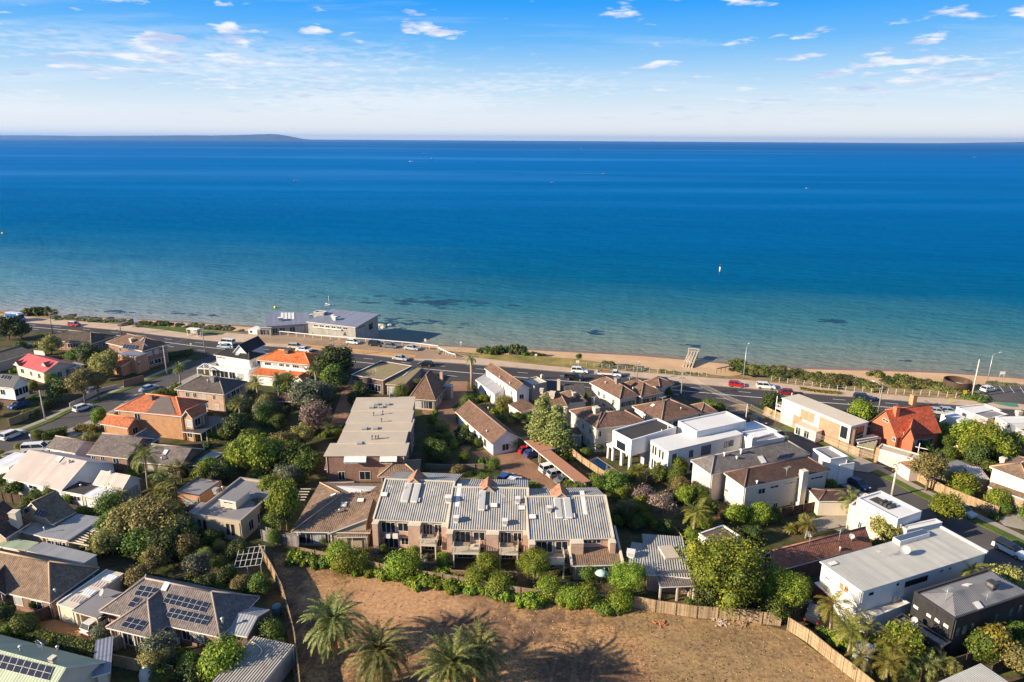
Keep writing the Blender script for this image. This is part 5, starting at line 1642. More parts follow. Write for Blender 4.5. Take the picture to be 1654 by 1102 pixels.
for m in(('M',1230,308),('M',1305,458)):
 h.skylight(kr,m,1.0,1.0,trimw)
h.cooler(kr,('M',1410,325),1.0,.5,trimd);h.antenna(kr,('M',1060,425),1.8);h.antenna(kr,('M',1370,420),1.0)
kp=h.block(('M',672,562),('M',1040,784),2.9,p2=('M',1115,752),roof='flat',rmat=metal_mat('mid grey ribbed',(.20,.195,.195),.3,.05),walls=False,over=0,rise=0,ph=.2,trim=trimd)
mb=MB();mb.box(kp.L(kp.W/2,.1,2.9),kp.u*kp.W/2,kp.v*.1,(0,0,.3));mb.box(kp.L(.1,kp.D/2,2.9),kp.u*.1,kp.v*kp.D/2,(0,0,.3));h.part('fascia',mb,trimd)
for t in(.06,.5,.78,.97):
 h.lbox('post',kp,kp.W*t-.15,kp.W*t+.15,.2,.5,0,2.6,trimd)
for m1,m2 in((('M',818,690),('M',858,770)),(('M',895,740),('M',935,830)),(('M',955,790),('M',1000,865))):
 h.winp(k,3,m1,m2,mull=0,glass=curtain,name='door')
h.dish(kp,('M',820,610),.38)
h=House('corner_building',('M',1300,1040),'building with a pale corrugated roof rising at the bottom right corner','building')
k=h.block(('M',985,1045),('M',1330,893),4.2,depth=-16,roof='flat',rmat=m_light,wall=white,over=.2,rise=0)
h=House('garden_shed',('M',450,820),'small pale green garden shed with a white lid behind the timber fence','shed')
k=h.block(('M',362,790),('M',500,850),2.3,p2=('M',562,775),roof='flat',rmat=m_white,wall=plain('pale green sheet',(.42,.5,.44),.6),over=.05,rise=0)
h.winp(k,0,('M',380,830),('M',420,900),mull=0)
h=House('brick_house',('D',350,850),'long two storey house with a white flat roof and peach brick wall panels')
k=h.block(('D',112,640),('D',556,822),5.9,p2=('D',640,780),roof='flat',rmat=m_flatcream,wall=pinkw,over=.15,rise=0,trim=trimw)
peach=brick_mat('peach brick',(.52,.235,.145),(.46,.20,.12),(.5,.34,.25))
for t0,t1,z0,z1 in((.20,.33,0.05,3.2),(.30,.50,3.0,5.2),(.58,.86,0.05,5.2)):
 o,d,n,ln=h.wall_frame(k,0)
 mb=MB();mb.box(o+d*ln*(t0+t1)/2+n*.03+Vector((0,0,(z0+z1)/2)),d*ln*(t1-t0)/2,n*.03,(0,0,(z1-z0)/2));h.part('brick_panel',mb,peach)
ke=h.block(('D',238,790),('D',375,845),2.7,depth=-2.2,roof='flat',rmat=m_flatcream,wall=cream,over=.1,rise=0)
h.auto(ke,0,[(.4,2.1)],4,1.0,seed=121);h.win(k,0,.92,1.6,2.6,5.2,trimd,glassd,1)
h.win(k,1,.5,3.2,2.4,5.2,trimd,glassd,2);h.win(k,1,.5,3.0,.2,2.2)
h.lbox('balcony_floor',k,-1.6,.1,.3,k.D-.3,2.7,2.9,trimw);h.rail(k,-1.6,0,.3,k.D-.3,2.9,1.0,trimw,.5,'lf')
for y in(.4,k.D-.4):
 h.lbox('post',k,-1.6,-1.45,y-.07,y+.07,0,5.7,trimw)
h.lbox('pillar',k,k.W+.3,k.W+.9,.2,.8,0,5.4,brick_d)
kv=h.block(('D',548,900),('D',600,925),2.6,depth=6.5,roof='flat',rmat=m_flatcream,walls=False,over=.0,rise=0,trim=trimw)
for x,y in((.1,.1),(kv.W-.2,.1),(kv.W-.2,kv.D-.2)):
 h.lbox('post',kv,x,x+.12,y,y+.12,0,2.4,trimw)
h=House('shade_pergola',('D',650,960),'low timber pergola with faded striped shade cloth beside the peach brick house','pergola')
k=h.block(('D',590,945),('D',700,970),2.2,depth=5,roof='flat',rmat=m_green,walls=False,over=0,rise=0)
for i in range(6):
 h.lbox('beam',k,.1,k.W-.1,k.D*i/5-.06,k.D*i/5+.06,2.21,2.33,timber)
for x,y in((.1,.1),(k.W-.2,.1),(k.W-.2,k.D-.2),(.1,k.D-.2)):
 h.lbox('post',k,x,x+.12,y,y+.12,0,2.0,timber)
h=House('red_roof_house',('D',900,900),'steep roofed orange house with bright red tiles, gabled wing and two brick chimneys')
k=h.block(('D',842,895),('D',1130,862),3.6,p3=('D',655,800),roof='gable',axis='u',rmat=t_red,wall=orange_r,rise=4.6,over=.4,trim=trimb)
h.winp(k,3,('D',755,757),('D',795,803),mull=1,frame=trimw);h.winp(k,3,('D',815,885),('D',842,925),mull=1,frame=trimw);h.winp(k,3,('D',698,825),('D',715,850),mull=0,frame=trimw)
h.auto(k,0,[(.8,2.4)],4,1.6,seed=123,lo=.4)
h.chimney(k,('D',838,745),.9,.9,1.6,orange_r);h.chimney(k,('D',948,655),1.0,1.0,1.1,brick_o)
k2=h.block(('D',868,905),('D',960,925),3.2,depth=7,roof='gable',axis='v',rmat=t_red,wall=orange_r,rise=3.0,over=.35,trim=trimb)
h.winp(k2,3,('D',850,895),('D',880,945),mull=1);h.winp(k2,0,('D',985,900),('D',1010,950),mull=1)
k3=h.block(('D',655,815),('D',780,878),2.6,depth=2.5,roof='shed',rmat=t_dbrown,wall=brick_d,rise=.5,over=.1)
h.lbox('veranda_post',k2,k2.W+.8,k2.W+.92,-.3,-.18,0,3.4,trimw)
h.lbox('balcony_rail',k2,k2.W+.2,k2.W+2.4,-.1,0,2.3,2.42,trimw)
h=House('garage',('L',700,260),'flat roofed beige garage with a pinkish front wall on the right street','garage')
k=h.block(('L',542,118),('L',905,222),2.9,p2=('L',1062,218),roof='flat',rmat=m_flatbeige,wall=pinkw,over=0,rise=0,ph=.12,trim=trimc)
h.skylight(k,('L',790,175),.4,3.0,plain('clear strip',(.42,.3,.14),.6),.08)
k2=h.block(('L',705,215),('L',795,275),2.5,depth=7,roof='shed',rmat=plain('orange membrane',(.44,.22,.10),.8),wall=pinkw,rise=.4,over=.05)
h.lbox('pier',k,-.1,.5,-.1,.4,0,3.2,brick_o)
h=House('carport',('L',1100,280),'low carport with a lilac grey flat roof beside the garage on the right street','carport')
k=h.block(('L',1010,240),('L',1160,305),2.5,p2=('L',1300,262),roof='flat',rmat=m_flatgrey,wall=cream,over=.1,rise=0)
h=House('tan_roof_house',('L',1500,450),'cream house with a tan hip roof and pink side roof at the right edge')
k=h.block(('L',1392,252),('L',1690,368),5.6,depth=9.5,roof='hip',rmat=t_tan,wall=cream,rise=1.5,over=.4)
h.cooler(k,('L',1492,220),.9,.6)
h.winp(k,0,('L',1418,280),('L',1480,330),mull=1,glass=curtain);h.winp(k,0,('L',1495,300),('L',1580,360),mull=2,glass=curtain);h.winp(k,0,('L',1595,335),('L',1650,385),mull=1,glass=curtain)
h.winp(k,0,('L',1370,375),('L',1410,420));h.winp(k,0,('L',1550,445),('L',1605,520),mull=1)
k2=h.block(('L',1268,330),('L',1395,345),3.0,depth=5,roof='flat',rmat=m_pink,wall=brick_t,over=.1,rise=0)
k3=h.block(('L',1380,400),('L',1660,500),2.9,depth=1.6,roof='shed',rmat=t_tan,wall=brick_t,rise=.4,over=.1)
h=House('pink_house',('a7',1100,960),'angular pink and white modern house with pale flat roofs at the right edge')
k=h.block(('a7',790,780),('a7',1000,870),4.6,p2=('a7',1300,800),roof='flat',rmat=m_flatwhite,wall=plain('pale pink render',(.62,.47,.44),.8),over=0,rise=0,ph=.25,trim=trimw)
h.winp(k,0,('a7',800,895),('a7',870,930),mull=1)
k2=h.block(('a7',1000,860),('a7',1190,930),4.9,p2=('a7',1430,870),roof='flat',rmat=m_flatgrey,wall=plain('mauve render',(.50,.30,.31),.8),over=0,rise=0,ph=.2,trim=trimw)
h.winp(k2,0,('a7',1145,955),('a7',1200,1000))
k3=h.block(('a7',1290,905),('a7',1440,985),5.2,p2=('a7',1720,920),roof='flat',rmat=m_flatwhite,wall=white,over=0,rise=0,ph=.2,trim=trimw)
h.winp(k3,0,('a7',1300,950),('a7',1345,1010),mull=0);h.winp(k3,1,('a7',1430,970),('a7',1470,1040),mull=0,frame=trimd)
h.cooler(k3,('a7',1580,870),1.0,.6)
k4=h.block(('a7',1520,1040),('a7',1700,1110),4.0,depth=8,roof='flat',rmat=m_flatdark,wall=pinkw,over=0,rise=0,ph=.2,trim=trimw)
h.winp(k4,0,('D',1600,868),('D',1650,925),mull=2,glass=curtain)
h=House('white_garage',('a7',800,1060),'tall plain white side wall garage between the red roofed house and the pink house','garage')
k=h.block(('a7',600,858),('a7',1000,1012),4.2,depth=3.6,roof='flat',rmat=m_flatwhite,wall=white,over=0,rise=0,trim=trimw)
h.win(k,0,.35,.4,2.2,2.6,trimd,glassd,0)
h=House('playhouse',('L',1160,140),'small orange wooden playhouse with a green roof in the corner garden','playhouse')
k=h.block(('L',1112,105),('L',1172,128),1.9,depth=2.2,roof='gable',axis='v',rmat=plain('green sheet',(.03,.12,.07),.6),wall=board_mat('orange boards',(.55,.24,.06),.15),rise=.8,over=.15)
h.win(k,1,.5,.6,.7,1.4,trimw,glassd,1);h.win(k,0,.5,.7,.05,1.5,trimw,glassd,0,'door')
# ------ club house on the beach
h=House('clubhouse',('a2',1000,480),'blue grey roofed beach clubhouse with grey boarded walls on the sand','clubhouse')
k=h.block(('a2',745,312),('a2',1370,385),4.2,p2=('a2',1652,252),roof='shed',side='back',rmat=m_bgrey,wall=greyboard,rise=1.1,over=.35,base=-4.0,trim=trimw)
for i in range(6):
 h.winp(k,0,('a2',838+i*75,345+i*7),('a2',896+i*75,380+i*7),mull=1,frame=trimw)
h.winp(k,1,('a2',1395,360),('a2',1490,400),mull=2);h.winp(k,1,('a2',1540,320),('a2',1590,420),mull=1,frame=trimd)
h.cooler(k,('a2',1110,290),1.3,.8,trimw);h.cooler(k,('a2',1085,258),1.0,.5,trimw)
o,d,n,ln=h.wall_frame(k,0)
mb=MB();q=o+d*ln*.78+n*.02
mb.poly([q+Vector((0,0,.9))+d*-.7,q+Vector((0,0,.9))+d*.7,q+Vector((0,0,2.3))]);h.part('wall_emblem',mb,trimd)
mb=MB();mb.box(o+d*ln*.42+n*.3+Vector((0,0,2.75)),d*ln*.30,n*.3,(0,0,.12));h.part('white_canopy',mb,trimw)
k2=h.block(('a2',230,368),('a2',780,330),3.4,p2=('a2',900,215),roof='shed',side='back',rmat=m_bgrey,wall=greyboard,rise=.9,over=.3,base=-4.0,trim=trimw)
h.auto(k2,0,[(.5,2.4)],4,2.2,seed=131,glass=glassd)
k4=h.block(('a2',135,385),('a2',300,385),3.0,p2=('a2',420,215),roof='shed',side='back',rmat=m_bgrey,wall=greyboard,rise=.8,over=.3,base=-4.0,trim=trimw)
h.auto(k4,0,[(.3,2.3)],2,1.6,seed=132);h.auto(k4,3,[(.6,2.2)],2,1.6,seed=133)
for i in range(4):
 p,n,d,sl=h.hit(k2,('a2',440+i*45,242));mb=MB();mb.box(p+n*.06,k2.u*.45,sl*3.6,n*.05);h.part('roof_light',mb,trimw)
h.cooler(k2,('a2',420,298),1.6,.7,trimw);h.cooler(k2,('a2',808,250),1.0,.5,trimw)
k5=h.block(('a2',835,200),('a2',965,210),5.5,depth=2.5,roof='flat',rmat=m_flatgrey,wall=greyboard,over=.0,rise=0,ph=.25,trim=trimw,base=3.4)
h=House('beach_hut',('a2',40,440),'low white block on the beach left of the clubhouse','hut')
k=h.block(('a2',2,412),('a2',118,420),1.6,depth=4.5,roof='flat',rmat=m_flatwhite,wall=white,over=.1,rise=0,base=-1)
h.win(k,0,.3,.8,.5,1.2,trimd,glassd,0)
# ------ vehicles
def paint(name,c,rough=0.3):
 if name in MATS:
  return MATS[name]
 m,nt,bs=new_mat(name)
 bs.inputs['Base Color'].default_value=(*c,1)
 bs.inputs['Roughness'].default_value=rough
 bs.inputs['Coat Weight'].default_value=0.5
 bs.inputs['Coat Roughness'].default_value=0.08
 MATS[name]=m
 return m
tyre=plain('tyre rubber',(0.02,0.02,0.02),0.85)
rimm=plain('wheel rim',(0.4,0.4,0.41),0.35,0.05,1,0.7)
lampw=glass_mat('headlamp glass',(0.6,0.6,0.58),0.1)
lampr=glass_mat('tail lamp red',(0.35,0.015,0.01),0.15)
CARS={'hatch':(4.1,1.75,[(0,.45),(0.05,.85),(.25,.95),(2.9,.95),(3.85,.78),(4.08,.6),(4.1,.32),(0.02,.3)],(.12,3.2,.5,2.35,.93,1.47)),'sedan':(4.7,1.8,[(0,.45),(0.04,.85),(.9,.98),(3.2,.95),(4.45,.76),(4.68,.58),(4.7,.32),(0.02,.3)],(.75,3.5,1.35,2.75,.94,1.44)),'suv':(4.7,1.88,[(0,.5),(0.04,1.0),(.2,1.12),(3.3,1.1),(4.5,.98),(4.68,.75),(4.7,.4),(0.02,.38)],(.1,3.5,.35,2.75,1.08,1.72)),'van':(5.0,1.95,[(0,.5),(0.02,1.2),(.05,1.3),(4.1,1.2),(4.8,.95),(4.98,.7),(5.0,.35),(0.02,.35)],(.03,4.4,.08,3.7,1.2,1.98)),}
def xf(mb,M_):
 mb.v=[M_@v for v in mb.v]
 return mb
def prism(mb,prof,w0,w1,mi=0,zt=None):
 """side outline run across the width; points above zt draw in to w1"""
 n=len(prof)
 zs=[z for _,z in prof]
 zt=zt if zt is not None else max(zs)
 f=lambda z:w0/2+(w1-w0)/2*max(0,min(1,(z-min(zs))/max(1e-6,zt-min(zs))))
 Lp=[Vector((x,f(z),z))for x,z in prof]
 Rp=[Vector((x,-f(z),z))for x,z in prof]
 mb.poly(Lp,mi);mb.poly(Rp[::-1],mi)
 for i in range(n):
  j=(i+1)%n
  mb.poly([Lp[i],Rp[i],Rp[j],Lp[j]],mi)
def road_dir(p,ln):
 best=None
 for a,b in zip(ln,ln[1:]):
  ab=b-a
  t=max(0,min(1,(p-a).dot(ab)/ab.length_squared))
  dd=(a+ab*t-p).length
  if best is None or dd<best[0]:
   best=(dd,ab.normalized())
 return math.atan2(best[1].y,best[1].x)
def car(kind,col,mark,head,label,cat='car',group=None,z=0.01,name='parked_car',scale=1.0,roofmat=None):
 p=P(mark,z)
 if head=='road':head=road_dir(p,mainf)
 elif head=='back':head=road_dir(p,mainf)+math.pi
 else:head=R(head)
 root=thing(name,(p.x,p.y,z),label,cat,group)
 Lc,W,prof,cb=CARS[kind]
 M_=Matrix.Translation((p.x,p.y,z))@Matrix.Rotation(head,4,'Z')@Matrix.Scale(scale,4)@Matrix.Translation((-Lc/2,0,0))
 mb=MB();prism(mb,prof,W,W*.94)
 o=xf(mb,M_).build('body',col,root)
 bv=o.modifiers.new('bevel','BEVEL');bv.width=.07;bv.segments=2;bv.limit_method='ANGLE'
 x0,x1,t0,t1,z0,z1=cb
 mb=MB();prism(mb,[(x0,z0),(t0,z1),(t1,z1),(x1,z0)],W*.9,W*.74)
 xf(mb,M_).build('windows',glassd,root)
 mb=MB();mb.abox(t0-.02,t1+.05,-W*.375,W*.375,z1-.04,z1+.025)
 for q in(-1,1):
  for(xa,xb)in((x0,t0),((x0+x1)/2-.1,(t0+t1)/2-.1),(x1,t1)):
   mb.tube([(xa,q*W*.452,z0),(xb,q*W*.373,z1)],.045,4)
 o=xf(mb,M_).build('roof',roofmat or col,root)
 wr=.31 if kind in('hatch','sedan')else.36
 for wx in(Lc*.18,Lc*.81):
  for q in(-1,1):
   mb=MB();mb.tube([(wx,q*(W/2-.2),wr),(wx,q*(W/2+.015),wr)],wr,14)
   w_=xf(mb,M_).build('wheel',tyre,root)
   mb=MB();mb.tube([(wx,q*(W/2+.01),wr),(wx,q*(W/2+.03),wr)],wr*.62,10)
   xf(mb,M_).build('rim',rimm,w_)
 for q in(-1,1):
  mb=MB();mb.abox(Lc-.22,Lc+.005,q*W*.36-.18,q*W*.36+.18,prof[-3][1]-.03,prof[-3][1]+.14);xf(mb,M_).build('headlight',lampw,root)
  mb=MB();mb.abox(-.015,.06,q*W*.4-.12,q*W*.4+.12,prof[1][1]-.28,prof[1][1]-.02);xf(mb,M_).build('tail_light',lampr,root)
  mb=MB();mb.abox(x1-.35,x1-.15,q*W*.5-.02 if q>0 else-W*.5-.16,q*W*.5+.16 if q>0 else-W*.5+.02,z0-.02,z0+.14);xf(mb,M_).build('mirror',col,root)
 return root,M_
pw_=paint('white paint',(.72,.72,.71));pblk=paint('black paint',(.012,.012,.014));pred=paint('red paint',(.45,.012,.015));psil=paint('silver paint',(.42,.43,.44));pgr=paint('grey paint',(.14,.145,.15))
pnav=paint('navy paint',(.012,.02,.06));pblu=paint('blue paint',(.02,.07,.25));plb=paint('pale blue paint',(.33,.42,.48));pbe=paint('champagne paint',(.5,.45,.36));plime=paint('lime paint',(.30,.48,.02));pmar=paint('dark red paint',(.18,.015,.012))
g1='cars on the coast road and its verges'
car('hatch',pred,('a0',945,285),'road','red hatchback with a pale roof parked on the sandy verge, far left',group=g1,z=.13,roofmat=pw_)
car('van',pw_,('a1',1315,448),'back','white van driving on the coast road near the black gabled roof',cat='van',group=g1,name='delivery_van')
car('sedan',plb,('a1',1290,490),'back','pale blue sedan alongside the white van on the coast road',group=g1)
car('suv',pbe,('a2',615,655),'road','champagne coloured estate behind a white sedan above the orange tiled roof',group=g1)
car('sedan',pw_,('a2',715,690),'road','white sedan nearest the orange tiled roof on the coast road',group=g1)
car('hatch',pw_,('a2',1340,592),'road','white hatchback parked by the club railing, first of the row',group=g1,z=.13)
car('suv',pblk,('a3',60,305),'road','black four wheel drive parked second in the row by the club railing',group=g1,z=.13)
car('sedan',pgr,('a3',240,325),'road','dark grey sedan parked third in the row by the club railing',group=g1,z=.13)
car('sedan',psil,('a3',515,355),'road','silver sedan parked last in the row by the club railing',group=g1,z=.13)
car('sedan',psil,('a3',370,485),'road','silver sedan driving past the ochre kerb strip',group=g1)
car('hatch',pblk,('a3',690,558),'back','black hatchback on the coast road behind the steep brown roof',group=g1)
car('suv',pw_,('a4',1070,490),'road','white four wheel drive parked ahead of the flat bed truck',group=g1)
car('suv',pblk,('a5',570,632),'road','black four wheel drive parked at the kerb right of the flat bed truck',group=g1)
car('hatch',pred,('a5',1490,662),'road','bright red hatchback parked on the far kerb of the coast road',group=g1)
car('suv',pw_,('a6',285,532),'road','white estate parked just behind the bright red hatchback',group=g1)
car('hatch',pmar,('a6',535,606),'back','dark maroon car half hidden by the peach brick house roof',group=g1)
car('suv',pnav,('a6',1530,680),'road','navy blue estate car driving along the scrub fence',group=g1)
car('sedan',psil,('a7',540,850),'road','silver car glimpsed between the red roof and the pink house',group=g1)
car('hatch',plb,('a7',690,845),'road','pale blue car glimpsed beside the pink house wall',group=g1)
car('hatch',pw_,('a7',1195,565),20,'white hatchback in the small beach car park beside the round wall',group=g1,z=.14)
g2='cars of the left side street'
la=math.degrees(road_dir(P(('A',530,700)),line(SL_UP)[::-1]))
car('hatch',pw_,('A',527,716),la,'white hatchback driving up the left street',group=g2)
car('suv',pw_,('A',80,893),la+8,'white estate parked at the left edge of the left street',group=g2)
car('sedan',plb,('A',948,592),la,'pale blue sedan parked behind the orange brick house',group=g2)
car('hatch',pgr,('A',605,602),la,'grey hatchback in shade under the olive tree of the left street',group=g2)
car('hatch',pblu,('A',122,700),la+180,'blue car under the raised floor of the white panelled house',group=g2)
car('sedan',plb,('A',150,322),la+20,'pale blue sedan beside the low shadowed house',group=g2)
car('van',pw_,('E',300,250),10,'white van in the drive next to the pale pink roofed house',cat='van',group=g2,name='parked_van')
car('hatch',pw_,('F',790,652),68,'white car tucked under the cream garage roof by the ochre drive',group=g2)
g3='residents cars of the brick court'
cc=-38
car('hatch',pblu,('J',580,182),cc+100,'dark blue hatchback parked in the brick court behind the townhouses',group=g3)
car('sedan',pw_,('J',640,214),cc+100,'white sedan in the brick court between the blue and maroon cars',group=g3)
car('hatch',pmar,('J',722,245),cc+100,'maroon hatchback in the brick court closest to the townhouse roofs',group=g3)
k=None
ch=math.degrees(road_dir(P(('C',300,1000)),[P(('C',156,890)),P(('C',272,984))]))+90
car('hatch',pred,('C',205,985),ch,'red car under the first terracotta carport',group=g3)
car('hatch',pblu,('C',246,1010),ch,'blue car under the first terracotta carport',group=g3)
car('suv',pw_,('J',950,105),ch,'white estate under the long terracotta carport',group=g3)
car('hatch',psil,('J',1000,145),ch,'silver hatchback under the long terracotta carport',group=g3)
car('sedan',pgr,('J',1072,195),ch,'grey sedan under the long terracotta carport',group=g3)
car('hatch',plime,('J',1150,235),ch,'lime green car at the near end of the long terracotta carport',group=g3)
g4='cars of the right side street'
ra=math.degrees(road_dir(P(('L',400,370)),line(SR_UP)))
car('sedan',pnav,('L',392,400),ra,'navy sedan parked in shade beside the duplex garage',group=g4)
car('sedan',psil,('L',1178,600),ra,'silver sedan parked under the street tree near the paling fence',group=g4)
car('suv',pw_,('L',1545,905),ra,'white sided dark roofed four wheel drive at the right edge of the right street',group=g4,roofmat=pblk)
car('hatch',plime,('D',92,890),ra,'lime green car by the verge of the right street',group=g4)
car('hatch',pblk,('a6',190,975),ra,'black car at the top of the right street by the verge',group=g4)
car('suv',pblk,('M',60,545),60,'black estate in the shaded yard inside the corner of the timber fence',group=g4)
def truck(mark,label,tray,cab,name,cat,load=None):
 p=P(mark,.01);hd=road_dir(p,mainf)
 root=thing(name,(p.x,p.y,.01),label,cat,g1)
 L_=6.4 if load else 5.1
 W=2.0 if load else 1.86
 M_=Matrix.Translation((p.x,p.y,.01))@Matrix.Rotation(hd,4,'Z')@Matrix.Translation((-L_/2,0,0))
 mb=MB();mb.abox(0,L_-2.3,-W/2,W/2,.62,.8)
 for q in(-1,1):mb.abox(0,L_-2.35,q*(W/2)-.03,q*W/2+.03,.8,1.1)
 mb.abox(-.03,.03,-W/2,W/2,.8,1.1);mb.abox(L_-2.4,L_-2.34,-W/2,W/2,.8,1.5)
 xf(mb,M_).build('tray',tray,root)
 mb=MB();prism(mb,[(L_-2.3,.4),(L_-2.3,1.12),(L_-.8,1.1),(L_-.05,.9),(L_,.4)],W*.97,W*.93);xf(mb,M_).build('cab',cab,root)
 mb=MB();prism(mb,[(L_-2.25,1.1),(L_-2.2,1.75),(L_-1.25,1.75),(L_-.7,1.08)],W*.92,W*.8);xf(mb,M_).build('windows',glassd,root)
 mb=MB();mb.abox(L_-2.24,L_-1.2,-W*.41,W*.41,1.72,1.8);xf(mb,M_).build('roof',cab,root)
 for wx in(L_*.22,L_*.84):
  for q in(-1,1):
   mb=MB();mb.tube([(wx,q*(W/2-.25),.37),(wx,q*(W/2+.01),.37)],.37,12);w_=xf(mb,M_).build('wheel',tyre,root)
   mb=MB();mb.tube([(wx,q*(W/2),.37),(wx,q*(W/2+.03),.37)],.22,10);xf(mb,M_).build('rim',rimm,w_)
 if load:
  mb=MB();mb.abox(.8,3.2,-.7,.7,.8,1.45);o=xf(mb,M_).build('load',load,root)
  mb=MB();mb.abox(.1,.16,-.9,.9,1.1,1.9);mb.abox(.1,3.9,-.95,-.9,1.84,1.9);mb.abox(.1,3.9,.9,.95,1.84,1.9);xf(mb,M_).build('ladder_rack',trimd,root)
truck(('a4',1450,530),'white flat bed truck carrying an orange brown load on the coast road',pw_,pw_,'flatbed_truck','truck',plain('load boards',(.35,.16,.07),.8))
truck(('a4',1000,578),'black utility truck with an open tray on the coast road',pblk,pblk,'utility_truck','utility truck')
p=P(('a0',210,225),.12);hd=road_dir(p,mainf)
root=thing('camper_van',(p.x,p.y,.12),'blue and white camper van parked beside the coast at the far left','camper van',g1)
M_=Matrix.Translation((p.x,p.y,.12))@Matrix.Rotation(hd,4,'Z')@Matrix.Translation((-3.4,0,0))
mb=MB();mb.abox(0,5.0,-1.1,1.1,.5,2.9);o=xf(mb,M_).build('body',paint('camper blue',(.03,.16,.42)),root)
mb=MB();prism(mb,[(0,2.9),(.1,3.05),(5.6,3.0),(6.2,2.5),(5.0,2.45),(5.0,2.9)],2.2,2.1);xf(mb,M_).build('roof',pw_,root)
mb=MB();prism(mb,[(5.0,.45),(5.0,1.3),(6.2,1.2),(6.75,.95),(6.8,.45)],2.05,2.0);xf(mb,M_).build('cab',paint('camper blue',(.03,.16,.42)),root)
mb=MB();prism(mb,[(5.0,1.3),(5.0,2.4),(5.7,2.4),(6.25,1.2)],1.98,1.8);xf(mb,M_).build('windscreen',glassd,root)
for x in(.8,2.4,3.8):
 mb=MB();mb.abox(x,x+.9,-1.13,-1.09,1.5,2.2);xf(mb,M_).build('window',glassd,root)
mb=MB();mb.abox(.3,4.8,-1.125,-1.1,.95,1.3);xf(mb,M_).build('stripe',pw_,root)
for wx in(1.2,5.6):
 for q in(-1,1):
  mb=MB();mb.tube([(wx,q*.8,.38),(wx,q*1.06,.38)],.38,12);xf(mb,M_).build('wheel',tyre,root)
  # ------ poles, lamps, wires
pole_m=plain('pole timber',(.33,.27,.21),.85,.2,2)
conc_m=plain('pole concrete',(.52,.48,.42),.85,.1,2)
steel_m=plain('galvanised steel',(.5,.51,.52),.45,.08,2,.5)
POLES={}
def pole(key,base,top_y,label,mat=pole_m,arm=True,lamp=None,r=.16,cat='power pole',yaw=None):
 b=P(base,0)
 rr=ray((base[0],base[1],top_y));hd=math.hypot(b.x,b.y)
 t=hd/math.hypot(rr.x,rr.y)
 H_=CAM_H+rr.z*t
 root=thing('power_pole' if arm else('street_lamp' if lamp else 'pole'),(b.x,b.y,0),label,cat,'poles along the streets')
 mb=MB();mb.tube([b,b+Vector((0,0,H_))],[r,r*.62],8);mb.build('shaft',mat,root)
 if arm:
  yaw=yaw if yaw is not None else 0.5
  d=Vector((math.cos(yaw),math.sin(yaw),0));e=Vector((-d.y,d.x,0))
  for zz,w in((H_-.35,1.2),(H_-1.5,.9)):
   mb=MB();mb.box(b+Vector((0,0,zz))+e*.16,d*w,e*.05,(0,0,.06));c=mb.build('crossarm',pole_m,root)
   for q in(-.9,-.4,.4,.9):
    mb=MB();mb.tube([b+d*q*w+e*.16+Vector((0,0,zz+.06)),b+d*q*w+e*.16+Vector((0,0,zz+.2))],.04,6);mb.build('insulator',trimc,c)
 if lamp:
  d=Vector((math.cos(lamp),math.sin(lamp),0));z0=H_-(.9 if arm else.1)
  mb=MB();pts=[b+Vector((0,0,z0))+d*2.0*q+Vector((0,0,.7*math.sin(q*1.5)))for q in(0,.35,.7,1)];mb.tube(pts,.045,6);mb.build('lamp_arm',steel_m,root)
  mb=MB();mb.box(pts[-1]+d*.25,d*.35,Vector((-d.y,d.x,0))*.13,(0,0,.06));mb.build('lamp_head',trimw,root)
 POLES[key]=(b,H_)
 return root
pole('a',('a0',675,400),105,'timber power pole behind the mossy roofed house',lamp=1.0)
pole('b',('a0',1540,395),190,'timber power pole between the mossy roof and the corner house',lamp=1.0)
pole('c',('a1',1040,602),240,'timber power pole at the corner of coast road and left street',lamp=None)
pole('d',('A',1062,490),305,'pale power pole with white crossarm beside the solar panel corner house',conc_m)
pole('e',('A',288,782),585,'pale power pole on the footpath of the left street',conc_m)
pole('f',('a2',1095,760),535,'timber power pole rising behind the orange tiled roof',lamp=None)
pole('g',('a5',222,600),370,'timber power pole behind the broad brown roof near the sand',lamp=1.2)
pole('h',('a5',787,800),480,'timber power pole at the corner of coast road and right street')
pole('i',('a6',35,945),728,'pale power pole on the gravel corner at the right street',conc_m,yaw=.1)
pole('j',('L',655,476),212,'tall concrete power pole on the right street by the white flat roofed house',conc_m,r=.24)
pole('k',('a7',985,655),148,'tall bare concrete pole beside the round beach wall',conc_m,arm=False,r=.2,cat='pole')
pole('l',('a7',1185,450),95,'pale street lamp at the beach car park',steel_m,arm=False,lamp=.2,r=.11,cat='street lamp')
pole('m',('a5',1578,570),165,'pale street lamp beside the dune scrub above the bright red car',steel_m,arm=False,lamp=1.0,r=.11,cat='street lamp')
pole('n',('D',725,738),540,'power pole with long lamp arm behind the peach brick house',pole_m,lamp=2.2)
def wire(a,b,label,sag=.8,off=0.0,dz=.3):
 (pa,ha),(pb,hb_)=POLES[a],POLES[b]
 d=(pb-pa).normalized();e=Vector((-d.y,d.x,0))*off
 pts=[]
 for i in range(13):
  t=i/12
  pts.append(pa.lerp(pb,t)+e+Vector((0,0,(ha-dz)*(1-t)+(hb_-dz)*t-sag*4*t*(1-t))))
 mb=MB();mb.tube(pts,.022,4);o=mb.build('power_cable',plain('cable',(.55,.5,.44),.6))
 tag(o,label,'power cable','cables between the power poles')
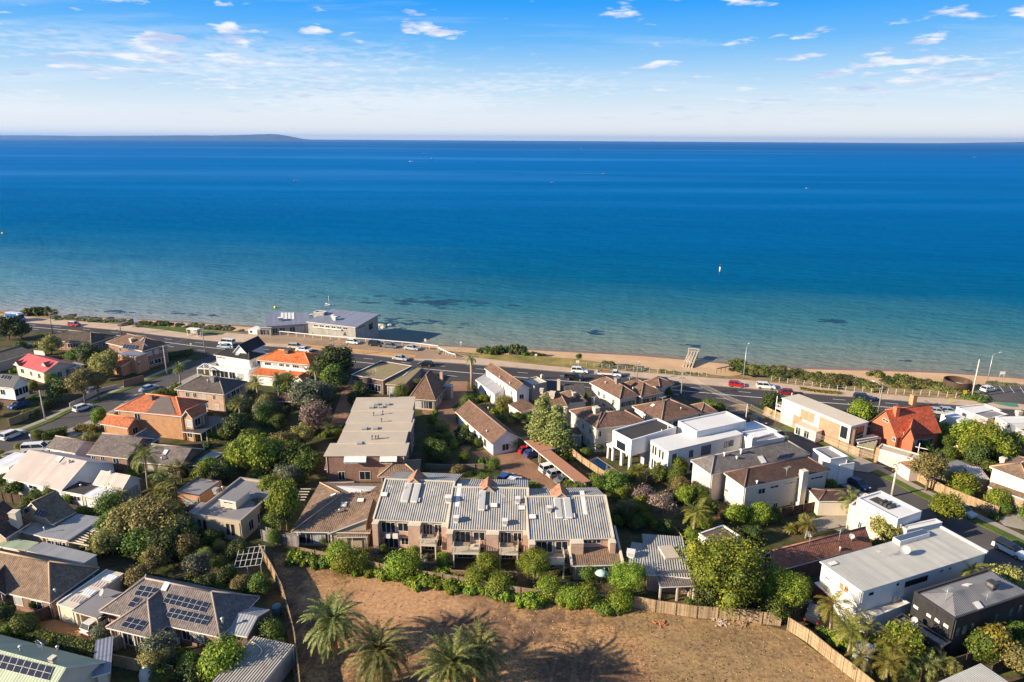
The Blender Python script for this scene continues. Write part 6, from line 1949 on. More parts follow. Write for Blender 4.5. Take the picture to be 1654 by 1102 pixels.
for n_,(a,b)in enumerate((('h','i'),('i','j'),('d','c'),('f','c'),('b','a'))):
 for off in((-.9,-.3,.4,.9)if(a,b)in(('h','i'),('i','j'))else(-.5,.5)):
  lab={('h','i'):'thin overhead cable crossing the coast road corner to the right street',('i','j'):'thin overhead cable along the right side street',('d','c'):'thin overhead cable over the left side street',('f','c'):'thin overhead cable behind the orange tiled roof',('b','a'):'thin overhead cable above the mossy roofed house'}[(a,b)]
  wire(a,b,lab,.6,off)
  # ------ fences
pal=board_mat('paling timber',(.36,.255,.15),.12)
pal_new=board_mat('new paling timber',(.37,.265,.16),.12,True,.35)
pal_dk=board_mat('dark paling timber',(.10,.065,.045),.12)
def fence(marks,H_,label,mat=pal,posts=2.4,step=None,name='paling_fence',rail_mat=None,thick=.05,group=None):
 pts=[P(m)for m in marks]
 c=sum(pts,Vector())/len(pts)
 root=thing(name,(c.x,c.y,0),label,'fence',group)
 mb=MB();cap=MB();np_=0
 for a,b in zip(pts,pts[1:]):
  d=b-a;n=Vector((-d.y,d.x,0)).normalized()
  mb.box((a+b)/2+Vector((0,0,H_/2)),d/2,n*thick/2,(0,0,H_/2))
  cap.box((a+b)/2+Vector((0,0,H_+.03)),d/2,n*(thick/2+.04),(0,0,.03))
  for q in(.25,.55,.85):
   cap.box((a+b)/2+n*(-thick/2-.03)+Vector((0,0,H_*q)),d/2,n*.025,(0,0,.045))
  m=max(1,int(round(d.length/posts)))
  for i in range(m):
   if np_>95:break
   p=a.lerp(b,i/m)-n*(thick/2+.05)
   pb=MB();pb.box(p+Vector((0,0,H_/2+.05)),d.normalized()*.06,n*.06,(0,0,H_/2+.05));pb.build('post',mat,root);np_+=1
 mb.build('paling_panel',mat,root)
 cap.build('rail',rail_mat or mat,root)
 return root
fence([('N',105,575),('N',250,605),('N',540,648),('N',840,668),('N',1000,690),('N',1140,705)],1.8,'timber paling fence along the back of the bare lot below the big green tree',pal_new)
fence([('N',1190,735),('N',1330,822),('N',1487,953),('M',380,1030),('X',1470,1175)],1.9,'new timber paling fence running to the bottom right along the bare lot',pal_new)
fence([('X',484,900),('X',560,915),('X',640,932),('X',740,948),('X',840,966),('X',905,975),('X',1020,980)],1.7,'old paling fence half buried in creepers between townhouses and bare lot',board_mat('old paling timber',(.25,.185,.12),.12,True,.35))
fence([('X',421,897),('X',440,930),('X',456,962),('X',467,1000),('X',477,1040),('X',485,1110),('X',493,1200)],1.9,'leaning paling fence on the left edge of the bare lot',pal)
fence([('X',424,873),('X',440,878),('X',483,884),('X',484,899)],1.9,'grey panel fence closing the top left corner of the bare lot',board_mat('grey panel',(.22,.2,.19),.3))
fence([('D',0,742),('D',150,812),('D',350,905),('D',600,1018),('D',700,1028)],1.9,'long timber fence beside the peach brick house on the right street',pal)
fence([('L',795,330),('L',930,405),('L',1045,465),('L',1195,528),('L',1455,628)],1.8,'timber fence below the street tree on the right street',pal)
fence([('C',450,985),('J',1200,60),('J',1400,195)],1.9,'pale timber fence between the long carport and the swimming pool',pal)
fence([('J',-60,85),('J',180,95),('J',410,85)],1.0,'low timber rail fence in the garden behind the townhouses',plain('rail timber',(.3,.23,.16),.8),2.0)
fence([('A',60,820),('A',140,790),('A',265,740)],1.7,'paling fence on the upper side of the left street',pal)
fence([('A',445,700),('A',540,655),('A',640,605),('A',745,580)],1.0,'low pale garden wall along the upper side of the left street',trimc,4,name='garden_wall')
fence([('A',790,575),('A',850,560),('A',918,540)],1.9,'brown brick garden wall at the foot of the corner house',brick_r,4,name='garden_wall')
fence([('F',-60,600),('F',180,655),('F',300,630),('F',420,580)],1.8,'curved dark paling fence in front of the brown hip roof house',pal_dk)
fence([('F',840,935),('F',930,850),('F',1025,800)],1.9,'grey paling fence between ochre drive and patio',board_mat('grey paling',(.3,.28,.25),.12))
fence([('F',880,965),('F',1020,995),('F',1240,1040),('F',1400,1070)],1.7,'weathered paling fence at the bottom left behind the olive tree',pal)
fence([('E',30,650),('E',260,690),('E',560,745),('E',820,790),('E',960,800)],1.7,'dark paling fence behind the white pink roofed house',pal_dk)
fence([('E',920,735),('E',1075,745),('E',1210,700)],1.8,'brown paling fence beside the tall slender palm',pal_dk)
fence([('K',320,420),('K',480,400),('K',640,375)],2.0,'dark fence between the white modern house and the duplex house',pal_dk)
fence([('K',1410,680),('K',1500,668),('L',60,590),('L',100,560)],1.8,'brown fence at the foot of the duplex house',pal_dk)
fence([('K',480,765),('K',540,830),('K',600,895)],1.6,'pale timber fence beside the bare pinkish tree',pal)
fence([('M',860,1045),('M',1000,985),('M',1200,920),('M',1360,870)],1.8,'dark fence in front of the black house yard',pal_dk)
fence([('H',700,830),('H',770,848),('H',870,885),('H',1020,905)],1.9,'grey board fence curving under the big trees left of the tiled villa',board_mat('grey panel',(.22,.2,.19),.3))
fence([('M',1390,1000),('M',1500,940),('M',1680,860)],1.7,'timber fence along the lawn in the bottom right corner',pal_dk)
def wire_fence(marks,H_,label,gap=2.6,z=0.1,mat=None,r=.07,solid_top=False,name='post_fence'):
 pts=dens([P(m,z)for m in marks],400)
 c=pts[len(pts)//2]
 root=thing(name,(c.x,c.y,0),label,'fence')
 tot=0;last=-99;nn=0
 for a,b in zip(pts,pts[1:]):
  tot+=(b-a).length
  if tot-last>gap and nn<98:
   last=tot;nn+=1
   mb=MB();mb.abox(a.x-r,a.x+r,a.y-r,a.y+r,z-.3,z+H_);mb.build('post',mat or trimc,root)
 for hh in((H_*.55,H_*.95)if not solid_top else(H_*.5,)):
  mb=MB();mb.tube([p+Vector((0,0,hh))for p in pts[::8]+[pts[-1]]],.014,4);mb.build('wire',mat or trimc,root)
 if solid_top:
  mb=MB()
  q=pts[::12]+[pts[-1]]
  for a,b in zip(q,q[1:]):
   d=b-a;mb.box((a+b)/2+Vector((0,0,H_)),d/2,Vector((-d.y,d.x,0)).normalized()*.16,(0,0,.1))
  mb.build('top_rail',mat or trimc,root)
 return root
wire_fence([('a2',310,470),('a2',900,530),('a2',1653,590),('a3',580,320),('a3',850,355)],1.25,'white topped railing between the club car park and the clubhouse',3.0,.12,trimw,.08,True,'railing')
wire_fence([('a3',850,365),('a3',980,430),('a3',1070,455)],1.0,'short pale rail ramp leading down to the sand',1.5,.1,trimw,.06,True,'railing')
wire_fence([('a4',960,395),('a4',1300,420),('a5',70,455),('a5',450,490),('a5',700,515),('a5',1150,535)],1.2,'pale post and wire fence above the open beach',2.2,.1,conc_m,.05)
wire_fence([('a6',360,440),('a6',730,480),('a6',1130,545),('a6',1440,570)],1.3,'post and wire fence in front of the dune scrub near the white estate',2.0,.12,conc_m,.055)
wire_fence([('a6',1520,570),('a6',1653,590),('a7',330,610),('a7',830,650)],1.3,'post and wire fence in front of the dune scrub near the round wall',2.0,.12,conc_m,.055)
wire_fence([('a5',1240,490),('a5',1340,470),('a5',1460,440)],1.2,'dark timber handrail beside the sandy beach track',1.6,0,plain('handrail timber',(.13,.1,.07),.8),.06,True,'railing')
# ------ beach structures and small things
root_m=P(('a5',880,400),-1.5)
h=House('beach_stairs',('a5',880,400),'raised concrete jetty of long pale beams on piles standing on the beach','jetty')
A0,A1=P(('a5',812,412),-2.3),P(('a5',893,215),-0.9)
dv=(A1-A0);du=Vector((dv.y,-dv.x,0)).normalized()
for i in range(4):
 c0=A0+du*(i*.85)
 mb=MB();mb.box(c0+dv/2,du*.2,dv/2,(0,0,.2));h.part('beam',mb,plain('weathered concrete',(.5,.42,.32),.85,.15,2))
 for t in(.62,.8,.97):
  mb=MB();q=c0+dv*t;mb.tube([q+Vector((0,0,-.2)),Vector((q.x,q.y,-5.5))],.2,8);h.part('pile',mb,conc_m)
mb=MB();mb.box(A0+dv*1.02+du*1.3,du*1.6,dv.normalized()*.7,(0,0,.18));h.part('end_cap',mb,plain('dark concrete',(.3,.26,.2),.85,.15,2))
mb=MB()
for a_,b_ in((-.3,0),(2.9,0)):
 q=A0+dv*.98+du*a_;mb.box(q+Vector((0,0,.6)),du*.05,dv.normalized()*.05,(0,0,.5))
mb.box(A0+dv*.98+du*1.3+Vector((0,0,1.05)),du*1.65,dv.normalized()*.05,(0,0,.05));h.part('handrail',mb,trimc)
c=P(('a7',815,470),.8);c0=Vector((c.x,c.y,0))
h=House('round_wall',('a7',815,500),'dark brown round timber wall enclosing a pale floor at the top of the beach','round wall')
rd=(P(('a7',1000,445),2.2)-P(('a7',632,400),2.2)).length/2
mid=(P(('a7',1000,445),2.2)+P(('a7',632,400),2.2))/2;mid.z=0
mb=MB();sg=40
for i in range(sg):
 t0,t1=6.2832*i/sg,6.2832*(i+1)/sg
 f=lambda r,t,z:mid+Vector((math.cos(t)*r,math.sin(t)*r,z))
 mb.poly([f(rd,t0,-2),f(rd,t1,-2),f(rd,t1,2.2),f(rd,t0,2.2)]);mb.poly([f(rd-.2,t1,0),f(rd-.2,t0,0),f(rd-.2,t0,2.2),f(rd-.2,t1,2.2)]);mb.poly([f(rd,t0,2.2),f(rd,t1,2.2),f(rd-.2,t1,2.2),f(rd-.2,t0,2.2)])
h.part('wall',mb,board_mat('dark brown boards',(.085,.055,.04),.3))
mb=MB();mb.poly([mid+Vector((math.cos(6.2832*i/sg)*(rd-.15),math.sin(6.2832*i/sg)*(rd-.15),.6))for i in range(sg)]);h.part('floor',mb,plain('pale screed',(.6,.57,.5),.8))
mb=MB();mb.box(mid+Vector((-1,.5,1.0)),(.15,0,0),(.4,1.6,0),(0,0,.4));h.part('bench',mb,trimd)
h=House('bus_shelter',('a1',870,330),'white framed bus shelter on the grass beside the coast road','bus shelter')
k=h.block(('a1',790,245),('a1',925,258),2.5,depth=1.9,roof='flat',rmat=trimw,walls=False,over=0,rise=0)
for x,y in((.1,.1),(k.W-.22,.1),(.1,k.D-.22),(k.W-.22,k.D-.22)):
 h.lbox('post',k,x,x+.12,y,y+.12,.1,2.35,trimw)
h.lbox('back_panel',k,.2,k.W-.2,k.D-.18,k.D-.14,.5,2.1,curtain);h.lbox('side_panel',k,k.W-.18,k.W-.14,.3,k.D-.3,.4,2.1,trimg);h.lbox('bench',k,.5,k.W-.6,k.D-.8,k.D-.4,.5,.56,timber)
def sign(mark,H_,w,hh,mat,label,name='sign',z=.1,legs=1,pm=steel_m):
 b=P(mark,z);root=thing(name,(b.x,b.y,z),label,'sign')
 for q in([0]if legs==1 else[-.4,.4]):
  mb=MB();mb.tube([b+Vector((q*w,0,-.1)),b+Vector((q*w,0,H_))],.045,6);mb.build('post',pm,root)
 mb=MB();mb.box(b+Vector((0,-.06,H_-hh/2)),(w/2,0,0),(0,.02,0),(0,0,hh/2));mb.build('panel',mat,root)
sign(('a1',165,218),3.2,1.5,1.6,plain('blue sign',(.22,.30,.5),.5),'blue and white information board on the promenade, far left',legs=2,pm=trimw)
sign(('a3',685,290),2.0,.7,.9,trimw,'white sign board at the edge of the club shadow on the water',z=-2.5)
sign(('a3',1140,385),3.4,.5,.5,trimw,'small white sign on a thin post on the sand')
sign(('a4',515,350),2.4,.7,.6,trimw,'small white sign on the dry grass reserve')
sign(('a4',1045,395),1.5,.9,.8,trimw,'white sign board at the end of the beach fence')
sign(('a7',1355,450),3.0,1.4,.8,trimw,'white notice board above the beach at the small car park',legs=2)
sign(('a7',885,660),2.2,.9,.9,plain('yellow sign',(.62,.42,.02),.5),'yellow round cornered warning sign by the round wall')
sign(('a7',710,720),1.3,.6,.9,plain('lime sign',(.5,.58,.03),.5),'lime yellow marker board at the kerb of the coast road')
sign(('a1',1385,560),2.4,.45,.6,trimw,'small white street sign beside the white house')
sign(('A',200,925),2.0,.35,.5,trimw,'small street sign post at the left street kerb')
sign(('a1',860,505),1.9,.5,.4,trimw,'small white road sign in the middle of the coast road median')
def lathe_thing(name,mark,prof,mat,label,cat,z=0):
 b=P(mark,z);root=thing(name,(b.x,b.y,z),label,cat)
 mb=MB();mb.tube([b+Vector((0,0,zz))for _,zz in prof],[r for r,_ in prof],16);mb.build('body',mat,root)
 return root
lathe_thing('garden_umbrella',('Q',1045,318),[(.03,0),(.03,1.9),(1.0,1.95),(.5,2.2),(.05,2.35)],plain('pale aqua',(.4,.6,.52),.6),'pale aqua garden parasol in the yard below the tiled annex','parasol')
lathe_thing('water_tank',('G',735,560),[(.65,0),(.65,1.3),(.6,1.42),(.15,1.5)],plain('teal tank',(.11,.19,.20),.6),'teal water tank beside the leaning fence','water tank')
lathe_thing('garden_dome',('F',1205,1095),[(1.1,0),(1.1,1.2),(.9,1.8),(.5,2.1),(.1,2.2)],plain('pale mesh',(.45,.43,.4),.6),'pale round garden igloo at the bottom left','garden igloo')
h=House('vegetable_frame',('G',500,180),'white framed wire vegetable cage in the yard left of the bare lot','garden cage')
k=h.block(('G',385,190),('G',600,165),1.9,depth=5,roof='flat',rmat=trimw,walls=False,over=0,rise=0)
bpy.data.objects.remove([o for o in h.root.children if o.name.startswith('roof')][0])
for i in range(6):
 h.lbox('bar',k,k.W*i/5-.03,k.W*i/5+.03,0,k.D,1.9,1.96,trimw)
for i in range(4):
 h.lbox('bar',k,0,k.W,k.D*i/3-.03,k.D*i/3+.03,1.97,2.02,trimw)
for x,y in((0,0),(1,0),(1,1),(0,1),(.5,0)):
 h.lbox('post',k,k.W*x-.04,k.W*x+.04,k.D*y-.04,k.D*y+.04,0,1.9,trimw)
h=House('gazebo',('B',235,700),'dark pointed gazebo among the garden trees right of the orange tiled roof','gazebo')
k=h.block(('B',180,660),('B',280,665),2.3,depth=3.2,roof='hip',rmat=t_dbrown,walls=False,rise=1.4,over=0)
for x,y in((.15,.15),(k.W-.25,.15),(k.W-.25,k.D-.25),(.15,k.D-.25)):
 h.lbox('post',k,x,x+.1,y,y+.1,0,2.2,timber)
def inside2(p,poly):
 c=False
 for a,b in zip(poly,poly[1:]+poly[:1]):
  if(a.y>p.y)!=(b.y>p.y)and p.x<(b.x-a.x)*(p.y-a.y)/(b.y-a.y+1e-12)+a.x:c=not c
 return c
def noise2(p):
 return.5+.25*math.sin(p.x*.21+1.3*math.sin(p.y*.17))+.25*math.sin(p.y*.33+p.x*.11)
g_rock=plain('pale rubble',(.45,.37,.29),.9,.25,2)
g_log=plain('split wood',(.33,.21,.13),.9,.3,3)
for i,(m,s)in enumerate(((('Q',490,430),1.0),(('Q',500,455),.7),(('N',700,665),.5),(('N',730,690),.4),(('O',830,195),1.0),(('N',300,690),.5),(('N',870,690),.6))):
 b=P(m);rr=random.Random(i)
 root=thing('brush_pile',(b.x,b.y,0),['pale broken boards on the bare lot beside the creeper fence','second heap of pale boards just below the broken boards','heap of pale rubble against the paling fence','smaller rubble heap below the paling fence','heap of orange brown roots by the creeper fence','orange earth and roots heap right of the bare lot','dark cut branches at the paling fence under the tree'][i],'rubble heap','heaps on the bare lot')
 mb=MB()
 for q in range(26):
  a_=rr.uniform(0,6.28);rad=abs(rr.gauss(0,.8))*s
  c=b+Vector((math.cos(a_)*rad*1.4,math.sin(a_)*rad,rr.uniform(.03,.25)*s));t=rr.uniform(0,3.14)
  l=rr.uniform(.2,.8)*s
  mb.box(c,(math.cos(t)*l,math.sin(t)*l,rr.uniform(-.1,.1)),(-math.sin(t)*.07,math.cos(t)*.07,0),(0,0,.05))
 mb.build('pieces',[g_rock,g_rock,g_rock,g_rock,plain('orange roots',(.45,.19,.08),.9),plain('orange roots',(.45,.19,.08),.9),g_log][i],root)
lr=random.Random(12);lotp=[P(m)for m in LOT];V_,F_=[],[]
mats_=[plain('dry chip',(.40,.27,.15),.9,.2,3),plain('dark clod',(.07,.042,.026),.95,.2,3),plain('straw tuft',(.29,.21,.10),.9,.2,3),plain('weed tuft',(.12,.14,.03),.9,.2,3)]
lit=[MB()for _ in mats_]
while sum(len(m_.f)for m_ in lit)<4200:
 p=P(('X',lr.uniform(440,1420),885+217*lr.random()**.8));
 if not inside2(p,lotp):continue
 w_=noise2(p)
 kd=(0 if w_>.55 else 1)if lr.random()<.6 else(2 if p.x>5 and lr.random()<.35 else(3 if lr.random()<.3 else 1))
 t=lr.uniform(0,3.14);l=lr.uniform(.05,.2);h_=lr.uniform(.03,.14)
 a_=Vector((math.cos(t)*l,math.sin(t)*l,0));b_=Vector((-math.sin(t),math.cos(t),0))*l*.5;tp=p+Vector((0,0,h_+.014));z0=Vector((0,0,.016))
 m_=lit[kd];m_.poly([p-a_+z0,p+b_+z0,tp]);m_.poly([p+b_+z0,p+a_+z0,tp]);m_.poly([p+a_+z0,p-b_+z0,tp]);m_.poly([p-b_+z0,p-a_+z0,tp])
for m_,mt_ in zip(lit,mats_):tag(m_.build('ground_litter',mt_),kind='stuff')
fp=P(('Q',245,440))
root=thing('tree_stump',(fp.x,fp.y,0),'dark leaning stump at the foot of the creeper fence','stump')
mb=MB();mb.tube([fp,fp+Vector((.1,.1,.9)),fp+Vector((.4,.1,1.7)),fp+Vector((.3,.2,2.3))],[.22,.17,.12,.05],7);mb.tube([fp+Vector((.1,.1,.9)),fp+Vector((-.6,0,1.4))],[.1,.04],6);mb.build('stem',plain('dead wood',(.07,.05,.04),.9),root)
# ------ on the water
hullw=plain('boat white',(.75,.75,.74),.4)
def boat(mark,L_,yaw,label,mast=False,wakeL=0,name='motor_boat',cat='boat'):
 b=P(mark,SEA);root=thing(name,(b.x,b.y,SEA),label,cat,'boats on the bay')
 M_=Matrix.Translation(b)@Matrix.Rotation(yaw,4,'Z')
 mb=MB();W=L_*.32
 sec=[(-.5,.9,0),(-.1,1.0,0),(.25,.75,.05),(.5,.04,.15)]
 for(xa,wa,za),(xb,wb_,zb)in zip(sec,sec[1:]):
  for q in(-1,1):
   pl=[(xa*L_,0,-.2*W),(xb*L_,0,-.1*W),(xb*L_,q*wb_*W/2,.32*W+zb*W),(xa*L_,q*wa*W/2,.32*W+za*W)]
   mb.poly(pl if q>0 else pl[::-1])
  mb.poly([(xa*L_,-wa*W/2,.3*W+za*W),(xb*L_,-wb_*W/2,.3*W+zb*W),(xb*L_,wb_*W/2,.3*W+zb*W),(xa*L_,wa*W/2,.3*W+za*W)])
 mb.poly([(-.5*L_,.45*W,.3*W),(-.5*L_,-.45*W,.3*W),(-.5*L_,0,-.2*W)])
 xf(mb,M_).build('hull',hullw,root)
 mb=MB();prism(mb,[(-.1*L_,.3*W),(-.06*L_,.8*W),(.1*L_,.8*W),(.22*L_,.36*W)],W*.7,W*.6);xf(mb,M_).build('cabin',glassb if not mast else hullw,root)
 if mast:
  mb=MB();mb.tube([(0.05*L_,0,.3*W),(0.05*L_,0,L_*1.25)],.08,5);xf(mb,M_).build('mast',trimw,root)
  mb=MB();mb.tube([(0.05*L_,0,.9*W),(-.4*L_,0,.9*W)],.14,5);xf(mb,M_).build('boom',trimw,root)
 if wakeL:
  mb=MB();rr=random.Random(int(L_*10))
  for q in(-1,1):
   for i in range(10):
    x0,x1=-.5*L_-wakeL*i/10,-.5*L_-wakeL*(i+1)/10
    w0,w1=.2+i*.12,.2+(i+1)*.12
    mb.poly([(x0,q*(w0*2),.05),(x0,q*(w0*2+.9*(1-i/12)),.05),(x1,q*(w1*2+.9*(1-(i+1)/12)),.05),(x1,q*w1*2,.05)])
  o=xf(mb,M_).build('wake',plain('foam',(.55,.6,.65),.8));tag(o,kind='stuff')
boat(('X',893,295),7,.2,'small white motor boat lying in mid bay below the speedboat')
boat(('X',976,281),9,.05,'white speedboat with a long wake in the middle of the bay',wakeL=160)
boat(('X',664,261),11,3.0,'white motor boat at the left end of the curved wake far out',wakeL=220)
boat(('X',699,256),11,.6,'white motor boat on the bend of the curved wake far out',wakeL=260)
boat(('X',685,248),14,.2,'tiny white boat far out above the curved wake')
boat(('X',940,240.5),22,.2,'tiny pale boat near the horizon right of centre')
boat(('X',1304,304.5),5,.3,'little white dinghy on the right half of the bay')
boat(('X',1575,254),14,.1,'tiny white boat far out near the right edge')
boat(('X',477,292),6,.5,'little pale dinghy on the left half of the bay')
boat(('X',1281,233.3),40,.1,'speck of a ship just under the horizon right of centre',name='ship',cat='ship')
boat(('a2',1032,112),3.4,.1,'white sailing boat moored behind the clubhouse',mast=True,name='sail_boat')
def buoy(mark,H_,col,label,name='buoy'):
 b=P(mark,SEA);root=thing(name,(b.x,b.y,SEA),label,'buoy')
 mb=MB();mb.tube([b+Vector((0,0,z))for z in(-.2,.25*H_,.45*H_)],[.28*H_,.3*H_,.1*H_],10);mb.build('float',col,root)
 mb=MB();mb.tube([b+Vector((0,0,.4*H_)),b+Vector((0,0,H_))],.05*H_,6);mb.build('topmark',trimd,root)
buoy(('a2',355,140),2.2,plain('buoy yellow',(.6,.5,.08),.5),'yellow mooring buoy left of the clubhouse')
buoy(('X',5,378),3.0,plain('buoy yellow',(.6,.5,.08),.5),'small yellow buoy at the left edge of the bay')
b=P(('X',1162,445),SEA)
root=thing('channel_marker',(b.x,b.y,SEA),'white and black pile beacon standing in the bay','beacon')
mb=MB();mb.tube([b+Vector((0,0,-2)),b+Vector((0,0,4.5))],.2,8);mb.build('pile',trimd,root)
mb=MB();mb.tube([b+Vector((0,0,2.0)),b+Vector((0,0,4.4))],.36,10);mb.build('day_board',trimw,root)
mb=MB();mb.tube([b+Vector((0,0,4.5)),b+Vector((0,0,5.0)),b+Vector((0,0,6.2))],[.3,.25,.05],8);mb.build('topmark',trimd,root)
def weed(mark,wx,wy,n,seed,sz):
 rr=random.Random(seed);c=P(mark,SEA);mb=MB()
 for i in range(n):
  x,y=rr.gauss(0,wx/2),rr.gauss(0,wy/2)
  r0=sz*rr.uniform(.3,1.1)*(1-.4*min(1,abs(x)/wx));pts=[]
  p0=c+t_*x+sea_n*y
  for k_2 in range(11):
   t=6.2832*k_2/11;q=r0*rr.uniform(.6,1.25)
   pts.append(Vector((p0.x,p0.y,SEA+.06+i*.0006))+t_*math.cos(t)*q*1.7+sea_n*math.sin(t)*q*.8)
  mb.poly(pts)
 o=mb.build('seaweed_bed',m_weed);tag(o,kind='stuff')
m_weed,nt,bs=new_mat('weed bed')
bs.inputs['Base Color'].default_value=(.012,.06,.11,1);bs.inputs['Roughness'].default_value=.35;bs.inputs['Specular IOR Level'].default_value=.12
tr_=N(nt,'ShaderNodeBsdfTransparent');mx_=N(nt,'ShaderNodeMixShader')
g_=N(nt,'ShaderNodeNewGeometry')
wf=ramp(nt,noise(nt,g_.outputs['Position'],.35,5,.7),[(.38,(.45,.45,.45)),(.58,(.92,.92,.92))])
nt.links.new(wf.outputs[0],mx_.inputs[0]);nt.links.new(tr_.outputs[0],mx_.inputs[1]);nt.links.new(bs.outputs[0],mx_.inputs[2])
nt.links.new(mx_.outputs[0],nt.nodes['Material Output'].inputs['Surface'])
weed(('X',655,487),34,7,34,1,2.6);weed(('X',720,488),26,7,20,11,2.4)
weed(('X',660,519),18,5,30,2,2.0);weed(('X',625,524),9,4,24,3,1.5)
weed(('X',960,538),3.2,2.2,14,4,1.6);weed(('X',1345,519),6.0,3,16,5,1.8);weed(('X',1118,558),5,2.0,9,6,1.4)
weed(('X',183,504),11,2.5,16,7,1.3);weed(('X',300,507),16,2.4,18,8,1.3);weed(('X',1563,598.5),2.6,1,6,9,.8);weed(('X',1461,583),3,1,6,10,.8)
rr=random.Random(5)
for i in range(14):
 c=P(('X',612+rr.gauss(0,7),526+rr.gauss(0,2.4)),SEA);root=thing('shore_rock',(c.x,c.y,SEA),'pale shore rock in the shallows behind the clubhouse','rock','rocks behind the clubhouse')
 mb=MB();s_=rr.uniform(.5,1.2)
 bm=bmesh.new();bmesh.ops.create_icosphere(bm,subdivisions=2,radius=s_)
 for v in bm.verts:v.co*=1+rr.uniform(-.25,.2);v.co.z*=.6
 me=bpy.data.meshes.new('rock');bm.to_mesh(me);bm.free();me.materials.append(plain('pale rock',(.5,.46,.4),.85,.2,1.5));o=bpy.data.objects.new('boulder',me);COL.objects.link(o);o.parent=root
 # ------ plants
L_bright=leaf_mat('bright leaves',(.06,.12,.01),(.19,.25,.02),(.36,.39,.04))
L_mid=leaf_mat('mid leaves',(.035,.075,.01),(.11,.165,.022),(.22,.26,.04))
L_dark=leaf_mat('dark leaves',(.02,.04,.01),(.06,.09,.018),(.14,.165,.035))
L_olive=leaf_mat('olive leaves',(.10,.10,.028),(.25,.225,.065),(.42,.36,.11))
L_grey=leaf_mat('grey green leaves',(.08,.095,.055),(.16,.175,.10),(.25,.26,.16))
L_pink=leaf_mat('bare pinkish twigs',(.13,.085,.07),(.24,.165,.13),(.34,.25,.2))
L_gold=leaf_mat('golden leaves',(.14,.13,.015),(.27,.24,.03),(.38,.33,.05))
L_cyp=leaf_mat('pale cypress leaves',(.10,.12,.03),(.22,.24,.065),(.34,.35,.12))
L_scrub=leaf_mat('scrub leaves',(.05,.06,.015),(.15,.145,.035),(.28,.24,.07))
L_silver=leaf_mat('silver scrub leaves',(.10,.11,.075),(.20,.21,.15),(.30,.30,.23))
L_palm=leaf_mat('palm fronds',(.045,.07,.012),(.15,.175,.04),(.34,.32,.11))
L_palmy=leaf_mat('yellowing palm fronds',(.09,.10,.012),(.20,.19,.025),(.32,.27,.04))
bark=plain('bark',(.15,.11,.08),.9,.25,2)
barkp=plain('pale bark',(.34,.27,.2),.9,.2,2)
L_rib=leaf_mat('palm ribs',(.22,.21,.07),(.34,.32,.11),(.42,.38,.16))
PLANT={}
def mesh_from(name,verts,faces,mat,rib=None):
 me=bpy.data.meshes.new(name)
 me.from_pydata(verts,[],faces)
 me.materials.append(mat)
 if rib:
  me.materials.append(rib)
  for p in me.polygons:p.material_index=1 if len(p.vertices)==4 else 0
 me.update()
 return me
def crown_mesh(name,mat,seed,n=3000,leaf=.085,lobes=9,shape='round',airy=0.0,core=True):
 """leaf cards through the volume of several clumps; unit radius, base at z=0"""
 rr=random.Random(seed)
 V,F=[],[]
 lob=[]
 for i in range(lobes):
  if shape=='round':
   a=2.4*i+rr.uniform(-.5,.5);h=rr.uniform(.25,1.0);rad=rr.uniform(.25,.66)*(1.05-.45*h)
   lob.append((Vector((math.cos(a)*rad,math.sin(a)*rad,.32+h*.75)),rr.uniform(.30,.48)))
  elif shape=='wide':
   a=2.4*i+rr.uniform(-.5,.5);rad=rr.uniform(.15,.75)
   lob.append((Vector((math.cos(a)*rad,math.sin(a)*rad,.42+rr.uniform(-.1,.22)+.25*(1-rad))),rr.uniform(.26,.42)))
  elif shape=='tall':
   h=(i+.5)/lobes;a=2.4*i;rad=.28*(1-h)**.6+.05
   lob.append((Vector((math.cos(a)*rad*.6,math.sin(a)*rad*.6,.15+h*2.3)),(.5*(1-h*.75)+.06)))
  elif shape=='ball':
   a=2.4*i;h=rr.uniform(-.3,.45)
   lob.append((Vector((math.cos(a)*.22,math.sin(a)*.22,.62+h*.5)),rr.uniform(.5,.62)))
  else:
   a=2.4*i+rr.uniform(-.5,.5);rad=rr.uniform(.1,.8)
   lob.append((Vector((math.cos(a)*rad,math.sin(a)*rad,.18+rr.uniform(0,.22)*(1.1-rad))),rr.uniform(.22,.4)))
 tot=sum(r*r for _,r in lob)
 for c,r in lob:
  m=int(n*r*r/tot)
  for i in range(m):
   d=Vector((rr.gauss(0,1),rr.gauss(0,1),rr.gauss(0,1)+.15)).normalized()
   q=r*(rr.uniform(.55,1.0)if rr.random()<.8-airy else rr.uniform(.2,1.3))
   p=c+d*q
   if p.z<.02:p.z=rr.uniform(.0,.12)
   nrm=(d+Vector((rr.gauss(0,.45),rr.gauss(0,.45),rr.gauss(0,.45)+.25))).normalized()
   t=nrm.cross(Vector((rr.gauss(0,1),rr.gauss(0,1),rr.gauss(0,1)))).normalized();b=nrm.cross(t)
   s=leaf*rr.uniform(.6,1.35)
   k=len(V)
   V+=[tuple(p-t*s),tuple(p+b*s*.55),tuple(p+t*s),tuple(p-b*s*.55)]
   F.append((k,k+1,k+2,k+3))
  if core:
   bm=bmesh.new();bmesh.ops.create_icosphere(bm,subdivisions=1,radius=r*.5)
   k=len(V)
   for v in bm.verts:
    w=v.co*rr.uniform(.8,1.15)+c
    V.append((w.x,w.y,max(w.z,.0)))
   for f in bm.faces:F.append(tuple(k+v.index for v in f.verts))
   bm.free()
 rx=sorted(math.hypot(v[0],v[1])for v in V)[int(len(V)*.965)]
 V=[(v[0]/rx,v[1]/rx,v[2]/(rx if shape!='tall' else 1))for v in V]
 return mesh_from(name,V,F,mat)
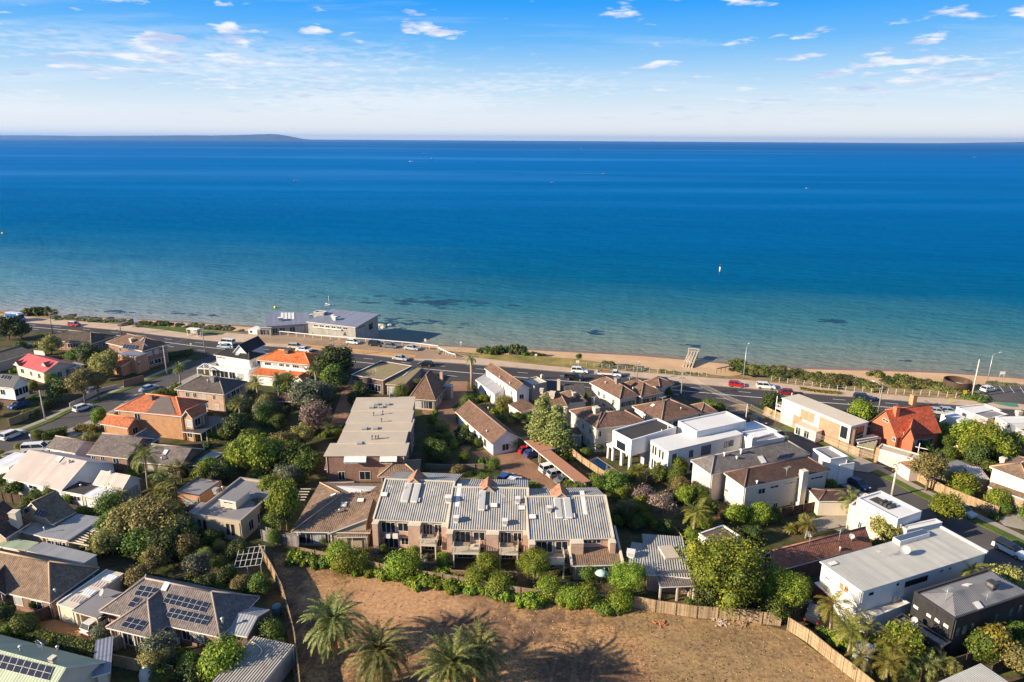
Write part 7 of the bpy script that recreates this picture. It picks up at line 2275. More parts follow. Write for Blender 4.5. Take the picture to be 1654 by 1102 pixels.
def trunk_mesh(name,mat,seed,H_=.5,r=.07,limbs=5):
 rr=random.Random(seed);mb=MB()
 top=Vector((rr.uniform(-.06,.06),rr.uniform(-.06,.06),H_))
 mb.tube([(0,0,-.02),(top.x*.4,top.y*.5,H_*.5),top],[r*1.25,r,r*.85],7)
 for i in range(limbs):
  a=2.4*i+rr.uniform(-.4,.4);l=rr.uniform(.35,.6)
  e=top+Vector((math.cos(a)*l,math.sin(a)*l,rr.uniform(.3,.6)));m=top.lerp(e,.5)+Vector((0,0,.05))
  mb.tube([top-Vector((0,0,.05)),m,e],[r*.6,r*.38,r*.12],5)
  e2=m+Vector((math.cos(a+.9)*.25,math.sin(a+.9)*.25,.3));mb.tube([m,e2],[r*.3,r*.08],4)
 me=bpy.data.meshes.new(name);me.from_pydata([tuple(v)for v in mb.v],[],mb.f);me.materials.append(mat);me.update()
 return me
KINDS={'bright':(L_bright,'round',6500,.052,13),'mid':(L_mid,'round',6500,.052,13),'dark':(L_dark,'round',6000,.054,12),'olive':(L_olive,'round',6500,.05,14),'grey':(L_grey,'round',6000,.05,14),'pink':(L_pink,'round',2300,.055,12),'gold':(L_gold,'round',2600,.085,9),'cypress':(L_cyp,'tall',8000,.045,14),'wide':(L_bright,'wide',16000,.026,30),'ball':(L_bright,'ball',4200,.045,8),'balldark':(L_mid,'ball',4200,.045,8),'scrub':(L_scrub,'low',2200,.085,9),'silver':(L_silver,'low',2200,.08,9),'lowdark':(L_dark,'low',2200,.085,9),'lowbright':(L_bright,'low',2200,.085,9),'lowmid':(L_mid,'low',2200,.085,9)}
for nm,(mt,sh,n_,lf,lb)in KINDS.items():
 PLANT[nm]=[crown_mesh(nm+" crown",mt,100*i+sum(map(ord,nm)),n_,lf,lb,sh,.12 if nm=="pink" else(.14 if sh in("round","wide")else 0.0),nm!="pink")for i in(1,2)]
TR=[trunk_mesh('trunk',bark,1),trunk_mesh('trunk',barkp,2)]
SHRUBBY={'ball','balldark','scrub','silver','lowdark','lowbright','lowmid','gold'}
pr=random.Random(42)
def add_plant(kind,base,r,label,name=None,cat=None,group=None,lift=None,hs=1.0,trunk=None):
 shrub=kind in SHRUBBY
 name=name or('shrub' if shrub else 'tree');cat=cat or('shrub' if shrub else 'tree')
 root=thing(name,base,label,cat,group)
 root.rotation_euler=(0,0,pr.uniform(0,6.28))
 lift=lift if lift is not None else(0 if shrub else r*.12)
 o=bpy.data.objects.new('crown',pr.choice(PLANT[kind]));COL.objects.link(o);o.parent=root
 o.scale=(r,r*pr.uniform(.9,1.1),r*hs);o.location=(0,0,lift)
 if trunk is None:trunk=not shrub
 if trunk:
  t=bpy.data.objects.new('trunk',TR[1]if kind in('pink','grey','wide')else TR[0]);COL.objects.link(t);t.parent=root
  hh=(lift+r*.45*hs)/.9
  t.scale=(r*.9,r*.9,hh)
 return root
def tree(kind,mark,rpx,label,hs=1.0,lift=None,hc=None,**kw):
 """crown centre and half width as surveyed in the photo"""
 r=rpx*mpp(mark,3.0)*1.12
 shrub=kind in SHRUBBY
 lf=lift if lift is not None else(0 if shrub else r*.12)
 zc=hc if hc is not None else lf+r*.62*hs*(2.0 if kind=='cypress' else 1)
 p=P(mark,zc)
 return add_plant(kind,(p.x,p.y,kw.pop('z',0)),r,label,lift=lf,hs=hs,**kw)
def frond_geo(V,F,az,el,L_,width,droop,nleaf,rr,twist=.5,stiff=.35,leaf_w=.05):
 d=Vector((math.cos(az),math.sin(az),0));side=Vector((-d.y,d.x,0))
 pts=[];p=Vector((0,0,0));ang=el
 for i in range(nleaf+1):
  pts.append((p.copy(),ang));st=L_/nleaf
  p=p+(d*math.cos(ang)+Vector((0,0,1))*math.sin(ang))*st
  ang-=droop/nleaf*(.6+.8*i/nleaf)
 for i in range(nleaf):
  (a,an),(b,_)=pts[i],pts[i+1]
  up=(-d*math.sin(an)+Vector((0,0,1))*math.cos(an))
  w=.012*L_
  k=len(V);V+=[tuple(a-side*w),tuple(a+side*w),tuple(b+side*w),tuple(b-side*w)];F.append((k,k+1,k+2,k+3))
  t=i/nleaf
  if t<.1:continue
  lw=width*math.sin(math.pi*min(1,.12+t*.9))**.6
  fw=(d*math.cos(an)+Vector((0,0,1))*math.sin(an))
  for q in(-1,1):
   out=(side*q*math.cos(stiff)+up*math.sin(stiff)+fw*.75+Vector((0,0,rr.uniform(-.25,.1)))).normalized()
   e=a+out*lw*rr.uniform(.85,1.1)-Vector((0,0,lw*.22))
   m=a.lerp(e,.55)+Vector((0,0,lw*.05));h=fw*leaf_w*L_*.5
   k=len(V);V+=[tuple(a-h*.5),tuple(a+h*.5),tuple(m+h*.55),tuple(e),tuple(m-h*.55)];F.append((k,k+1,k+2,k+3,k+4))
def palm_crown(name,mat,seed,n,L_,width,e0,e1,droop,nleaf,leaf_w=.05):
 rr=random.Random(seed);V,F=[],[]
 for i in range(n):
  t=i/(n-1)
  frond_geo(V,F,2.39996*i+rr.uniform(-.15,.15),e0+(e1-e0)*t+rr.uniform(-.12,.12),L_*rr.uniform(.85,1.08),width,droop*rr.uniform(.75,1.25),nleaf,rr,leaf_w=leaf_w)
 return mesh_from(name,V,F,mat,L_rib)
CAN=[palm_crown('canary crown',L_palm,s,n,l,.56,e0,1.45,d,34,.042)for s,n,l,e0,d in((1,64,4.6,-.5,1.5),(2,72,4.9,-.75,1.7),(13,58,4.4,-.3,1.35))]
SLEND=[palm_crown('feather crown',L_palm,5,20,3.2,.75,-.6,1.2,1.5,18,.06),palm_crown('feather crown',L_palmy,6,18,2.9,.75,-.7,1.25,1.3,18,.06)]
FAN=[palm_crown('spiky crown',L_palm,8,46,1.5,.32,-.9,1.4,.5,6,.2),palm_crown('spiky crown',L_palmy,9,42,1.4,.3,-.8,1.4,.5,6,.2)]
def palm(kind,mark,h_crown,label,scale=1.0,var=0,ground=0,group=None,r=.16,cat='palm'):
 p=P(mark,h_crown)
 root=thing('palm_tree',(p.x,p.y,ground),label,cat,group);root.rotation_euler=(pr.uniform(-.05,.05),pr.uniform(-.05,.05),pr.uniform(0,6.28))
 me={'canary':CAN,'feather':SLEND,'fan':FAN}[kind][var]
 o=bpy.data.objects.new('crown',me);COL.objects.link(o);o.parent=root;o.location=(0,0,h_crown-ground);o.scale=(scale,)*3
 mb=MB();hh=h_crown-ground
 if kind=='canary':
  n_=12;mb.tube([(0,0,hh*i/n_)for i in range(n_+1)],[.46+.04*(i%2)+(.12 if i>n_-3 else 0)for i in range(n_+1)],10)
 else:
  mb.tube([(0,0,-.05),(.08,.05,hh*.5),(0,0,hh)],[r*1.2,r,r*.9],8)
 t=mb.build('trunk',barkp if kind!='canary' else plain('palm trunk',(.36,.2,.09),.9,.25,3),None);t.parent=root
 if kind=='canary':
  mb=MB();rr=random.Random(int(p.x*10))
  for i in range(26):
   a=rr.uniform(0,6.28);mb.tube([(math.cos(a)*.4,math.sin(a)*.4,hh-.2),(math.cos(a)*.9,math.sin(a)*.9,hh-.55-rr.uniform(0,.4))],[.05,.16],5)
  f=mb.build('fruit_cluster',plain('palm fruit',(.52,.26,.02),.7,.3,4),None);f.parent=root
 return root
palm('canary',('X',536,1004),4.9,'big feathery palm on the bare lot, leftmost of the four',1.0,0)
palm('canary',('X',611,1052),5.1,'big feathery palm on the bare lot, second from the left',1.0,1)
palm('canary',('X',722,1078),6.0,'big feathery palm with orange fruit at the bottom edge of the photo',1.05,2)
palm('canary',('X',768,1054),4.6,'big feathery palm on the bare lot, rightmost of the four',.95,1)
palm('feather',('E',1148,270),9.0,'tall slender palm in front of the grey brown gabled house',1.25,0)
palm('feather',('E',965,600),2.6,'short palm beside the white flat patio roof',.75,0)
for i,(x,y,s)in enumerate(((1290,430,.95),(1400,400,.9),(1345,500,.9),(1250,570,.85),(1460,370,.8),(1320,590,.85))):
 palm('feather',('E',x,y),3.2,'bushy young palm in the clump right of the tall slender palm',s,1 if i%2 else 0,group='clump of young palms beside the tall palm')
palm('feather',('a3',1270,460),8.0,'coast palm with a shaggy trunk standing at the drive by the coast road',.75,0,r=.34)
palm('fan',('a1',690,745),5.0,'small spiky palm on the lower kerb of the left street',1.3,0)
for i,(m,h_,s,lab)in enumerate(((('B',430,450),8.0,1.4,'tall spiky palm top rising among the dark trees right of the orange roof'),(('B',60,540),6.0,1.5,'spiky palm below the orange tiled roof, leftmost'),(('B',190,520),6.0,1.4,'spiky palm below the orange tiled roof, second'),(('B',250,540),5.5,1.3,'spiky palm below the orange tiled roof, third'),(('A',1515,670),6.5,1.5,'round headed spiky palm in front of the dark grey brown hip roof'))):
 palm('fan',m,h_,lab,s,i%2,r=.22)
palm('feather',('K',715,640),5.2,'drooping palm with twin pale trunks behind the purplish shed',1.05,1,r=.2)
for i,(x,y,h_,s,v)in enumerate(((225,455,5.0,1.0,1),(350,650,4.2,.95,1),(320,590,3.6,.8,0),(690,790,3.6,1.0,1),(440,850,2.6,.8,1),(640,900,2.6,.85,1),(760,860,2.4,.7,0),(930,900,2.0,.7,0),(470,620,3.0,.8,0),(1040,880,1.8,.6,0))):
 palm('feather',('M',x,y),h_,'yellow green garden palm between the timber fence and the black house',s,v,group='palms along the timber fence by the black house',r=.14)
palm('feather',('M',1240,190),4.0,'golden palm between the corrugated white house and the black house',1.05,1)
palm('feather',('L',345,490),4.0,'palm at the corner of the duplex house garage',.95,0)
palm('feather',('L',20,690),2.5,'small palm in the drive behind the red brown tiled bungalow',.7,1)
palm('feather',('D',1462,840),5.0,'palm rising from the dense shrubs in front of the pink house',1.1,1)
palm('feather',('D',1440,900),3.5,'lower palm in the dense shrubs in front of the pink house',.8,1)
palm('fan',('E',775,1000),1.6,'dark green spiky clump in front of the big brownish shrub',1.6,0)
palm('fan',('K',245,310),1.8,'broad leaved palm at the pool terrace corner',1.3,1)
for i,x in enumerate((1480,1530,1580)):
 palm('fan',('K',x,775-i*6),1.0,'small bright spiky plant in the row behind the red brown bungalow',.8,1,group='row of spiky plants behind the bungalow')
T=tree
T('dark',('A',45,215),70,'dark round tree at the far left by the coast road');T('dark',('A',130,225),55,'dark tree just right of the far left round tree')
T('olive',('A',320,318),62,'olive green tree in front of the mossy roofed house');T('mid',('A',245,312),26,'small green shrub tree by the white front wall')
T('mid',('A',480,380),45,'green tree left of the solar panel corner house');T('dark',('A',560,380),62,'dark tree in front of the solar panel corner house')
T('olive',('A',655,450),82,'large olive tree beside the corner house drive');T('olive',('A',520,555),75,'pale olive tree over the left street, lower of the pair',lift=3);T('olive',('A',610,545),62,'pale olive tree over the left street, right of the pair',lift=3)
T('mid',('A',335,530),36,'yellowish shrub tree beside the coral cottage');T('dark',('A',380,610),70,'dark shaded tree above the left street wall')
T('balldark',('A',1212,352),22,'small round bush at the grass corner by the coast road')
T('ball',('A',238,880),36,'clipped round bush at the left street kerb');T('dark',('B',560,440),95,'large dark tree at the coast road above the apartment drive');T('dark',('B',470,480),85,'dark tree right of the orange tiled roof');T('mid',('B',545,530),80,'green tree at the head of the apartment drive')
T('dark',('B',620,440),45,'small dark tree at the drive beside the coast road');T('grey',('B',370,650),95,'grey green tree beside the dark gazebo');T('grey',('B',480,630),70,'pale grey green tree left of the apartment drive')
T('pink',('B',440,800),85,'bare pinkish tree left of the apartment block',hs=1.1);T('pink',('B',400,770),60,'second bare pinkish tree near the garden lawn')
T('grey',('B',100,735),58,'grey green bush tree above the small oval lawn');T('mid',('B',190,815),55,'bright green bush at the small oval lawn',lift=0);T('mid',('B',235,575),70,'dark green garden tree by the gazebo');T('dark',('B',230,745),45,'dark bush under the gazebo',lift=0)
T('olive',('B',360,900),70,'brownish green tree at the left side of the apartment block');T('mid',('B',560,880),40,'small green tree against the apartment block side',lift=0)
T('olive',('B',280,930),60,'olive tree between oval lawn and bright green trees')
T('dark',('A',1500,845),72,'dark round tree beside the orange brick house');T('mid',('A',1430,880),45,'green tree at the deck of the orange brick house');T('mid',('A',1590,910),60,'tree at the left end of the bright green group')
T('bright',('H',590,205),125,'bright yellow green tree, first of the big central left group');T('bright',('H',720,220),140,'bright yellow green tree in the middle of the central left group');T('bright',('H',850,180),115,'green tree at the back of the central left group');T('mid',('H',980,215),120,'broad green tree nearest the apartment block in the central left group')
T('mid',('H',1090,260),105,'dark green tree beside the apartment courtyard');T('grey',('H',930,380),95,'grey green tree over the fence by the tiled villa');T('bright',('H',800,480),110,'bright tree right of the modern beige house');T('bright',('H',900,560),115,'tall tree shading the brown tiled villa roof',lift=4,hs=1.2)
T('dark',('H',700,640),85,'dark tree against the right wall of the modern beige house');T('bright',('H',770,760),55,'narrow bright shrub tree below the big trees',hs=1.3);T('mid',('H',860,700),90,'green tree above the corner of the bare lot',lift=3);T('mid',('H',300,300),85,'hedge like shrub behind the modern beige house',lift=0);T('olive',('H',180,290),60,'brownish shrub behind the modern beige house, left part',lift=0);T('mid',('H',400,310),55,'leafy shrub behind the modern beige house, right part',lift=0)
for i,(x,y,rp,kd,lab)in enumerate(((900,860,110,'mid','yellowish green tree at the upper left of the big shrubbery'),(1050,830,150,'olive','brownish olive tree in the middle of the big shrubbery'),(1230,850,165,'olive','largest brownish olive tree of the big shrubbery'),(1400,900,130,'olive','brownish tree at the right of the big shrubbery'),(900,1000,120,'olive','olive tree low in the big shrubbery'),(1150,990,120,'mid','green tree low in the middle of the big shrubbery'),(1340,1040,120,'dark','dark tree low at the right of the big shrubbery'),(1180,740,75,'mid','green tree at the top of the big shrubbery'),(1310,740,80,'bright','bright tree at the top right of the big shrubbery'),(1530,930,95,'dark','dark tree under the modern beige house wall'))):
 T(kd,('E',x,y),rp,lab)
T('grey',('G',100,215),100,'pale grey olive tree beside the vegetable cage');T('bright',('G',150,120),70,'bright green bush left of the vegetable cage');T('bright',('G',250,150),60,'second bright green bush left of the vegetable cage',lift=0);T('mid',('G',590,340),85,'broad leaved green shrub by the leaning fence',lift=0);T('mid',('G',480,340),70,'green shrub beside the broad leaved one',lift=0);T('mid',('G',30,110),60,'green tree near the left end behind the solar house')
T('dark',('G',330,260),70,'dark bush behind the solar house roof',lift=0);T('dark',('G',420,60),80,'dark bush above the vegetable cage',lift=0)
T('ball',('G',300,970),150,'dense round bright green tree at the bottom left',hs=1.25,name='tree',cat='tree');T('grey',('F',1270,880),110,'soft grey green olive tree in the ochre patio');T('mid',('F',1520,950),70,'young leafy tree on the ochre patio');T('mid',('F',1290,1060),80,'green bush at the bottom edge of the photo left',lift=0);T('mid',('F',300,480),62,'bright leafy tree inside the curved fence');T('mid',('F',1010,315),60,'green bush between garage roof and solar house',lift=0)
T('grey',('F',820,745),75,'loose pale shrub at the corner of the ochre drive',lift=0);T('mid',('F',80,640),40,'narrow tree at the end of the curved fence',hs=1.5)
T('mid',('E',120,570),70,'palm like shrub under the white house wall',lift=0);T('mid',('E',420,600),75,'glossy green bush in front of the white house',lift=0);T('mid',('E',300,600),50,'green bush in front of the white house, left one',lift=0);T('gold',('E',150,225),28,'small golden conifer by the left street');T('gold',('E',10,265),22,'small golden bush at the left edge');T('bright',('E',540,660),50,'yellow green shrub at the fence of the white house',lift=0);T('mid',('E',20,500),60,'green bush at the left edge beside the white house',lift=0)
T('cypress',('C',305,790),100,'tall pointed pale green tree, left one of the pair',hs=1.2,hc=5.8,lift=0);T('cypress',('C',395,830),96,'tall pointed pale green tree, right one of the pair',hs=1.15,hc=5.4,lift=0)
T('bright',('C',703,660),36,'small bright tree in front of the tan two storey house');T('mid',('C',145,775),38,'yellow green shrub beside the small cream garage',lift=0);T('mid',('C',218,770),35,'green bush left of the pointed trees',lift=0);T('ball',('C',110,930),52,'round bush at the corner of the first carport');T('mid',('C',230,850),34,'leafy bush behind the first carport',lift=0);T('mid',('C',1090,610),34,'dark bush at the corner of coast road',lift=0);T('mid',('C',655,955),30,'shrub below the cream townhouse')
for i,(m,rp,kd)in enumerate(((('B',1275,893),48,'ball'),(('B',1245,945),42,'ball'),(('B',1310,940),48,'ball'),(('B',1250,1012),62,'ball'),(('B',1372,1018),60,'ball'),(('B',1565,1068),62,'balldark'),(('B',1345,780),42,'ball'),(('B',1378,845),45,'ball'),(('B',1470,930),45,'balldark'),(('B',1425,880),32,'silver'),(('B',1210,830),40,'silver'),(('B',1450,640),38,'balldark'),(('B',1445,590),30,'balldark'),(('B',1535,960),26,'ball'),(('B',1190,725),40,'lowmid'),(('B',720,590),60,'balldark'),(('B',1420,560),24,'balldark'),(('J',415,170),55,'lowbright'),(('J',330,120),32,'ball'),(('J',490,190),40,'lowmid'),(('J',1260,60),30,'silver'))):
 T(kd,m,rp*.64,'clipped shrub in the planted beds of the brick court',group='clipped shrubs of the brick court')
T('mid',('K',60,420),90,'yellow green bush tree beside the long carport end');T('bright',('K',105,510),62,'bright bush below the pool fence');T('olive',('K',40,380),75,'brownish tree at the pool fence');T('pink',('K',300,545),85,'bare pinkish shrub tree behind the ribbed bungalow');T('pink',('K',440,640),95,'bare pinkish tree with pale stems behind the ribbed bungalow',hs=1.2);T('gold',('K',250,610),70,'yellow leaved shrub among the bare pinkish trees');T('mid',('K',240,740),60,'dark green shrub behind the townhouse end',lift=0)
T('bright',('K',640,510),80,'bright bush beside the duplex terrace');T('mid',('K',740,500),75,'green bush at the duplex house wall');T('bright',('K',575,290),72,'tall yellow green bush between white modern house and duplex',hs=1.2);T('gold',('K',720,180),55,'thin yellow shrub above the grey duplex roof edge',lift=0);T('bright',('K',1240,670),88,'bright leafy tree in front of the duplex house, left one');T('mid',('K',1365,670),55,'leafy tree in front of the duplex house, right one');T('dark',('K',1110,650),50,'dark shrub with pale flowers in front of the duplex house',lift=0);T('dark',('K',960,690),45,'dark hedge plant beside the duplex terrace',lift=0)
T('wide',('N',760,330),265,'huge rounded bright green tree behind the paling fence',hs=1.12,hc=4.2,lift=0.6);T('wide',('N',1180,400),150,'bright green tree joined to the right side of the huge rounded tree',hs=1.3,hc=3.4,lift=.5);T('mid',('N',490,230),72,'bright tree at the left shoulder of the huge rounded tree');T('mid',('N',1100,600),90,'low green growth over the fence corner',lift=0)
T('wide',('N',70,370),120,'leafy tree between tiled annex and ribbed bungalow',hc=2.8,hs=1.2,lift=1.0);T('dark',('N',40,510),62,'dark glossy shrub on the creeper fence end',lift=0);T('wide',('J',812,850),118,'spreading green tree in front of the townhouse with the wide window',hc=3.2,hs=1.3,lift=1.5);T('bright',('J',450,870),82,'yellow green tree in front of the middle townhouses');T('gold',('J',450,960),55,'yellowish bush below the middle townhouses');T('bright',('J',80,830),55,'green bush in front of the second townhouse')
T('mid',('J',1262,935),78,'bush in front of the brown tiled annex');T('mid',('I',430,660),50,'green shrub at the corner of the tiled villa',lift=0);T('mid',('I',900,740),40,'green bush in front of the first townhouse',lift=0);T('bright',('I',1140,750),45,'rounded bush between first and second townhouse',lift=0);T('silver',('I',1240,790),45,'grey plant in the second townhouse court')
cr=random.Random(3)
CREEP=[(488,892),(520,898),(548,903),(570,908),(596,912),(622,915),(650,922),(676,928),(700,928),(730,935),(765,938),(790,945),(812,948),(880,952),(905,958),(925,962),(950,962),(975,968),(1000,972),(640,918),(560,900),(860,958),(535,893),(605,905),(660,915),(710,920)]
CREEP+=[(x+cr.uniform(-12,12),y+cr.uniform(-3,4))for x,y in CREEP+CREEP]
for x,y in CREEP:
 r_=cr.uniform(1.3,2.1);p=P(('X',x,y+3),1.0)
 add_plant(cr.choice(['lowbright','lowmid','lowbright','ball']),(p.x,p.y,0),r_,'leafy creeper clump growing over the old paling fence','creeper','creeper','creepers on the old paling fence',lift=0,hs=1.1,trunk=False)
T('dark',('D',50,690),62,'dark scrub tree at the top of the timber fence by the coast road',lift=0);T('dark',('D',110,700),48,'second dark scrub tree beside the peach brick house',lift=0);T('bright',('D',625,745),78,'bright bush between the peach brick house and the red roof');T('mid',('D',1025,955),36,'small palm like plant beside the red roofed house',lift=0);T('mid',('D',1160,930),45,'green shrub left of the orange playhouse',lift=0);T('mid',('D',1180,1000),45,'low green plants below the playhouse',lift=0)
for i,(x,y,rp,lab)in enumerate(((1290,890,92,'dense green shrub, left part of the big clump in front of the pink house'),(1390,940,100,'dense green shrub in the middle of the big clump'),(1480,980,95,'dense green shrub, right part of the big clump'),(1330,990,85,'dense green shrub, lower part of the big clump'),(1550,960,70,'dense green shrub at the far right of the big clump'))):
 T('bright',('D',x,y),rp,lab,lift=0)
T('olive',('L',940,280),110,'street tree with a forked trunk above the paling fence',lift=2.2,hc=4.2);T('bright',('L',1060,595),98,'golden green street tree over the silver sedan',lift=.8);T('bright',('L',1190,395),95,'bright green garden tree behind the paling fence');T('olive',('L',1130,360),62,'brownish bush behind the paling fence',lift=0);T('bright',('L',1460,520),82,'yellow green shrub in front of the tan roofed house',lift=0);T('mid',('L',1500,580),50,'green shrub at the end of the paling fence',lift=0);T('olive',('L',630,770),110,'olive green tree between the white flat roofed house and the corrugated roof')
T('gold',('M',1400,780),125,'loose yellow leaved bush beside the black house');T('mid',('M',1600,690),95,'green shrub right of the black house',lift=0);T('mid',('M',1560,830),95,'broad green shrub in the bottom right garden',lift=0);T('bright',('M',1640,630),60,'bright shrub at the right edge below the black house',lift=0);T('bright',('M',20,330),45,'bright bush left of the red walled annex',lift=0);T('mid',('M',130,670),45,'small bush in the shaded yard',lift=0)
def hedge(marks,w,hh,label,mat=L_mid,leaf=.16,dens_=60):
 pts=dens([P(m)for m in marks],60);rr=random.Random(int(pts[0].x));V,F=[],[]
 ln=sum((b-a).length for a,b in zip(pts,pts[1:]))
 c0=pts[len(pts)//2]
 for i in range(int(ln*dens_*(hh+w))):
  p=rr.choice(pts)+Vector((rr.uniform(-.3,.3),rr.uniform(-.3,.3),0));x,z=rr.uniform(-w/2,w/2),rr.uniform(0,hh)
  f=rr.choice('tfb')
  if f=='t':z=hh+rr.gauss(0,.06)
  elif f=='f':x=-w/2+rr.gauss(0,.06)
  else:x=w/2+rr.gauss(0,.06)
  d=(pts[-1]-pts[0]).normalized();nn=Vector((-d.y,d.x,0));p=p+nn*x+Vector((0,0,z))-c0
  nrm=(Vector((0,0,1))if f=='t' else nn*(-1 if f=='f' else 1))+Vector((rr.gauss(0,.5),rr.gauss(0,.5),rr.gauss(0,.5)));nrm.normalize()
  t=nrm.cross(Vector((rr.gauss(0,1),rr.gauss(0,1),rr.gauss(0,1)))).normalized();b=nrm.cross(t);s=leaf*rr.uniform(.6,1.3);k=len(V)
  V+=[tuple(p-t*s),tuple(p+b*s*.6),tuple(p+t*s),tuple(p-b*s*.6)];F.append((k,k+1,k+2,k+3))
 root=thing('hedge',(c0.x,c0.y,0),label,'hedge')
 o=bpy.data.objects.new('foliage',mesh_from('hedge',V,F,mat));COL.objects.link(o);o.parent=root
 mb=MB()
 for a,b in zip(pts[::6],pts[6::6]):
  d=b-a;mb.box((a+b)/2+Vector((0,0,hh*.45)),d/2,Vector((-d.y,d.x,0)).normalized()*w*.36,(0,0,hh*.45))
 mb.build('stems',plain('hedge stems',(.035,.04,.015),.9),root)
hedge([('F',190,745),('F',500,830),('F',880,920)],1.6,1.3,'long flowering hedge between the ochre drive and the green roof',L_mid)
hedge([('A',1190,885),('A',1410,905)],1.6,1.6,'clipped hedge below the deck of the orange brick house',L_bright)
hedge([('A',270,910),('A',430,870)],2.0,1.6,'clipped dark green hedge at the corner of the left street',L_mid)
hedge([('A',490,850),('A',620,855)],1.8,1.3,'yellow topped low hedge by the orange brick house drive',L_gold)
hedge([('a6',730,545),('a6',1000,585),('a6',1240,605)],1.2,.55,'low yellowish kerb planting on the coast road',L_gold)
hedge([('A',1060,395),('A',1190,372)],3.0,1.4,'dark bank of shrubs at the corner of left street and coast road',L_dark)
def strip(marks,n,kinds,r0,r1,label,group,spread,seed,name='shrub',hs=(.45,.8),z=-.3):
 rr=random.Random(seed);pts=dens([P(m)for m in marks],200)
 for i in range(n):
  p=rr.choice(pts)+Vector((rr.uniform(-1.5,1.5),rr.gauss(0,spread),0))
  add_plant(rr.choice(kinds),(p.x,p.y,z),rr.uniform(r0,r1),label,name,'shrub',group,hs=rr.uniform(*hs))
strip([('a7',-40,470),('a7',200,470),('a7',400,500),('a7',620,530),('a7',820,560)],42,['scrub','scrub','lowdark','scrub','lowmid'],1.7,3.3,'low wind bent scrub bush on the dune left of the round wall','dune scrub left of the round wall',2.6,1)
strip([('a6',60,300),('a6',220,310),('a6',420,340),('a6',700,360),('a6',900,410),('a6',1200,430),('a6',1640,470)],62,['scrub','scrub','lowdark','scrub','lowmid'],1.5,3.0,'low wind bent scrub bush on the dune above the white estate','dune scrub above the white estate',2.4,2)
strip([('a5',1440,430),('a5',1560,430),('a5',1650,480)],10,['scrub','lowdark','scrub'],1.2,2.2,'low scrub bush beside the sandy beach track','scrub beside the beach track',1.4,3)
strip([('a7',1040,450),('a7',1300,465),('a7',1653,480)],18,['silver','scrub','silver'],.9,1.6,'low silvery bush between beach car park and sand','silvery bushes of the beach car park',.8,4)
strip([('a7',1000,640),('a7',1120,610)],6,['silver'],1.4,2.1,'silvery bush around the foot of the bare concrete pole','silvery bushes at the concrete pole',1.0,5,z=0)
strip([('a4',1330,405),('a4',1500,410),('a4',1653,420),('a5',120,430),('a5',250,460)],20,['silver','silver','scrub'],1.0,2.0,'silvery dune bush behind the flat bed truck','silvery bushes behind the truck',1.2,6)
strip([('a5',480,470),('a5',700,480),('a5',900,500),('a5',1130,520)],18,['scrub','lowmid'],.8,1.4,'grassy low bush along the pale beach fence','low bushes along the pale beach fence',.8,7)
strip([('a4',-20,225),('a4',150,225),('a4',330,240),('a4',400,240)],12,['lowdark','lowmid','scrub'],1.6,2.6,'dense green bush on the bank behind the coast palm','bushes on the bank behind the coast palm',1.0,8,hs=(1.0,1.3))
strip([('a4',470,260),('a4',590,262)],5,['lowdark','lowmid'],1.3,1.9,'dark bush at the edge of the dry grass reserve','dark bushes of the dry grass reserve',.6,9)
strip([('a3',1380,385),('a3',1640,380)],7,['lowdark','lowmid'],1.5,2.3,'dark green bank bush right of the coast palm','bank bushes right of the coast palm',.8,10,hs=(1.0,1.3))
T('mid',('a4',1062,295),40,'single bushy tree on the edge of the open beach',lift=0)
strip([('a0',290,130),('a0',450,130),('a0',620,140)],12,['lowdark','scrub','lowmid'],1.8,3.0,'dense dune bush beside the blue camper van','dune bushes beside the camper van',1.0,11,hs=(1.0,1.4))
strip([('a0',660,175),('a0',850,180),('a0',1100,200),('a0',1400,215),('a0',1653,235)],34,['silver','scrub','lowmid','scrub'],1.1,2.0,'low dune bush between far left promenade and sand','dune bushes of the far left promenade',1.4,12)
strip([('a1',10,170),('a1',300,180),('a1',500,195),('a1',760,215),('a1',1000,235),('a1',1250,240),('a1',1500,260)],52,['scrub','lowmid','scrub','silver'],1.1,2.2,'low dune bush behind the bus shelter','dune bushes behind the bus shelter',1.6,13)
strip([('a2',440,400),('a2',560,400),('a2',700,410),('a2',850,425),('a2',950,450)],18,['lowdark','scrub','olive'],1.3,2.3,'dark bush growing against the clubhouse front','bushes along the clubhouse front',.9,14,hs=(1.0,1.5),z=0)
strip([('a3',700,330),('a3',820,380),('a3',1000,430),('a3',1150,450)],14,['scrub','lowmid','silver'],.7,1.3,'small grassy bush beside the pale rail ramp','small bushes beside the rail ramp',.8,15)
def inside(p,poly):
 c=False
 for a,b in zip(poly,poly[1:]+poly[:1]):
  if(a.y>p.y)!=(b.y>p.y)and p.x<(b.x-a.x)*(p.y-a.y)/(b.y-a.y+1e-12)+a.x:c=not c
 return c
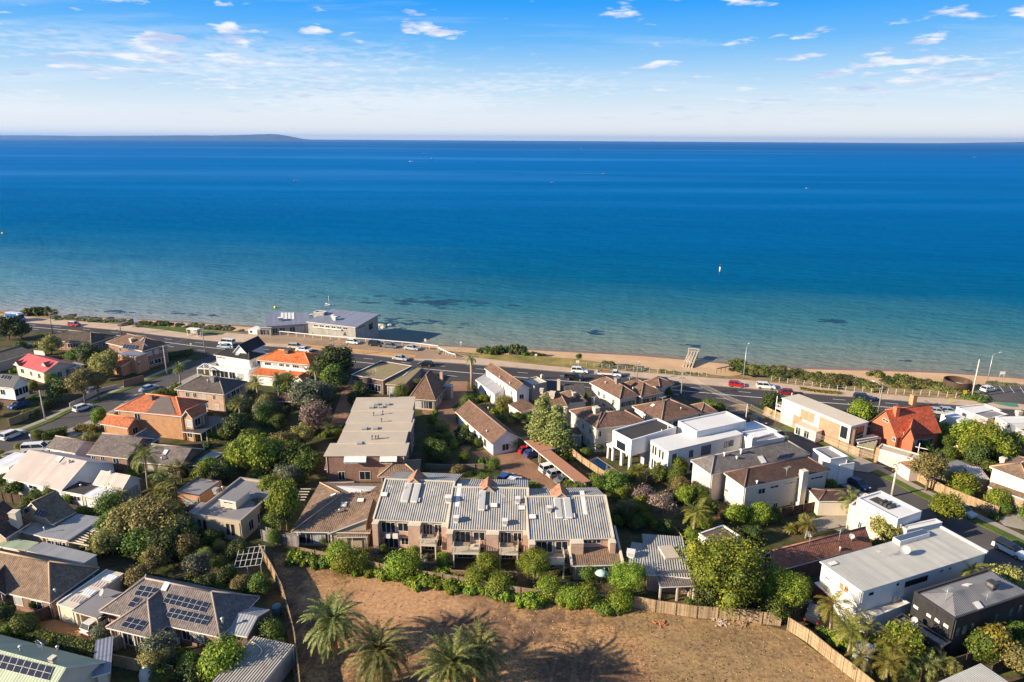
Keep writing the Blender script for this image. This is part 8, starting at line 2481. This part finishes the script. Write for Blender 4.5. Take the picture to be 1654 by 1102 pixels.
def near_poly(p,poly,d):
 if inside(p,poly):return True
 for a,b in zip(poly,poly[1:]+poly[:1]):
  ab=Vector((b.x-a.x,b.y-a.y));ap=Vector((p.x-a.x,p.y-a.y))
  t=max(0,min(1,ap.dot(ab)/max(1e-9,ab.length_squared)))
  if(ap-ab*t).length<d:return True
 return False
CARS_AT=[Vector((o.location.x,o.location.y,0))for o in scene.objects if o.type=='EMPTY' and o.get('category')in('car','van','pool')]
rr=random.Random(77);added=0
KEEP=[[P(m)for m in q]for q in([('X',484,850),('X',1015,860),('X',1015,985),('X',484,905)],[('J',380,0),('B',1420,985),('B',1653,960),('C',160,985),('J',760,0),('J',1100,230),('J',1180,290),('J',700,330),('J',520,210),('J',560,100)],[('B',1300,535),('B',1400,535),('B',1390,640),('B',1300,700),('B',1350,800),('B',1250,800),('B',1110,740)],[('B',680,480),('B',760,490),('B',690,620),('B',620,800),('B',530,800),('B',600,600)],[('F',60,680),('F',430,600),('F',690,640),('F',760,690),('F',740,800),('F',800,840),('F',500,780)],[('L',20,660),('L',300,590),('L',340,690),('L',100,740)],[('B',70,850),('B',190,845),('B',180,905),('B',75,905)],[('F',1380,880),('F',1600,830),('G',400,830),('G',140,1000)])]
def kn_y(x):
 for(x0,y0),(x1,y1)in zip(KN,KN[1:]):
  if x0<=x<=x1:return y0+(y1-y0)*(x-x0)/(x1-x0)
 return 700
tries=0
while added<290 and tries<14000:
 tries+=1
 m=('X',rr.uniform(-10,1664),rr.uniform(560,1100));p=P(m)
 if m[2]<kn_y(m[1])+4:continue
 r_=rr.uniform(.9,2.3)
 if any(near_poly(p,f,r_*.8)for f in FOOT)or any(near_poly(p,f,r_)for f in ROADS)or any(inside(p,f)for f in KEEP)or any((p-c).length<3.5 for c in CARS_AT):continue
 kd=rr.choice(['mid','lowmid','lowdark','bright','dark','lowbright','balldark','olive'])
 side='left' if m[1]<520 else('middle' if m[1]<1010 else 'right')
 small=kd in SHRUBBY
 lab={'left':'small leafy plant filling a yard between the left hand houses','middle':'small leafy plant filling a yard among the middle houses','right':'small leafy plant filling a yard between the right hand houses'}[side]
 add_plant(kd,(p.x,p.y,0),r_,lab,'garden_plant','plant','yard plants, '+side+' blocks',lift=0,hs=rr.uniform(.9,1.4),trunk=False)
 added+=1
